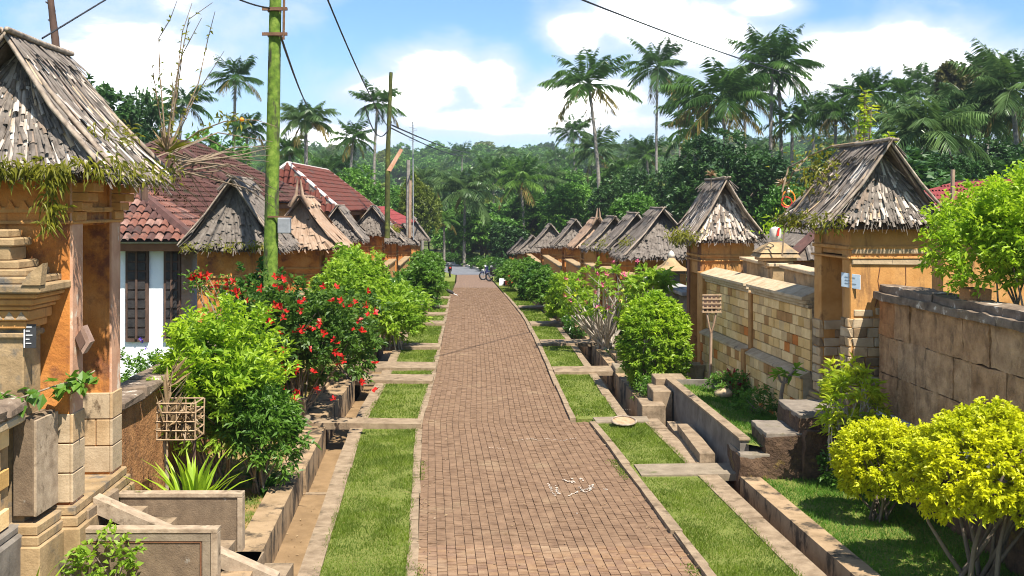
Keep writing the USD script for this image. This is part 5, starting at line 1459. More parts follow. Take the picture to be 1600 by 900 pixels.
def house(label, x0, x1, y0, y1, zb, ze, zt, wall, tile_parts=None, tile="tile_mixed", tw=0.22, tl=0.27, over=0.35, white_ridge=False, hipf=1.0, cat="house"):
    """x1 is the street side; ridge along the street; hipped at both ends."""
    rng = rng_of("house", x0, y0)
    t = thing("house", label, cat, ((x0 + x1) / 2, (y0 + y1) / 2, zb))
    put("wall", MB().box([x0 + over, y0 + over, zb - 0.3], [x1 - over, y1 - over, ze + 0.05]), M[wall], t)
    xm = (x0 + x1) / 2
    h = (x1 - x0) / 2 * hipf
    R0, R1 = np.array([xm, y0 + h, zt]), np.array([xm, y1 - h, zt])
    e = {k: np.array(p, float) for k, p in {"a": (x1, y0, ze), "b": (x1, y1, ze), "c": (x0, y1, ze), "d": (x0, y0, ze)}.items()}

    def plane(A, B, Rb, Ra):                                   # eave A..B below ridge Ra..Rb
        def S(tt, q):
            top, bot = Ra + (Rb - Ra) * q, A + (B - A) * q
            return top + (bot - top) * tt
        return S

    def rect(A, B, Rb, Ra):                                    # tiles in straight rows, trimmed at the hips
        ev = B - A
        L = np.linalg.norm(ev)
        ev = ev / L
        a0, b0 = np.dot(Ra - A, ev) / L, np.dot(Rb - A, ev) / L
        foot = A + ev * np.dot(Ra - A, ev)

        def S(tt, q):
            lo, hi = a0 * (1 - tt), 1 + (b0 - 1) * (1 - tt)
            if q < lo - 0.01 or q > hi + 0.01:
                return None
            return A + ev * L * q + (Ra - foot) * (1 - tt)
        return S, L, np.linalg.norm(Ra - foot)

    core = MB()
    core.add([R0 - [0, 0, 0.02], R1 - [0, 0, 0.02], e["a"], e["b"], e["c"], e["d"]], [[2, 3, 1], [2, 1, 0], [4, 5, 0], [4, 0, 1], [5, 2, 0], [3, 4, 1], [5, 4, 3], [5, 3, 2]])
    roof = put("roof", core, M["thatch_core"], t)
    allt = []
    for (A, B, Ra, Rb) in ((e["d"], e["a"], R0, R0), (e["a"], e["b"], R0, R1), (e["b"], e["c"], R1, R1), (e["c"], e["d"], R1, R0)):
        S, L, sl = rect(A, B, Rb, Ra)

        def S2(tt, q, S=S):
            return S(tt, q)
        n = unit(np.cross(B - A, Ra - A))
        n = n if n[2] > 0 else -n
        nx, ny = max(3, int(L / (tw * 0.93))), max(2, int(sl / tl))
        for i in range(ny):
            for k in range(nx):
                q = (k + 0.5 + rng.normal(0, 0.04)) / nx
                a, b = S(i / ny, q), S(min((i + 1.15) / ny, 1.03), q)
                if a is None or b is None:
                    continue
                allt.append((a[1], strip_pts(a + n * 0.012, b + n * rng.uniform(0.03, 0.05), n, tw * 0.95, tw * 1.04, rng, 0.34)))
    allt.sort(key=lambda x: (x[1][0][0] < xm - 1.0, x[0]))
    strips = [x[1] for x in allt]
    if tile_parts:
        for sp in strips[:tile_parts]:
            put("roof_tile", (sp, STRIPF), M["tile"][int(rng.choice(3, p=[0.42, 0.26, 0.32]))], roof)
        strips = strips[tile_parts:]
    put("tile_field", (np.concatenate(strips), (np.arange(len(strips))[:, None, None] * 12 + STRIPF).reshape(-1, 3)), M[tile], roof, kind="stuff")
    rm_ = M["ridge_white"] if white_ridge else M["tile"][2]
    for (a, b) in ((R0, R1), (e["a"], R0), (e["d"], R0), (e["b"], R1)):
        put("ridge_cap", MB().tube([a + [0, 0, 0.03], (a + b) / 2 + [0, 0, 0.025], b + [0, 0, 0.03]], 0.075 if white_ridge else 0.10, 6), rm_, roof)
    put("fascia", MB().box([x0 + 0.06, y0 + 0.06, ze - 0.16], [x1 - 0.06, y0 + 0.10, ze - 0.03]).box([x1 - 0.10, y0 + 0.11, ze - 0.16], [x1 - 0.06, y1 - 0.06, ze - 0.03]), M["clay_dark"], t)
    return t


h1 = house("white walled house with dark shutters and red tiled roof behind the left shrubs", -11.0, -5.45, 18.7, 27.5, 0.2, 2.76, 4.42, "white_wall", tile_parts=300, over=0.4, hipf=0.9, tw=0.15, tl=0.21)
for (xa, xb_) in ((-6.72, -6.42), (-6.05, -5.86)):
    f_ = put("window", MB().box([xa - 0.05, 19.05, 1.0], [xb_ + 0.05, 19.12, 2.62]), M["dark_wood"], h1)
    for k_ in range(9):
        put("shutter_slat", MB().box([xa, 19.03, 1.10 + 0.165 * k_], [xb_, 19.049, 1.10 + 0.165 * k_ + 0.13]), M["window_dark"], f_)
    put("mullion", MB().box([(xa + xb_) / 2 - 0.02, 19.015, 1.05], [(xa + xb_) / 2 + 0.02, 19.028, 2.6]), M["dark_wood"], f_)
house("dark red tiled roof rising behind the white walled house", -13.4, -6.6, 28.8, 37.5, 0.1, 3.45, 5.25, "ochre_pale", tile_parts=None, hipf=0.75)
house("bright red tiled roof with pale ridge lines behind the left gates", -10.7, -6.25, 40, 51, -0.2, 3.15, 4.95, "ochre_pale", tile="tile_bright", white_ridge=True, tile_parts=None, hipf=0.5)
house("second red roof with pale ridge, further down the left row", -10.9, -6.4, 51.3, 63.0, -0.8, 2.05, 3.72, "ochre_pale", tile="tile_bright", white_ridge=True, hipf=0.4)
house("maroon roof low behind the far left gates", -11.3, -7.2, 66, 80, -1.5, 2.1, 3.2, "ochre_pale", tile="tile_maroon", tw=0.3, tl=0.5, hipf=0.4)
house("maroon roof seen above the big bright shrub on the far right", 9.3, 15.0, 24.0, 31.0, 0.2, 3.05, 3.95, "ochre_pale", tile="tile_maroon", tw=0.24, tl=0.4, hipf=0.5)
house("grey thatched pavilion between the shrine and the right gate", 5.2, 7.8, 20.5, 24.5, 0.2, 2.35, 3.3, "ochre_pale", tile="bamboo_mixed", tw=0.10, tl=0.35, hipf=0.7, cat="pavilion")


def at(px, py, Y):
    return np.array([(px - 800) * Y / F, Y, EYE + (HOR - py) * Y / F])


def put_flowers(name, pts, size, rng, material, node):
    for p in pts:
        put(name, flowers([p], size, rng), material, node)


# ------------------------------------------------------------------ shrubs on the left bed
t_, c0, rr = shrub("shrub", "big light green shrub left of the red flowers, before the white house", "shrub", (-3.55, 13.2, -0.03), (-3.48, 13.2, 1.06), (0.80, 0.75, 0.95), 520, 24, 0.115, 0.04, "leaf_light", lump=0.75, twig=0.20, nstem=22, shell=0.45, lobes=11)
b_, _ = bush((-3.46, 13.1, 1.15), (0.76, 0.74, 0.92), 150, 22, 0.115, 0.04, rr, zmin=0.0, shell=0.55, lump=0.9, twig=0.22)
put("lime_top_foliage", b_, M["leaf_lime"], t_)  # lime leaves over the upper half of the crown
shrub("shrub", "low dark green leafy shrub at the foot of the light green shrub", "shrub", (-3.0, 12.9, -0.03), (-3.05, 12.9, 0.72), (0.55, 0.5, 0.62), 300, 26, 0.10, 0.036, "leaf_mid", lump=0.6, twig=0.18, nstem=12, lobes=6)
t_, c0, rr = shrub("shrub", "weedy dark shrub with tiny violet flowers beside the nearest left gate", "shrub", (-5.0, 14.2, 0.0), (-4.75, 14.2, 0.72), (0.62, 0.6, 0.72), 240, 22, 0.07, 0.03, "leaf_mid", lump=0.6, nstem=14, seed=4)
put_flowers("flower", [at(220, 530, 13.6), at(228, 543, 13.5), at(222, 534, 13.7)], 0.035, rr, M["petal_violet"], t_)
t_, c0, rr = shrub("flowering_shrub", "tall hibiscus shrub covered in red flowers beside the mossy pole", "flowering shrub", (-3.4, 17.2, -0.03), (-3.45, 17.2, 1.22), (1.22, 1.3, 1.15), 740, 20, 0.10, 0.052, "leaf_hibiscus", lump=0.6, nstem=26, twig=0.18, shell=0.5, lobes=13)
fl_px = [(308, 432), (316, 434), (324, 431), (336, 447), (355, 440), (363, 440), (358, 452), (368, 458), (372, 462), (385, 470), (352, 466), (430, 432), (440, 436), (444, 440), (430, 447), (438, 452), (406, 492), (428, 475), (432, 480), (436, 484), (441, 478), (446, 487), (420, 487), (417, 500), (423, 503), (443, 497), (433, 519), (438, 522), (428, 580), (440, 605), (437, 609), (445, 632), (462, 579), (506, 448), (518, 470), (532, 470), (536, 477), (548, 478), (555, 472), (490, 515), (482, 510), (497, 506), (460, 520), (560, 500), (575, 492), (585, 487), (476, 470), (470, 486)]
fl_px += [(float(rr.uniform(395, 600)), float(rr.uniform(430, 640))) for _ in range(46)]
put_flowers("flower", [at(x, y, 15.9 + rr.uniform(-0.25, 0.2)) for x, y in fl_px if 380 < x < 640 and y > 425 + 0.12 * abs(x - 450) and y < 650 - 0.25 * max(x - 440, 0)], 0.075, rr, M["petal_red"], t_)
fs = thing("flower_spray", "cluster of red flowers topping the light green shrub, left of the pole", "flowers", at(340, 450, 14.2))
fp = [at(x, y, 14.0 + rr.uniform(-0.1, 0.3)) for x, y in fl_px if x <= 380] + [at(306 + rr.uniform(-8, 14), 433 + rr.uniform(-3, 4), 14.0) for _ in range(6)]
put_flowers("flower", fp, 0.08, rr, M["petal_red"], fs)
put("stem", stems(at(345, 520, 14.0), fp, rr, 0.008, 0.003), M["stem"], fs)
lm = MB()
q_ = np.repeat(np.array(fp), 14, 0)
lm.add(*leaf_arrays(q_ + rr.normal(0, 0.07, q_.shape) - [0, 0, 0.05], rand_dirs(len(q_), rr, -0.3), rr.uniform(0.05, 0.09, len(q_)), 0.035, rr))
put("foliage", lm, M["leaf_mid"], fs)
t_, c0, rr = shrub("flowering_shrub", "lower flowering shrub with small red buds beside the third slab bridge", "flowering shrub", (-3.0, 20.8, -0.03), (-3.35, 20.8, 0.86), (0.95, 1.9, 0.80), 560, 19, 0.10, 0.05, "leaf_hibiscus", lump=0.5, nstem=20, seed=2, lobes=12)
put_flowers("flower", [p + rr.normal(0, 0.04, 3) for p in c0[rr.choice(len(c0), 40)]], 0.06, rr, M["petal_red"], t_)
t_, c0, rr = shrub("shrub", "bright green spreading shrub with pale bare branches below the tan bamboo gate", "shrub", (-3.6, 24.6, 0.0), (-3.75, 24.6, 1.42), (0.85, 1.4, 1.05), 620, 18, 0.15, 0.055, "leaf_light", stem="stem_pale", lump=0.8, twig=0.26, nstem=36, r0=0.03, spread=0.3, seed=3, lobes=10)
shrub("shrub", "lower bright shrub leaning over the left channel by the fourth slab bridge", "shrub", (-2.9, 25.6, 0.0), (-2.85, 25.6, 0.72), (0.72, 1.3, 0.72), 420, 18, 0.15, 0.055, "leaf_light", stem="stem_pale", lump=0.8, twig=0.26, nstem=20, r0=0.02, spread=0.2, seed=9, lobes=8)
shrub("shrub", "dense round green shrub beyond the sixth slab bridge on the left", "shrub", (-3.3, 37.5, -0.2), (-3.35, 38, 0.75), (0.9, 2.0, 0.92), 700, 18, 0.14, 0.07, "leaf_mid", lump=0.5, nstem=12, seed=5, lobes=9)
shrub("shrub", "small shrub between the hibiscus and the round green shrub on the left", "shrub", (-3.3, 31, 0.0), (-3.5, 31, 0.8), (0.7, 1.6, 0.8), 360, 18, 0.12, 0.06, "leaf_glossy", lump=0.5, nstem=10, seed=6, lobes=7)
shrub("shrub", "far green shrub at the left edge of the far path", "shrub", (-4.6, 58, -1.0), (-4.6, 58, -0.1), (0.9, 4.5, 1.0), 420, 16, 0.2, 0.1, "leaf_mid", lump=0.5, nstem=8, seed=7)
shrub("shrub", "leafy climber round the foot of the mossy pole", "shrub", (-4.2, 17.9, 0.0), (-4.25, 17.9, 1.1), (0.55, 0.5, 1.2), 260, 20, 0.10, 0.06, "leaf_glossy", lump=0.7, nstem=10, seed=8)
# broad dark leaves and weeds low on the bed
rl = rng_of("left low plants")


def rosette(name, label, base, n, L, W, el, leaf, rng, cat="plant", seg=5, droop=0.5, group=None):
    """Strap leaves fanning from one point."""
    t = thing(name, label, cat, base, group=group)
    for i in range(n):
        az = i * 2.39996 + rng.uniform(-0.3, 0.3)
        e0 = el + rng.uniform(-0.35, 0.3)
        ln = L * rng.uniform(0.6, 1.1)
        s = np.linspace(0, 1, seg + 1)
        e = e0 - droop * s ** 1.8 * rng.uniform(0.6, 1.4)
        h = np.concatenate([[0], np.cumsum(np.cos(e[1:]))]) * ln / seg
        z = np.concatenate([[0], np.cumsum(np.sin(e[1:]))]) * ln / seg
        c = np.asarray(base) + np.stack([np.cos(az) * h, np.sin(az) * h, z], 1) + [rng.normal(0, 0.03), rng.normal(0, 0.03), 0]
        sd = np.array([-np.sin(az), np.cos(az), 0])
        wd = W * np.sin(np.pi * (0.15 + 0.85 * s)) ** 0.7
        g = np.stack([c + sd * wd[:, None] / 2 + [0, 0, 0.0] + np.array([0, 0, 1]) * wd[:, None] * 0.22, c, c - sd * wd[:, None] / 2 + np.array([0, 0, 1]) * wd[:, None] * 0.22], 1)
        put("leaf", MB().quad_grid(g), M[leaf], t)
    return t


rosette("strap_leaf_plant", "clump of upright bright green strap leaves behind the concrete panel", (-3.22, 11.0, 0.05), 52, 0.95, 0.055, 1.32, "leaf_lime", rl, droop=0.55)
rosette("strap_leaf_plant", "dark broad leaved plant at the edge of the left bed beside the channel", (-2.95, 13.0, -0.03), 16, 0.42, 0.11, 0.8, "leaf_glossy", rl, droop=0.9)
rosette("banana_plant", "young broad leaf plant rising among the red flowers", at(405, 560, 15.9), 7, 0.6, 0.12, 1.0, "leaf_glossy", rl, droop=0.7)
shrub("seedling", "young leafy seedling in front of the nearer concrete panel, lower left", "seedling", (-3.52, 9.4, -0.1), (-3.50, 9.35, 0.28), (0.22, 0.18, 0.26), 34, 12, 0.075, 0.045, "leaf_light", nstem=8, r0=0.008, lump=0.4)
rosette("strap_leaf_plant", "long thin green blades rising at the lower left corner", (-4.0, 8.95, -0.15), 7, 0.95, 0.03, 1.2, "leaf_lime", rl, droop=0.5)
vn = thing("vine", "green vine with pointed leaves creeping over the wall coping and gate pier", "vine", (-4.1, 9.0, 1.75))
vp = np.array([[-4.9, 8.7, 1.86], [-4.55, 8.9, 1.88], [-4.30, 9.02, 1.86], [-4.08, 9.0, 1.80], [-3.93, 9.45, 1.84], [-3.80, 9.60, 1.86], [-3.72, 9.7, 1.92]])
put("stem", MB().tube(vp, 0.008, 5), M["stem"], vn)
for i in range(90):
    s_ = rl.uniform(0, 5.999)
    k_ = int(s_)
    p_ = vp[k_] + (vp[k_ + 1] - vp[k_]) * (s_ - k_) + rl.normal(0, 0.035, 3) + [0, -0.03, 0.0]
    m_ = MB()
    m_.add(*leaf_arrays([p_], [[rl.normal(0, 0.5), -0.55, rl.uniform(-1.0, 0.4)]], rl.uniform(0.09, 0.15), 0.10, rl, 0.1, 0.12))
    put("leaf", m_, M["leaf_mid"], vn)

# cane cage with dried fern on a stick
cg = thing("offering_cage", "square cane offering cage on a stick with dead leaves inside", "cage", (-3.62, 11.55, 0))
bx_ = MB()
cx, cy, cz, hw, hh = -3.52, 11.55, 1.13, 0.20, 0.19
for k_ in range(5):
    q_ = -hw + 2 * hw * k_ / 4
    zz = cz - hh + 2 * hh * k_ / 4
    for yy in (cy - 0.16, cy + 0.16):
        put("cane", MB().tube([[cx + q_, yy, cz - hh], [cx + q_ + 0.01, yy, cz + hh]], 0.009, 5), M["basket"], cg)
        put("cane", MB().tube([[cx - hw, yy - 0.005, zz], [cx + hw, yy - 0.005, zz]], 0.009, 5), M["basket"], cg)
    put("cane", MB().tube([[cx + q_, cy - 0.16, cz - hh], [cx + q_, cy + 0.16, cz - hh]], 0.009, 5), M["basket"], cg)
    for xx in (cx - hw, cx + hw):
        put("cane", MB().tube([[xx, cy - 0.16, zz], [xx, cy + 0.16, zz]], 0.009, 5), M["basket"], cg)
put("stick", MB().tube([[cx - 0.16, cy, -0.1], [cx - 0.14, cy, 0.5], [cx - 0.17, cy, 0.95]], 0.022, 6), M["pole_wood"], cg)
put("stick", MB().tube([[cx + 0.12, cy, -0.1], [cx + 0.15, cy, 0.95]], 0.02, 6), M["dark_wood"], cg)
df = thing("dead_leaves", "bundle of curled brown leaves lying in the cane cage", "dead leaves", (cx, cy, cz))
m_ = MB()
n_ = 420
m_.add(*leaf_arrays(np.array([cx, cy, cz - 0.03]) + rl.uniform(-1, 1, (n_, 3)) * [0.16, 0.13, 0.13], rand_dirs(n_, rl), rl.uniform(0.08, 0.17, n_), 0.035, rl, 0.2))
put("leaf_litter", m_, M["dry_leaf"], df)
fd_ = thing("dried_frond", "pale dried palm frond sticking up from the cane cage", "frond", (-3.62, 11.5, 1.1))
for i in range(22):
    a_, b_ = np.array([-3.62, 11.42, 1.0 + 0.028 * i]), np.array([-3.62 + (0.06 + 0.10 * ((i % 3) / 2)) * (1 if i % 2 else -0.6) + 0.008 * i, 11.40, 1.22 + 0.026 * i])
    m_ = MB()
    m_.add(*leaf_arrays([a_], [b_ - a_ + rl.normal(0, 0.03, 3)], rl.uniform(0.28, 0.42), 0.05, rl, -0.05))
    put("leaflet", m_, M["dry_leaf"], fd_)
put("midrib", MB().tube([[-3.63, 11.45, 0.75], [-3.62, 11.42, 1.2], [-3.55, 11.4, 1.72]], [0.012, 0.008, 0.003], 5), M["basket"], fd_)
bp = thing("bollard", "small stone block with posts at the outer end of the nearest left slab bridge", "stone block", (-3.25, 16.7, 0))
put("block", MB().box([-3.36, 16.45, -0.1], [-3.10, 16.85, 0.16], 0.03), M["slab_dark"], bp)
put("post", MB().box([-3.38, 16.8, -0.1], [-3.20, 16.95, 0.42], 0.03), M["concrete"], bp)
put("back_post", MB().tube([[-3.16, 16.5, 0], [-3.15, 16.52, 0.44]], 0.02, 5), M["concrete"], bp)
for i_, (y_, x0, x1) in enumerate(((33.2, -3.55, -2.75), (35.6, -3.6, -2.7), (39.3, -3.9, -2.9))):
    z_ = float(zr(y_))
    t_ = thing("channel_cheek", ["low black channel block behind the fifth slab on the left", "low black channel block behind the sixth slab on the left", "low black channel block beyond the seventh slab on the left"][i_], "low wall", (x0, y_, z_))
    put("block", MB().box([x0, y_, z_ - 0.3], [x1, y_ + 0.12, z_ + 0.36], 0.02), M["lava"], t_)
    put("cap", MB().box([x0 - 0.03, y_ - 0.03, z_ + 0.363], [x1 + 0.03, y_ + 0.16, z_ + 0.41], 0.015), M["grey_cap"], t_)

# ------------------------------------------------------------------ plants growing on the roofs
rr = rng_of("roof plants")


def epiphytes(label, fr, pts, n, L, W, leaf, down=0.6, spread=0.07, name="roof_fern"):
    P0 = fr(np.array(pts, float))
    t = thing(name, label, "fern", P0.mean(0))
    idx = rr.integers(0, len(P0) - 1, n) if len(P0) > 1 else np.zeros(n, int)
    a = rr.uniform(0, 1, n)[:, None]
    P = P0[idx] * (1 - a) + P0[np.minimum(idx + 1, len(P0) - 1)] * a + rr.normal(0, spread, (n, 3))
    cl = meshkit.noise(P * 6, 3) > 0.42
    P = P[cl]
    D = unit(rr.normal(0, 0.6, P.shape) + [0.15, -0.2, 0.25 - down])
    m = MB()
    m.add(*leaf_arrays(P, D, L * rr.uniform(0.6, 1.3, len(P)), W, rr, 0.3))
    put("foliage", m, M[leaf], t)
    return t


epiphytes("fringe of hanging yellow green ferns along the eave of the nearest left gate", f1, [(-0.33, 1.5, 3.72), (-0.33, 0.6, 3.72), (-0.33, -0.3, 3.72)], 900, 0.10, 0.022, "leaf_olive", 0.9, 0.05)
epiphytes("mossy ferns along the street eave of the nearest left gate", f1, [(-0.4, -0.38, 3.72), (0.7, -0.38, 3.72), (1.9, -0.38, 3.74)], 800, 0.09, 0.022, "leaf_olive", 0.7, 0.06)
epiphytes("long fern tassel drooping at the near eave corner of the left gate", f1, [(-0.33, 0.0, 3.75), (-0.31, 0.05, 3.5), (-0.29, 0.1, 3.25)], 330, 0.12, 0.022, "leaf_olive", 1.0, 0.045)
epiphytes("patches of fern on the street slope of the nearest left gate", f1, [(0.1, -0.1, 4.05), (0.9, -0.15, 4.0), (1.5, -0.05, 4.1)], 260, 0.09, 0.02, "leaf_olive", 0.0, 0.07)
epiphytes("mossy ferns along the street eave of the nearest right gate", f2, [(-0.45, -0.32, 3.19), (0.7, -0.33, 3.19), (1.75, -0.32, 3.2)], 900, 0.08, 0.022, "leaf_olive", 0.5, 0.06)
epiphytes("yellowing ferns along the eave of the second right gate", f3, [(-0.4, -0.25, 2.78), (0.6, -0.25, 2.78), (1.7, -0.25, 2.78)], 800, 0.10, 0.026, "leaf_olive", 0.7, 0.08)
epiphytes("bright fern sprouting between the two nearest right gates' roofs", f3, [(-0.5, 1.25, 2.95), (-0.55, 1.35, 3.0)], 240, 0.13, 0.03, "leaf_lime", -0.5, 0.10)
for (Y_, ze_, n_, txt) in ((27.9, 2.32, 380, "shaggy ferns hanging from the third right gate"), (32.2, 2.16, 260, "fern tufts on the fourth right gate's eave"), (37.0, 2.0, 240, "fern tufts on the fifth right gate's eave")):
    ff = street_frame(1, Y_, Y_ + 1.3)
    epiphytes(txt, ff, [(-0.4, -0.25, ze_), (0.7, -0.27, ze_), (1.7, -0.25, ze_)], n_, 0.12, 0.035, "leaf_olive", 0.6, 0.10)
ff = street_frame(-1, 18.9, 20.2)
epiphytes("yellow green moss along the eave of the second left gate", ff, [(-0.42, 1.3, 2.70), (-0.42, 0.5, 2.70), (-0.42, -0.2, 2.70)], 420, 0.07, 0.02, "leaf_olive", 0.6, 0.04)
ff = street_frame(-1, 45.6, 47)
epiphytes("fern patches on the roof of the dark gabled gate on the left", ff, [(-0.2, -0.4, 2.4), (0.7, -0.45, 2.35), (1.7, -0.5, 2.3)], 300, 0.14, 0.05, "leaf_olive", 0.4, 0.10)

# tall dry plants on the near left roof
tp = thing("bare_plant", "tall leggy plant with bare twigs and few leaves growing on the left gate roof", "plant", at(255, 225, 11.1))
tw_px = [[(258, 215), (250, 120), (248, 60), (266, 30), (277, 0)], [(262, 212), (278, 110), (285, 50), (300, 5)], [(266, 214), (280, 105), (295, 30), (332, 4)], [(256, 214), (243, 140), (235, 80)], [(268, 212), (285, 85), (315, 28)], [(272, 215), (310, 130), (325, 60), (336, 18)], [(276, 216), (305, 150), (350, 80)], [(264, 214), (270, 150), (268, 90)]]
for pts in tw_px:
    P_ = np.array([at(x, y, 11.1 + rr.uniform(-0.15, 0.15)) for x, y in pts])
    put("twig", MB().tube(P_, np.linspace(0.008, 0.003, len(P_)), 4), M["dry_twig"], tp)
    m_ = MB()
    n_ = 24
    s_ = rr.uniform(0.05, 0.85, n_) ** 1.3 * (len(P_) - 1)
    i0 = np.minimum(s_.astype(int), len(P_) - 2)
    Q_ = P_[i0] + (P_[i0 + 1] - P_[i0]) * (s_ - i0)[:, None]
    m_.add(*leaf_arrays(Q_, unit(rr.normal(0, 1, (n_, 3)) + [0, 0, 0.5]), rr.uniform(0.03, 0.085, n_), 0.025, rr))
    put("foliage", m_, M["leaf_olive"], tp)
br = thing("air_plant", "tuft of reddish tan strap leaves on the eave corner of the left gate", "plant", at(265, 225, 11.2))
for i in range(40):
    a_ = rr.uniform(-1.2, 1.2)
    m_ = MB()
    m_.add(*leaf_arrays([at(262 + rr.uniform(-5, 5), 238, 11.2)], [[math.sin(a_), rr.uniform(-0.5, 0.5), math.cos(a_)]], rr.uniform(0.16, 0.34), 0.03, rr, 0.1))
    put("leaf", m_, M["dry_leaf" if i % 2 else "leaf_olive"], br)
fr_ = thing("fruiting_twig", "arching twig ending in an orange fruit, crossing the sky beside the pole", "twig", at(300, 205, 11.4))
P_ = np.array([at(x, y, 11.4) for x, y in ((270, 235), (310, 205), (350, 190), (378, 187), (402, 188), (432, 198))])
put("twig", MB().tube(P_, np.linspace(0.009, 0.003, 6), 4), M["dry_twig"], fr_)
put("fruit", MB().lathe([(0, -0.024), (0.02, -0.014), (0.026, 0), (0.02, 0.014), (0, 0.024)], P_[3], 10), M["orange_fruit"], fr_, smooth=True)
m_ = MB()
Q_ = np.repeat(P_[:4], 16, 0) + rr.normal(0, 0.06, (64, 3))
m_.add(*leaf_arrays(Q_, rand_dirs(64, rr), 0.09, 0.03, rr))
put("foliage", m_, M["leaf_olive"], fr_)
M["dead_leaf_dark"] = leaf_mat("dead_leaf_dark", [(0.0, (0.07, 0.035, 0.025)), (0.6, (0.18, 0.10, 0.05)), (1.0, (0.30, 0.26, 0.06))], scale=3)
bt = thing("brushwood", "tangle of bare grey branches spilling over the red tiles behind the left gate", "branches", at(330, 270, 14.5))
for i in range(26):
    a_ = at(250 + rr.uniform(-20, 60), 240 + rr.uniform(-20, 40), 13.5)
    b_ = at(360 + rr.uniform(-60, 80), 290 + rr.uniform(-70, 60), 17.2 + rr.uniform(-1, 0.6))
    m__ = (a_ + b_) / 2 + rr.normal(0, 0.12, 3) + [0, 0, 0.1]
    put("branch", MB().tube([a_, m__, b_], [0.012, 0.009, 0.004], 4), M["dry_twig"], bt)
n_ = 1100
bx__ = rr.uniform(-9.3, -6.4, n_)
by__ = rr.uniform(28.9, 36, n_)
bl = MB()
for (xa_, ya_, za_) in zip(rr.uniform(-8.6, -5.8, n_), rr.uniform(19.2, 26, n_), np.zeros(n_)):
    za_ = 2.76 + min((-5.45 - xa_) * 0.6, (ya_ - 18.7) * 0.66, 1.62) + 0.08
    if meshkit.noise(np.array([xa_ * 1.1, ya_ * 0.9, 3.0]), 5) < 0.55:
        continue
    bl.add(*leaf_arrays([[xa_, ya_, za_]], [rr.normal(0, 1, 3) * [1, 1, 0.3]], rr.uniform(0.06, 0.16), 0.05, rr, 0.1))
put("dead_leaves", bl, M["dead_leaf_dark"], bt, kind="stuff")
mp = thing("wooden_post", "dark weathered post standing above the left gate roof against the sky", "post", at(88, 70, 12.5))
put("post", MB().tube([at(92, 140, 12.5), at(86, 60, 12.5), at(74, -40, 12.5)], [0.05, 0.045, 0.032], 7), M["dark_wood"], mp, smooth=True)
for k_ in range(6):
    a_ = at(84 - k_ * 2, 50 - k_ * 14, 12.5)
    put("stub", MB().tube([a_, a_ + [0.05 * (-1) ** k_, 0, 0.04]], 0.008, 4), M["dark_wood"], mp)
for i_, (px_, py_) in enumerate(((223, 300), (263, 285))):
    t_ = thing("wooden_post", ["short brown post hanging below the left gate's far eave", "thin dark post in front of the red tiles"][i_], "post", at(px_, py_, 12.6))
    put("post", MB().tube([at(px_, 245, 12.6), at(px_ + 3, [312, 296][i_], 12.6)], 0.042 if i_ == 0 else 0.022, 6), M["dark_wood"], t_)

# climbing vine on the right gate
vv = thing("roof_vine", "orange and yellow leaved vine climbing over the nearest right gate roof", "vine", at(1275, 280, 15.2))
for pts in ([(1225, 310), (1238, 270), (1262, 245), (1300, 228), (1345, 222)], [(1240, 330), (1270, 290), (1300, 255), (1320, 235)], [(1260, 340), (1290, 290), (1318, 250)], [(1222, 300), (1232, 262), (1255, 250)], [(1300, 300), (1285, 270), (1262, 262), (1240, 268)], [(1270, 330), (1262, 300), (1255, 270)]):
    P_ = np.array([at(x, y, 14.9 + rr.uniform(-0.3, 0.3)) for x, y in pts])
    put("stem", MB().tube(P_, 0.012, 5), M["dry_twig"], vv)
m_ = MB()
n_ = 420
Q_ = np.array([at(rr.normal(1280, 22), rr.normal(272, 24), rr.uniform(14.6, 15.4)) for _ in range(n_)])
m_.add(*leaf_arrays(Q_, rand_dirs(n_, rr), rr.uniform(0.05, 0.1, n_), 0.04, rr))
put("foliage", m_, M["leaf_olive"], vv)
up = thing("roof_plant", "upright plant with stacked yellow leaves on the ridge of the nearest right gate", "plant", at(1352, 222, 14.9))
for (x0, x1, yt, n_) in ((1350, 1352, 140, 80), (1358, 1362, 165, 40), (1392, 1388, 208, 24), (1345, 1340, 180, 30)):
    put("stem", MB().tube([at(x0, 230, 14.9), at(x1, yt, 14.9)], [0.015, 0.006], 5), M["dry_twig"], up)
    m_ = MB()
    Q_ = np.array([at(x0 + (x1 - x0) * s_ + rr.normal(0, 2), 226 + (yt - 226) * s_, 14.9) for s_ in rr.uniform(0.1, 1, n_)])
    m_.add(*leaf_arrays(Q_, unit(rr.normal(0, 1, (n_, 3)) * [1, 1, 0.25] + [0, 0, 0.25]), rr.uniform(0.07, 0.13, n_), 0.035, rr))
    put("foliage", m_, M["leaf_croton"], up)
def tassel(label, px, py, Y, r):
    t = thing("dried_ornament", label, "ornament", at(px, py, Y))
    m = MB()
    n = 40
    m.add(*leaf_arrays(np.tile(at(px, py, Y), (n, 1)), rand_dirs(n, rr, -0.4), r * rr.uniform(0.7, 1.2, n), 0.035, rr, 0.05))
    put("dry_leaves", m, M["dry_leaf"], t, kind="stuff")
    put("stick", MB().tube([at(px, py + 22, Y), at(px, py, Y)], 0.012, 5), M["dry_twig"], t)
    return t


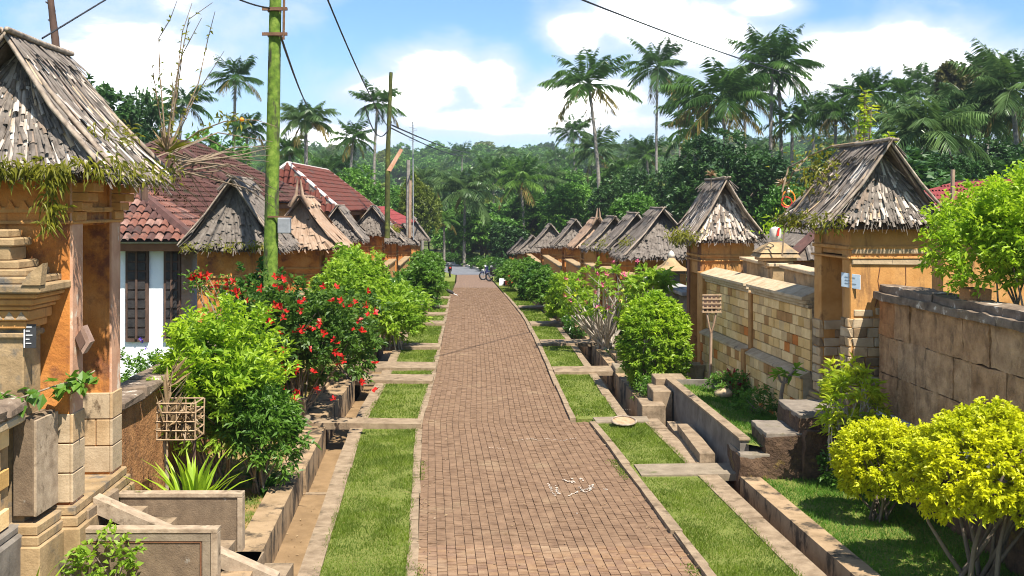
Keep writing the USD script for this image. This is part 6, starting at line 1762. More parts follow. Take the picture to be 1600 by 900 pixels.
tassel("dried leaf star ornament on the ridge of the second right gate", 1111, 273, 21.6, 0.13)
t_ = tassel("dried leaf ornament with a red hoop hung beside the nearest right gate roof", 1223, 287, 18.4, 0.13)
ang = np.linspace(0, 2 * np.pi, 15)
put("hoop", MB().tube(np.stack([at(1232, 310, 18.4)[0] + 0.11 * np.cos(ang), np.full(15, 18.4), at(1232, 310, 18.4)[2] + 0.13 * np.sin(ang)], 1), 0.012, 5, cap=False), M["orange_fruit"], t_)
put("hoop", MB().tube(np.stack([at(1228, 316, 18.4)[0] + 0.09 * np.cos(ang), np.full(15, 18.36), at(1228, 316, 18.4)[2] + 0.09 * np.sin(ang)], 1), 0.012, 5, cap=False), M["red_paint"], t_)
put("tuft", MB().lathe([(0, -0.05), (0.035, -0.02), (0.03, 0.04), (0, 0.06)], at(1231, 298, 18.4), 8), M["limewash"], t_)
put("stick", MB().tube([at(1228, 330, 18.4), at(1225, 365, 18.4), at(1222, 400, 18.4)], 0.015, 5), M["dry_twig"], t_)

# ------------------------------------------------------------------ plants on the right
t_, c0, rr = shrub("shrub", "round clipped green shrub with its sunlit top painted in lime leaves, by the pale slab bridge", "shrub", (2.62, 20.0, 0.0), (2.62, 20.0, 0.80), (0.58, 0.58, 0.80), 560, 24, 0.088, 0.042, "leaf_light", lump=0.35, nstem=12, shell=0.6, seed=1)
b_, _ = bush((2.62, 20.0, 0.88), (0.57, 0.57, 0.80), 190, 22, 0.085, 0.04, rr, zmin=0.25, shell=0.9, lump=0.3, twig=0.14)
put("lime_top_foliage", b_, M["leaf_lime"], t_)  # lime leaves on the crown paint its sunlit top
t_, c0, rr2 = shrub("frangipani", "frangipani bush with bare pale branches and pink flowers", "flowering shrub", (2.2, 25.6, 0.0), (2.05, 25.3, 1.25), (0.95, 1.0, 0.72), 110, 10, 0.19, 0.06, "leaf_light", stem="stem_pale", nstem=60, r0=0.034, lump=0.7, twig=0.12, spread=0.1, upw=0.9)
put_flowers("flower", list(c0[rr2.choice(len(c0), 24)] + [0, -0.1, 0.1]) + [at(976, 430, 24.6), at(972, 427, 24.6), at(958, 410, 24.8), at(995, 408, 24.8), at(979, 432, 24.5)], 0.085, rr2, M["petal_pink"], t_)
put_flowers("young_leaf", list(c0[rr2.choice(len(c0), 30)] + [0, -0.05, 0.12]), 0.10, rr2, M["leaf_croton"], t_)
shrub("shrub", "light green shrub left of the frangipani on the right side", "shrub", (1.75, 31, 0.0), (1.72, 31, 0.68), (0.7, 1.2, 0.72), 420, 20, 0.12, 0.05, "leaf_light", lump=0.6, nstem=12, seed=11, lobes=8)
shrub("shrub", "dark green rounded shrub left of the light green shrub on the right side", "shrub", (1.25, 37, -0.2), (1.25, 37, 0.40), (0.75, 1.4, 0.70), 420, 20, 0.13, 0.065, "leaf_mid", lump=0.6, nstem=10, seed=12, lobes=7)
shrub("shrub", "tall leafy shrub before the seventh right gate", "shrub", (0.95, 43, -0.4), (0.95, 43.5, 0.22), (0.85, 1.6, 0.75), 420, 18, 0.16, 0.08, "leaf_glossy", lump=0.7, nstem=10, seed=13, lobes=8)
shrub("shrub", "green shrub behind the red bundle and white sack", "shrub", (0.6, 53, -0.7), (0.55, 54, -0.15), (0.85, 2.6, 0.75), 400, 16, 0.19, 0.09, "leaf_mid", lump=0.6, nstem=8, seed=14, lobes=8)
shrub("shrub", "far shrub beyond the navy motorcycle on the right", "shrub", (0.1, 70, -1.5), (-0.1, 71, -1.1), (0.8, 4, 0.7), 400, 14, 0.24, 0.12, "leaf_mid", lump=0.7, nstem=8, seed=15, lobes=8)
shrub("ground_cover", "low dark green ground cover below the frangipani", "plant", (2.2, 28.6, 0.0), (2.15, 28.8, 0.22), (0.75, 1.1, 0.36), 260, 20, 0.09, 0.03, "leaf_glossy", nstem=6, lump=0.5, seed=16)
shrub("shrub", "small broad leaved frangipani against the third right gate wall", "shrub", (3.0, 23.6, 0.0), (3.0, 23.6, 1.72), (0.38, 0.38, 0.24), 40, 14, 0.22, 0.07, "leaf_light", stem="stem_pale", nstem=14, r0=0.03, upw=0.9, seed=17)
for i_, (x_, y_, s_) in enumerate(((2.42, 20.2, 0.16), (2.36, 19.4, 0.18), (2.52, 18.9, 0.2))):
    shrub("low_plant", ["small leafy weed in the earth beside the right channel, furthest", "small leafy weed in the earth beside the right channel, middle", "small leafy weed by the concrete steps"][i_], "plant", (x_, y_, 0.02), (x_, y_, 0.12), (s_, s_, 0.15), 60, 14, 0.07, 0.03, "leaf_mid", nstem=4, seed=20 + i_)
for i_, (x_, y_) in enumerate(((-0.6, 92), (-1.6, 98), (-2.6, 105), (-4.2, 112), (-7.0, 120))):
    z_ = float(zr(y_))
    shrub("hedge_shrub", "low dark hedge shrub by the far road bend, " + ["nearest the motorcycles", "second along the bend", "in the middle of the bend", "fourth along the bend", "furthest round the bend"][i_], "shrub", (x_, y_, z_), (x_, y_, z_ + 0.55), (1.5, 2.6, 0.55), 240, 12, 0.24, 0.13, "leaf_mid" if i_ % 2 else "leaf_glossy", nstem=5, lump=0.5, seed=50 + i_, group="hedge along the far road bend")
# yellow bushes
shrub("yellow_shrub", "smaller rounded golden yellow shrub on the near right lawn", "shrub", (3.98, 11.75, 0.0), (4.0, 11.75, 0.62), (0.47, 0.45, 0.42), 620, 24, 0.055, 0.030, "leaf_yellow", nstem=8, r0=0.018, lump=0.4, shell=0.7, twig=0.09, zmin=-0.75, stem="trunk")
shrub("yellow_shrub", "large golden yellow shrub with several trunks at the right edge", "shrub", (4.22, 9.75, 0.0), (4.30, 9.78, 1.02), (0.76, 0.62, 0.50), 1200, 24, 0.055, 0.030, "leaf_yellow", nstem=12, r0=0.026, spread=0.10, lump=0.4, shell=0.72, twig=0.09, zmin=-0.7, stem="trunk", seed=1)
t_, c0, rr2 = shrub("croton", "upright croton shrub with green and yellow leaves in front of the rock steps", "shrub", (4.05, 13.2, 0.0), (4.08, 13.2, 0.98), (0.36, 0.34, 0.50), 95, 13, 0.135, 0.042, "leaf_croton", nstem=40, r0=0.014, spread=0.10, lump=0.6, twig=0.12, upw=0.9, stem="stem_pale", zmin=-0.9)
shrub("shrub", "low green foliage at the foot of the croton shrub", "shrub", (4.0, 13.15, 0.0), (4.02, 13.15, 0.2), (0.2, 0.2, 0.22), 70, 16, 0.08, 0.035, "leaf_mid", nstem=4, seed=30)
shrub("shrub", "large bright green shrub spilling over the brown stone wall at the right edge", "shrub", (5.75, 11.8, 0.1), (5.85, 11.9, 2.95), (1.12, 1.0, 0.88), 1300, 24, 0.075, 0.036, "leaf_lime", nstem=30, r0=0.03, lump=0.8, twig=0.20, zmin=-0.85, seed=31, lobes=14)
rb2 = rng_of("right small")
rosette("cordyline", "small red leaved plant on the raised terrace", (3.70, 18.0, 0.27), 28, 0.5, 0.075, 1.05, "leaf_red", rb2, droop=0.5)
shrub("low_plant", "green weeds beside the red leaved plant on the terrace", "plant", (3.62, 17.9, 0.28), (3.6, 17.85, 0.42), (0.34, 0.25, 0.16), 90, 14, 0.07, 0.03, "leaf_mid", nstem=6, seed=33)
shrub("low_plant", "green creeper at the foot of the pale block wall by the pilaster", "plant", (3.75, 16.5, 0.2), (3.75, 16.5, 0.30), (0.34, 0.3, 0.26), 110, 14, 0.07, 0.03, "leaf_mid", nstem=6, seed=34)
sm = thing("young_frangipani", "young frangipani with forked bare stem against the pale block wall", "plant", (3.74, 15.3, 0.2))
b0 = np.array([3.74, 15.3, 0.15])
put("trunk", MB().tube([b0, at(1221, 615, 15.3), at(1224, 598, 15.3)], [0.035, 0.028, 0.025], 6), M["stem"], sm)
for (x_, y_) in ((1216, 590), (1237, 590), (1243, 580), (1226, 586)):
    put("branch", MB().tube([at(1224, 599, 15.3), at((x_ + 1224) / 2, y_ + 6, 15.3), at(x_, y_ - 4, 15.3)], 0.018, 5), M["stem"], sm)
    m_ = MB()
    m_.add(*leaf_arrays(np.tile(at(x_, y_ - 4, 15.3), (7, 1)), unit(rb2.normal(0, 1, (7, 3)) * [1, 1, 0.4] + [0, 0, 0.3]), 0.17, 0.055, rb2, 0.2))
    put("foliage", m_, M["leaf_light"], sm)
lt = thing("basket_stand", "small square lattice basket on a forked bamboo stake before the second right gate", "basket", (3.42, 18.8, 0.3))
bc = at(1112, 474, 18.8)
for k_ in range(5):
    q_ = -0.15 + 0.075 * k_
    put("lath", MB().box([bc[0] + q_ - 0.012, 18.78, bc[2] - 0.16], [bc[0] + q_ + 0.012, 18.80, bc[2] + 0.16]), M["basket"], lt)
    put("lath", MB().box([bc[0] - 0.165, 18.765, bc[2] + q_ - 0.012], [bc[0] + 0.165, 18.779, bc[2] + q_ + 0.012]), M["basket"], lt)
put("back", MB().box([bc[0] - 0.14, 18.92, bc[2] - 0.14], [bc[0] + 0.14, 18.93, bc[2] + 0.14]), M["dark_wood"], lt)
put("side", MB().box([bc[0] - 0.16, 18.80, bc[2] - 0.155], [bc[0] + 0.16, 18.92, bc[2] - 0.145]), M["basket"], lt)
put("stake", MB().tube([[3.42, 18.8, 0.2], at(1111, 520, 18.8)], 0.026, 7), M["bamboo_new"], lt, smooth=True)
for x_ in (1104, 1119):
    put("fork", MB().tube([at(1111, 521, 18.8), at((x_ + 1111) / 2, 508, 18.8), at(x_, 488, 18.8)], 0.017, 6), M["bamboo_new"], lt, smooth=True)
ty = thing("winnowing_tray", "round woven tray lying tilted on the grass beside the right path", "tray", (1.72, 16.75, 0.05))
ring = MB()
c_ = np.array([1.72, 16.72, 0.075])
tilt = lambda p: c_ + p @ np.array([[1, 0, 0], [0, 0.98, 0.18], [0, -0.18, 0.98]])
ring.quad_grid(np.stack([tilt(np.stack([r * np.cos(ang), r * np.sin(ang), np.full(15, z)], 1)) for r, z in ((0.005, -0.02), (0.10, -0.018), (0.18, 0.0))]))
put("weave", ring, M["basket"], ty)
put("rim", MB().tube(tilt(np.stack([0.19 * np.cos(ang), 0.19 * np.sin(ang), np.full(15, 0.01)], 1)), 0.014, 6, cap=False), M["pole_wood"], ty)
st_ = thing("stone", "pale round stone on the terrace grass beside the red leaved plant", "stone", (3.42, 17.6, 0.3))
put("stone", MB().lathe([(0, -0.05), (0.14, -0.02), (0.15, 0.04), (0.09, 0.09), (0, 0.10)], (3.42, 17.6, 0.33), 9), M["coping"], st_, smooth=True)
jb = thing("stone_urn", "chipped pale stone urn beside the second right gate pier", "urn", (3.55, 20.6, 0.1))
put("urn", MB().lathe([(0.13, -0.1), (0.15, 0.05), (0.20, 0.28), (0.24, 0.36), (0.19, 0.36), (0.12, 0.2)], (3.50, 20.7, 0.02), 7), M["coping"], jb)

# ------------------------------------------------------------------ poles, wires
up_ = thing("utility_pole", "green mossy utility pole standing between the second and third left gates", "utility pole", (-3.88, 17.6, 0))
put("pole", MB().tube([[-3.935, 17.6, -0.4], [-3.91, 17.6, 2.2], [-3.865, 17.6, 4.5], [-3.815, 17.6, 7.4]], [0.125, 0.118, 0.109, 0.093], 14), M["moss_pole"], up_, smooth=True)
for y_ in (16, 55):
    a_ = at(430, y_, 17.6)
    put("crossbar", MB().box([a_[0] - 0.18, 17.45, a_[2] - 0.025], [a_[0] + 0.22, 17.505, a_[2] + 0.025]), M["rust"], up_)
    put("clamp", MB().lathe([(0.104, -0.03), (0.113, -0.03), (0.113, 0.03), (0.104, 0.03)], [a_[0] - 0.01, 17.6, a_[2]], 14), M["rust"], up_)
put("riser", MB().tube([at(443, 62, 17.46), at(444, -10, 17.46)], 0.02, 6), M["rust"], up_)
bxm = at(444, 352, 17.5)
put("meter_box", MB().box([bxm[0] - 0.10, 17.45, bxm[2] - 0.13], [bxm[0] + 0.10, 17.58, bxm[2] + 0.12], 0.012), M["steel"], up_)
put("meter_strap", MB().box([bxm[0] - 0.26, 17.47, bxm[2] + 0.125], [bxm[0] + 0.13, 17.49, bxm[2] + 0.15]), M["rust"], up_)
M["dark_moss"] = mat("dark_moss_pole", [(0.03, 0.035, 0.012), (0.09, 0.10, 0.022)], scale=6, rough=0.95, spots=(0.14, 0.17, 0.03), spot_scale=3.0)
p2_ = thing("utility_pole", "second slimmer mossy pole further down the left side", "utility pole", (-5.1, 45, -0.5))
put("pole", MB().tube([at(605, 372, 45), at(606, 240, 45), at(611, 113, 45)], [0.115, 0.10, 0.075], 10), M["dark_moss"], p2_, smooth=True)
put("plank", MB().hexa([at(604, 266, 44.9), at(611, 268, 44.9), at(611, 268, 45.1), at(604, 266, 45.1), at(625, 232, 44.9), at(630, 234, 44.9), at(630, 234, 45.1), at(625, 232, 45.1)]), M["clay_trim"], p2_)
an = thing("antenna_mast", "thin antenna mast with a small aerial rising above the far trees", "antenna", at(645, 350, 60))
put("mast", MB().tube([at(646, 375, 60), at(645, 190, 60)], 0.035, 6), M["steel"], an)
for k_ in range(5):
    a_ = at(645, 200 + 5 * k_, 60)
    put("aerial", MB().tube([a_ + [-0.22, 0, 0.06 * (-1) ** k_], a_ + [0.22, 0, -0.06 * (-1) ** k_]], 0.012, 4), M["steel"], an)
for i_, (px_, y0_, y1_, Y_, r_2) in enumerate(((637, 250, 350, 62, 0.11), (640, 282, 352, 56, 0.08), (1488, 265, 292, 24.5, 0.05))):
    t_ = thing("wooden_post", ["tall bare post among the far left trees", "pale bamboo post among the far left trees", "short tan post beside the maroon roof"][i_], "post", at(px_, y1_, Y_))
    put("post", MB().tube([at(px_, y1_ + 20, Y_), at(px_ + 1, y0_, Y_)], r_2, 6), M["bamboo_new" if i_ else "palm_trunk"], t_)


def wire(label, pts, r=0.016, sag=0.0):
    P = np.array([at(*p) for p in pts])
    t = np.linspace(0, 1, 14 * (len(P) - 1) + 1)
    s = t * (len(P) - 1)
    i0 = np.minimum(s.astype(int), len(P) - 2)
    f = (s - i0)[:, None]
    Q = P[i0] * (1 - f) + P[i0 + 1] * f
    Q[:, 2] -= sag * 4 * (f * (1 - f))[:, 0]
    put("cable", MB().tube(Q, r, 5, cap=False), M["black"], label=label, cat="cable", smooth=True)


wire("thick black cable slanting from the top of the sky to the second pole", [(488, -60, 20), (606, 198, 45)], 0.019, 0.25)
wire("twisted cable from the mossy pole down behind the palms", [(438, 55, 17.6), (480, 165, 44)], 0.022, 0.1)
wire("cable running from the second pole past the antenna to the far trees", [(611, 195, 45), (735, 238, 150)], 0.035, 0.3)
wire("second thin cable beside the antenna", [(611, 200, 45), (730, 243, 150)], 0.03, 0.4)
wire("long cable crossing the sky above the palms on the right", [(850, -24, 20), (1345, 141, 60)], 0.020, 0.3)
wire("cable running to the post above the left gate roof", [(230, -40, 14), (66, 60, 12)], 0.011)
wire("cable meeting the mossy pole from the upper left", [(340, -18, 15), (425, 13, 17.6)], 0.014, 0.05)
wire("looped loose cable hanging at the second pole", [(570, 165, 44), (612, 190, 45)], 0.025, 0.9)

# ------------------------------------------------------------------ motorcycles, bird
def motorcycle(label, loc, rz, body, accent):
    t = thing("motorcycle", label, "motorcycle", loc)
    c, s = math.cos(rz), math.sin(rz)

    def T(p):
        p = np.asarray(p, float)
        return np.stack([loc[0] + c * p[..., 0] - s * p[..., 1], loc[1] + s * p[..., 0] + c * p[..., 1], loc[2] + p[..., 2]], -1)
    a = np.linspace(0, 2 * np.pi, 17)
    for x in (-0.6, 0.6):
        w_ = put("wheel", MB().tube(T(np.stack([x + 0.26 * np.cos(a), 0 * a, 0.29 + 0.26 * np.sin(a)], 1)), 0.05, 7, cap=False), M["rubber"], t, smooth=True)
        put("rim", MB().tube(T(np.stack([x + 0.19 * np.cos(a), 0 * a, 0.29 + 0.19 * np.sin(a)], 1)), 0.015, 5, cap=False), M["steel"], w_)
        for k in range(3):
            b = k * np.pi / 3
            put("spoke", MB().tube(T([[x - 0.19 * math.cos(b), 0, 0.29 - 0.19 * math.sin(b)], [x + 0.19 * math.cos(b), 0, 0.29 + 0.19 * math.sin(b)]]), 0.01, 4), M["steel"], w_)
    put("fork", MB().tube(T([[0.6, 0.07, 0.29], [0.42, 0.06, 0.85], [0.38, 0.05, 0.98]]), 0.025, 5).tube(T([[0.6, -0.07, 0.29], [0.42, -0.06, 0.85], [0.38, -0.05, 0.98]]), 0.025, 5), M["steel"], t)
    put("fairing", MB().hexa(T([[0.30, -0.15, 0.42], [0.46, -0.10, 0.42], [0.46, 0.10, 0.42], [0.30, 0.15, 0.42], [0.28, -0.17, 0.92], [0.46, -0.12, 0.90], [0.46, 0.12, 0.90], [0.28, 0.17, 0.92]])), body, t)
    put("body", MB().hexa(T([[-0.62, -0.10, 0.55], [0.30, -0.11, 0.34], [0.30, 0.11, 0.34], [-0.62, 0.10, 0.55], [-0.75, -0.12, 0.74], [0.25, -0.12, 0.60], [0.25, 0.12, 0.60], [-0.75, 0.12, 0.74]])), body, t)
    put("seat", MB().hexa(T([[-0.70, -0.12, 0.745], [0.10, -0.12, 0.66], [0.10, 0.12, 0.66], [-0.70, 0.12, 0.745], [-0.66, -0.09, 0.83], [0.05, -0.09, 0.76], [0.05, 0.09, 0.76], [-0.66, 0.09, 0.83]])), M["rubber"], t)
    put("engine", MB().box([-0.22, -0.1, 0.22], [0.16, 0.1, 0.42], 0.03, to=T), M["steel"], t)
    put("handlebar", MB().tube(T([[0.30, -0.33, 1.0], [0.38, -0.1, 1.0], [0.38, 0.1, 1.0], [0.30, 0.33, 1.0]]), 0.018, 5), M["black"], t)
    put("headlight", MB().box([0.40, -0.08, 0.88], [0.50, 0.08, 1.02], 0.03, to=T), M["white_paint"], t)
    put("mudguard", MB().hexa(T([[0.42, -0.06, 0.57], [0.80, -0.06, 0.50], [0.80, 0.06, 0.50], [0.42, 0.06, 0.57], [0.44, -0.05, 0.61], [0.79, -0.05, 0.54], [0.79, 0.05, 0.54], [0.44, 0.05, 0.61]])), accent, t)
    put("tail", MB().box([-0.86, -0.07, 0.68], [-0.74, 0.07, 0.78], 0.02, to=T), M["red_paint"], t)
    for sg in (-1, 1):
        put("mirror", MB().tube(T([[0.34, 0.22 * sg, 1.0], [0.30, 0.28 * sg, 1.16], [0.30, 0.36 * sg, 1.18]]), 0.016, 4), M["black"], t)


def mspot(px, Y):
    return ((px - 800) * Y / F, Y, float(zr(Y)) + 0.01)


motorcycle("navy blue motorcycle parked at the right edge of the far path", mspot(768, 74), math.radians(200), M["blue_paint"], M["blue_paint"])
motorcycle("dark motorcycle parked behind the navy one at the right of the far path", mspot(777, 70), math.radians(150), M["rubber"], M["steel"])
ws_ = thing("sack", "low white sack with a dark fold lying on the right verge of the far path", "sack", mspot(786, 60))
put("sack", MB().rock(np.array(mspot(786, 60)) + [-0.22, -0.2, 0.0], np.array(mspot(786, 60)) + [0.2, 0.2, 0.42], rng_of("sack"), 0.06, 5, rounding=0.2), M["white_paint"], ws_, smooth=50)
put("dark_fold", MB().box(np.array(mspot(788, 59.7)) + [-0.05, -0.03, 0.05], np.array(mspot(788, 59.7)) + [0.06, 0.02, 0.3], 0.02), M["rubber"], ws_)
motorcycle("dark motorcycle half hidden by shrubs at the left of the far path", mspot(703, 82), math.radians(95), M["rubber"], M["white_paint"])
rp_ = thing("bundle", "round red bundle beside the white sack on the far right verge", "bundle", mspot(796, 59.5))
put("bundle", MB().lathe([(0, 0), (0.2, 0.05), (0.26, 0.25), (0.2, 0.48), (0.08, 0.6), (0, 0.62)], mspot(796, 59.5), 9), M["red_paint"], rp_, smooth=True)
bd = thing("bird", "dark bird with pale tail on the far left grass cell", "bird", at(704, 460, 47))
bb = np.array([at(704, 460, 47)[0], 47, float(zr(47)) + 0.16])
put("body", MB().tube([bb + [0.16, 0, -0.05], bb + [0.06, 0, 0.0], bb + [-0.06, 0, 0.05], bb + [-0.15, 0, 0.10], bb + [-0.21, 0, 0.11]], [0.02, 0.07, 0.075, 0.045, 0.008], 8), M["rubber"], bd, smooth=True)
put("tail", MB().hexa(bb + np.array([[0.13, -0.03, -0.06], [0.30, -0.04, -0.13], [0.30, 0.04, -0.13], [0.13, 0.03, -0.06], [0.13, -0.03, -0.04], [0.30, -0.04, -0.115], [0.30, 0.04, -0.115], [0.13, 0.03, -0.04]])), M["white_paint"], bd)
for sg in (-1, 1):
    put("leg", MB().tube([bb + [0, 0.03 * sg, -0.03], bb + [0.01, 0.03 * sg, -0.16]], 0.008, 4), M["rust"], bd)

# ------------------------------------------------------------------ palms
PG = "coconut palms beyond the houses"
palm("palm with wind combed crown on a thin trunk, left of the mossy pole", 368, 122, 47, 100, 372, style="ragged", wind=0.12)
palm("bushy palm with skirt of hanging fronds right of the mossy pole", 478, 190, 52, 80, 480, n=30, style="broad", leaf="frond_grey", dry=4)
palm("short palm between the bushy palm and the second pole", 552, 215, 40, 105, 553)
palm("tall palm behind the second mossy pole", 590, 162, 46, 110, 588, style="ragged", dry=1)
palm("leaning ragged palm with bare yellowing ribs, left of the tallest palm", 920, 132, 78, 92, 936, n=20, style="ragged", dry=4)
palm("tallest slender palm with compact round crown, right of centre", 1028, 105, 66, 120, 1031, n=20)
palm("windswept palm with brown skirt between two tall palms on the right", 1128, 155, 92, 82, 1132, n=26, style="ragged", wind=-0.15, dry=5)
palm("broad tall palm with twin trunks in the right sky", 1207, 100, 80, 88, 1203, n=26, wind=0.18, dry=1)
palm("twin trunk palm close behind the broad tall palm", 1216, 112, 62, 90, 1212, n=14, style="ragged")
palm("short palm with drooping fronds below the broad tall palm", 1238, 190, 56, 88, 1240, n=18, style="ragged", wind=0.1)
palm("palm with dark spread fronds left of the right gate's ridge plant", 1306, 180, 52, 85, 1310, leaf="frond", style="broad")
palm("palm rising right behind the yellow ridge plant", 1362, 145, 52, 75, 1366)
palm("small palm between the ridge plant and the great grey palm", 1412, 150, 44, 90, 1412)
palm("great grey green palm with fronds facing the camera above the right gate", 1448, 210, 100, 55, 1450, n=30, style="broad", leaf="frond_grey", dry=1)
palm("palm with pale fronds below the brown topped tree on the right", 1520, 180, 82, 62, 1520, n=26, style="broad", leaf="frond_grey")
palm("palm at the right edge of the view", 1580, 140, 90, 60, 1582, n=26, style="full", leaf="frond_grey")
palm("low palm under the windswept palm on the right", 1085, 205, 66, 95, 1090, n=20, style="broad")
palm("leafy palm below the leaning ragged palm", 930, 235, 50, 120, 930, n=20, style="full", leaf="frond_grey")
palm("grey green palm above the far end of the street, left", 727, 300, 62, 110, 725, n=28, style="broad", leaf="frond_grey", dry=1)
palm("yellow green palm above the round tree at the end of the street", 812, 282, 56, 115, 812, n=26, style="full", leaf="frond_light", dry=4)
palm("young yellowing palm beside the last left gate", 694, 345, 26, 100, 694, n=14, style="broad", leaf="frond_light", dry=3, trunk_r=0.12)
palm("dark palm behind the brushwood on the left", 385, 205, 42, 90, 386, style="broad")
palm("dark palm crown seen through the bare twigs at far left", 285, 165, 52, 85, 286, n=18, style="broad")
palm("second dark palm low behind the left gate roof", 232, 185, 50, 85, 232, n=18, style="broad")
palm("palm showing between the left gate and the red roof ridge", 452, 235, 40, 95, 452, style="broad")
palm("dark low palm right of the round tree", 965, 270, 42, 105, 966, style="broad")
SKY = ["small distant palm on the wooded skyline, left of the end of the street", "small distant palm on the wooded skyline, just right of the street's far end", "small distant palm on the wooded skyline, between the yellow green palm and the leaning palm", "small distant palm on the wooded skyline, above the round tree", "small distant palm on the wooded skyline, left of the leafy palm under the leaning palm", "small distant palm on the wooded skyline, beside the antenna mast", "small distant palm on the wooded skyline, above the grey green palm", "small distant palm on the wooded skyline, left of the slender tall palm", "small distant palm on the wooded skyline, behind the windswept palm", "small distant palm on the wooded skyline, left of the second mossy pole", "small distant palm on the wooded skyline, right of the first mossy pole, low", "small distant palm on the wooded skyline, between the leaning and tallest palms", "small distant palm on the wooded skyline, left of the yellow ridge plant", "small distant palm on the wooded skyline, behind the yellow ridge plant", "small distant palm on the wooded skyline, near the right edge", "small distant palm on the wooded skyline, behind the brown topped tree"]
for (px_, py_, r_2, Y_, st__, lf_, lb_) in ((1272, 175, 48, 100, "full", "frond", "palm between the drooping palm and the ridge plant palm"), (1335, 150, 44, 105, "ragged", "frond", "slim palm left of the ridge plant palm"), (1395, 185, 55, 80, "broad", "frond_grey", "leafy palm low between ridge plant and great grey palm"),
                                        (1435, 130, 48, 110, "full", "frond", "palm showing above the great grey palm"), (1540, 120, 56, 95, "ragged", "frond", "palm just right of the brown topped tree"), (1480, 155, 58, 90, "full", "frond_grey", "palm left of the brown topped tree's trunk"), (1595, 190, 70, 70, "broad", "frond_grey", "low palm crown cut by the right edge of the view"),
                                        (1165, 150, 60, 98, "ragged", "frond", "palm between the windswept and broad tall palms"), (1060, 150, 40, 140, "ragged", "frond", "small far palm right of the tallest palm"), (895, 205, 40, 150, "ragged", "frond", "small palm left of the leaning palm's trunk"), (660, 285, 44, 125, "broad", "frond_grey", "palm beside the olive tree by the antenna"),
                                        (770, 275, 44, 140, "full", "frond", "palm behind the yellow green palm"), (850, 285, 42, 140, "broad", "frond_grey", "palm right of the yellow green palm"), (520, 265, 46, 115, "broad", "frond", "dark palm left of the second pole, low"), (1010, 240, 40, 130, "full", "frond", "palm crown left of the tallest palm's trunk")):
    palm(lb_, px_, py_, r_2, Y_, n=22, style=st__, leaf=lf_, dry=1)
for i_, (px_, py_, r_2, Y_) in enumerate(((722, 240, 26, 260), (787, 243, 28, 250), (868, 248, 30, 230), (836, 262, 26, 210), (900, 252, 30, 220), (690, 268, 26, 230), (757, 262, 26, 230), (1000, 262, 34, 180), (1180, 235, 36, 170), (510, 250, 32, 170), (430, 262, 30, 170), (980, 240, 30, 210), (1290, 222, 38, 150), (1340, 205, 40, 150), (1560, 205, 44, 120), (1480, 175, 44, 140))):
    palm(SKY[i_], px_, py_, r_2, Y_, as_parts=False, n=18, style=["full", "broad", "ragged"][i_ % 3], leaf=["frond", "frond_grey"][i_ % 2], group="distant palms on the skyline", trunk_r=0.2)

# ------------------------------------------------------------------ broadleaved trees
protos = []
for k_, (leaf, h, r, cz, ch, tr) in enumerate((("leaf_dark", 9, 3.4, 6.0, 3.6, "trunk"), ("leaf_forest", 8, 3.2, 5.0, 3.0, "trunk"), ("leaf_forest_olive", 9, 2.6, 6.0, 3.6, "palm_trunk"), ("leaf_forest", 10, 3.0, 6.5, 4.4, "palm_trunk"), ("leaf_brown", 12, 2.2, 9.0, 2.8, "trunk"))):
    p_ = proto("tree_" + "abcde"[k_])
    tree_parts(p_, h, r, cz, ch, leaf, rng_of("proto", k_), clumps=1000, per=12, L=0.34, W=0.17, trunk=tr)
    protos.append((p_, r, cz, ch))


def plant_tree(label, k, px, ytop, hw, Y, name="tree", group=None):
    p, r, cz, ch = protos[k]
    X = (px - 800) * Y / F
    zt_ = EYE + (HOR - ytop) * Y / F
    zb = land(X, Y)
    sx = hw * Y / F / (r * 1.05)
    sz = max((zt_ - zb) / (cz + ch * 1.02), 0.25)
    copy_of(p, name, label, "tree", (X, Y, zb - 0.1), rotz=(px * 37) % 360, scale=(sx, sx, sz), group=group)


T = plant_tree
T("dark dense tree behind the second right gate", 0, 1135, 205, 95, 66)
T("dark tree beside the slender trunk, right of centre", 0, 1065, 250, 60, 80)
T("big round green tree at the end of the street", 1, 822, 302, 78, 118)
T("green tree behind the brown roofed gate", 1, 905, 285, 62, 100)
T("dark green tree left of the slender palm trunk", 0, 985, 262, 62, 92)
T("olive tree beside the antenna mast", 2, 655, 268, 34, 95)
T("bushy tree left of the second pole", 3, 560, 250, 48, 82)
T("tree at the left foot of the grey green palm", 3, 705, 300, 40, 130)
T("tall tree with brownish crown in the upper right sky", 4, 1500, 84, 50, 85)
T("dark tree mass under the palms on the far right", 0, 1560, 215, 110, 58)
T("dark tree behind the right gate roof", 0, 1380, 235, 90, 62)
T("bright green tree between the two nearest right gates", 1, 1245, 285, 60, 48)
T("dark tree right of the nearest right gate's gable", 0, 1470, 240, 80, 50)
T("dark tree seen through twigs at far left", 0, 215, 140, 60, 62)
T("leafy tree behind the bushy palm", 3, 455, 270, 55, 92)
T("tree behind the red roofs on the left", 3, 620, 285, 40, 105)
T("green tree behind the yellow green palm", 1, 870, 262, 55, 150)
T("tree at the far bend of the road", 1, 760, 330, 45, 150)
T("low tree by the far road bend", 3, 735, 360, 30, 140)
T("leafy tree above the dark tree behind the second right gate", 2, 1190, 250, 55, 90)
T("tree at the right edge behind the maroon roof", 1, 1590, 255, 80, 42)
T("dark tree left of the great grey palm", 0, 1320, 225, 70, 75)
T("shaded tree behind the white walled house", 0, 120, 120, 130, 60)
T("tree behind the dark red roof", 3, 330, 195, 70, 75)
T("green tree behind the fifth right gate", 1, 1000, 300, 50, 62)

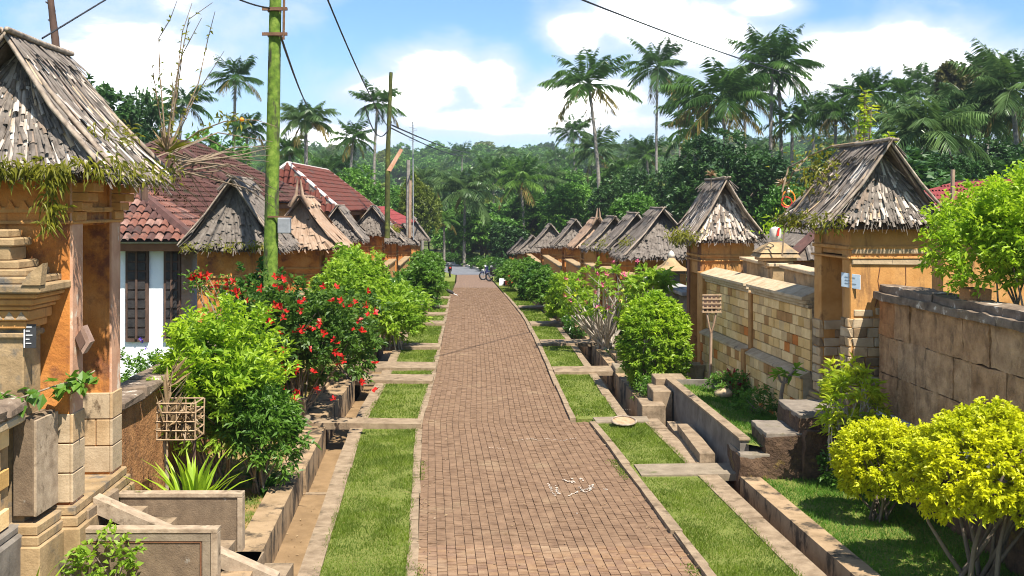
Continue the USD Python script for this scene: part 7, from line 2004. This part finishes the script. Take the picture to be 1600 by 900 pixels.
# the wooded hill and the backdrop of trees behind the houses
rf = rng_of("forest")
pos, ori, scl, idx = [], [], [], []
for _ in range(1500):
    Y_ = rf.uniform(125, 620) if rf.uniform() < 0.8 else rf.uniform(105, 170)
    X_ = rf.uniform(-0.62, 0.62) * Y_
    if Y_ < 160 and abs(X_ + 9 + (Y_ - 100) * 0.3) < 9:
        continue
    px_ = 800 + F * X_ / Y_
    s_ = rf.uniform(0.75, 1.45) * (1.0 if Y_ < 300 else 1.25)
    if Y_ < 175:
        s_ *= 0.8
    pos.append((X_, Y_, land(X_, Y_) - 0.3))
    a_ = rf.uniform(0, 2 * np.pi)
    ori.append(Gf.Quath(float(math.cos(a_ / 2)), 0, 0, float(math.sin(a_ / 2))))
    scl.append((s_ * rf.uniform(0.9, 1.3), s_ * rf.uniform(0.9, 1.3), s_))
    idx.append(int(rf.choice(4, p=[0.25, 0.35, 0.15, 0.25])))
# yards behind the houses on both sides
for _ in range(240):
    Y_ = rf.uniform(40, 110)
    sd_ = rf.choice([-1, 1])
    X_ = sd_ * (rf.uniform(0.0, 1) ** 1.2 * 26 + 15 + (0.06 * Y_ if sd_ < 0 else 0))
    px_ = 800 + F * X_ / Y_
    if 380 < px_ < 1000 or (px_ < 380 and Y_ < 60):
        continue
    s_ = rf.uniform(0.55, 0.95)
    pos.append((X_, Y_, land(X_, Y_) - 0.3))
    a_ = rf.uniform(0, 2 * np.pi)
    ori.append(Gf.Quath(float(math.cos(a_ / 2)), 0, 0, float(math.sin(a_ / 2))))
    scl.append((s_ * 1.2, s_ * 1.2, s_ * 0.85))
    idx.append(int(rf.choice(4, p=[0.4, 0.35, 0.1, 0.15])))
fo = UsdGeom.PointInstancer.Define(stage, "/World/forest")
lite = []
for k_, leaf in enumerate(("leaf_dark", "leaf_forest", "leaf_forest_olive", "leaf_forest")):
    n_ = Node(f"/World/forest/far_tree_{'abcd'[k_]}", np.eye(4))
    UsdGeom.Xform.Define(stage, n_.path)
    tree_parts(n_, 9, 3.3, 5.2, 3.6, leaf, rng_of("far", k_), clumps=520, per=10, L=0.55, W=0.3, lobes=7)
    lite.append(n_.path)
fo.CreatePrototypesRel().SetTargets([Sdf.Path(p) for p in lite])
fo.CreatePositionsAttr(Vt.Vec3fArray([Gf.Vec3f(*map(float, p)) for p in pos]))
fo.CreateOrientationsAttr(Vt.QuathArray(ori))
fo.CreateScalesAttr(Vt.Vec3fArray([Gf.Vec3f(*map(float, p)) for p in scl]))
fo.CreateProtoIndicesAttr(Vt.IntArray(idx))
meta(fo.GetPrim(), "wooded hill and mass of trees behind the village", "forest", kind="stuff")


# ------------------------------------------------------------------ haze over the valley
put("haze", MB().box([-1400, -90, -8], [1400, 1300, 75]), usdkit.material(stage, "/World/Looks/haze_air", {"v": ("principled_volume", {"color": (0.84, 0.90, 1.0), "density": 0.00025, "anisotropy": 0.25})}, [], volume="v.volume"), label="thin pale blue haze lying over the village and the hill", cat="haze", kind="stuff")
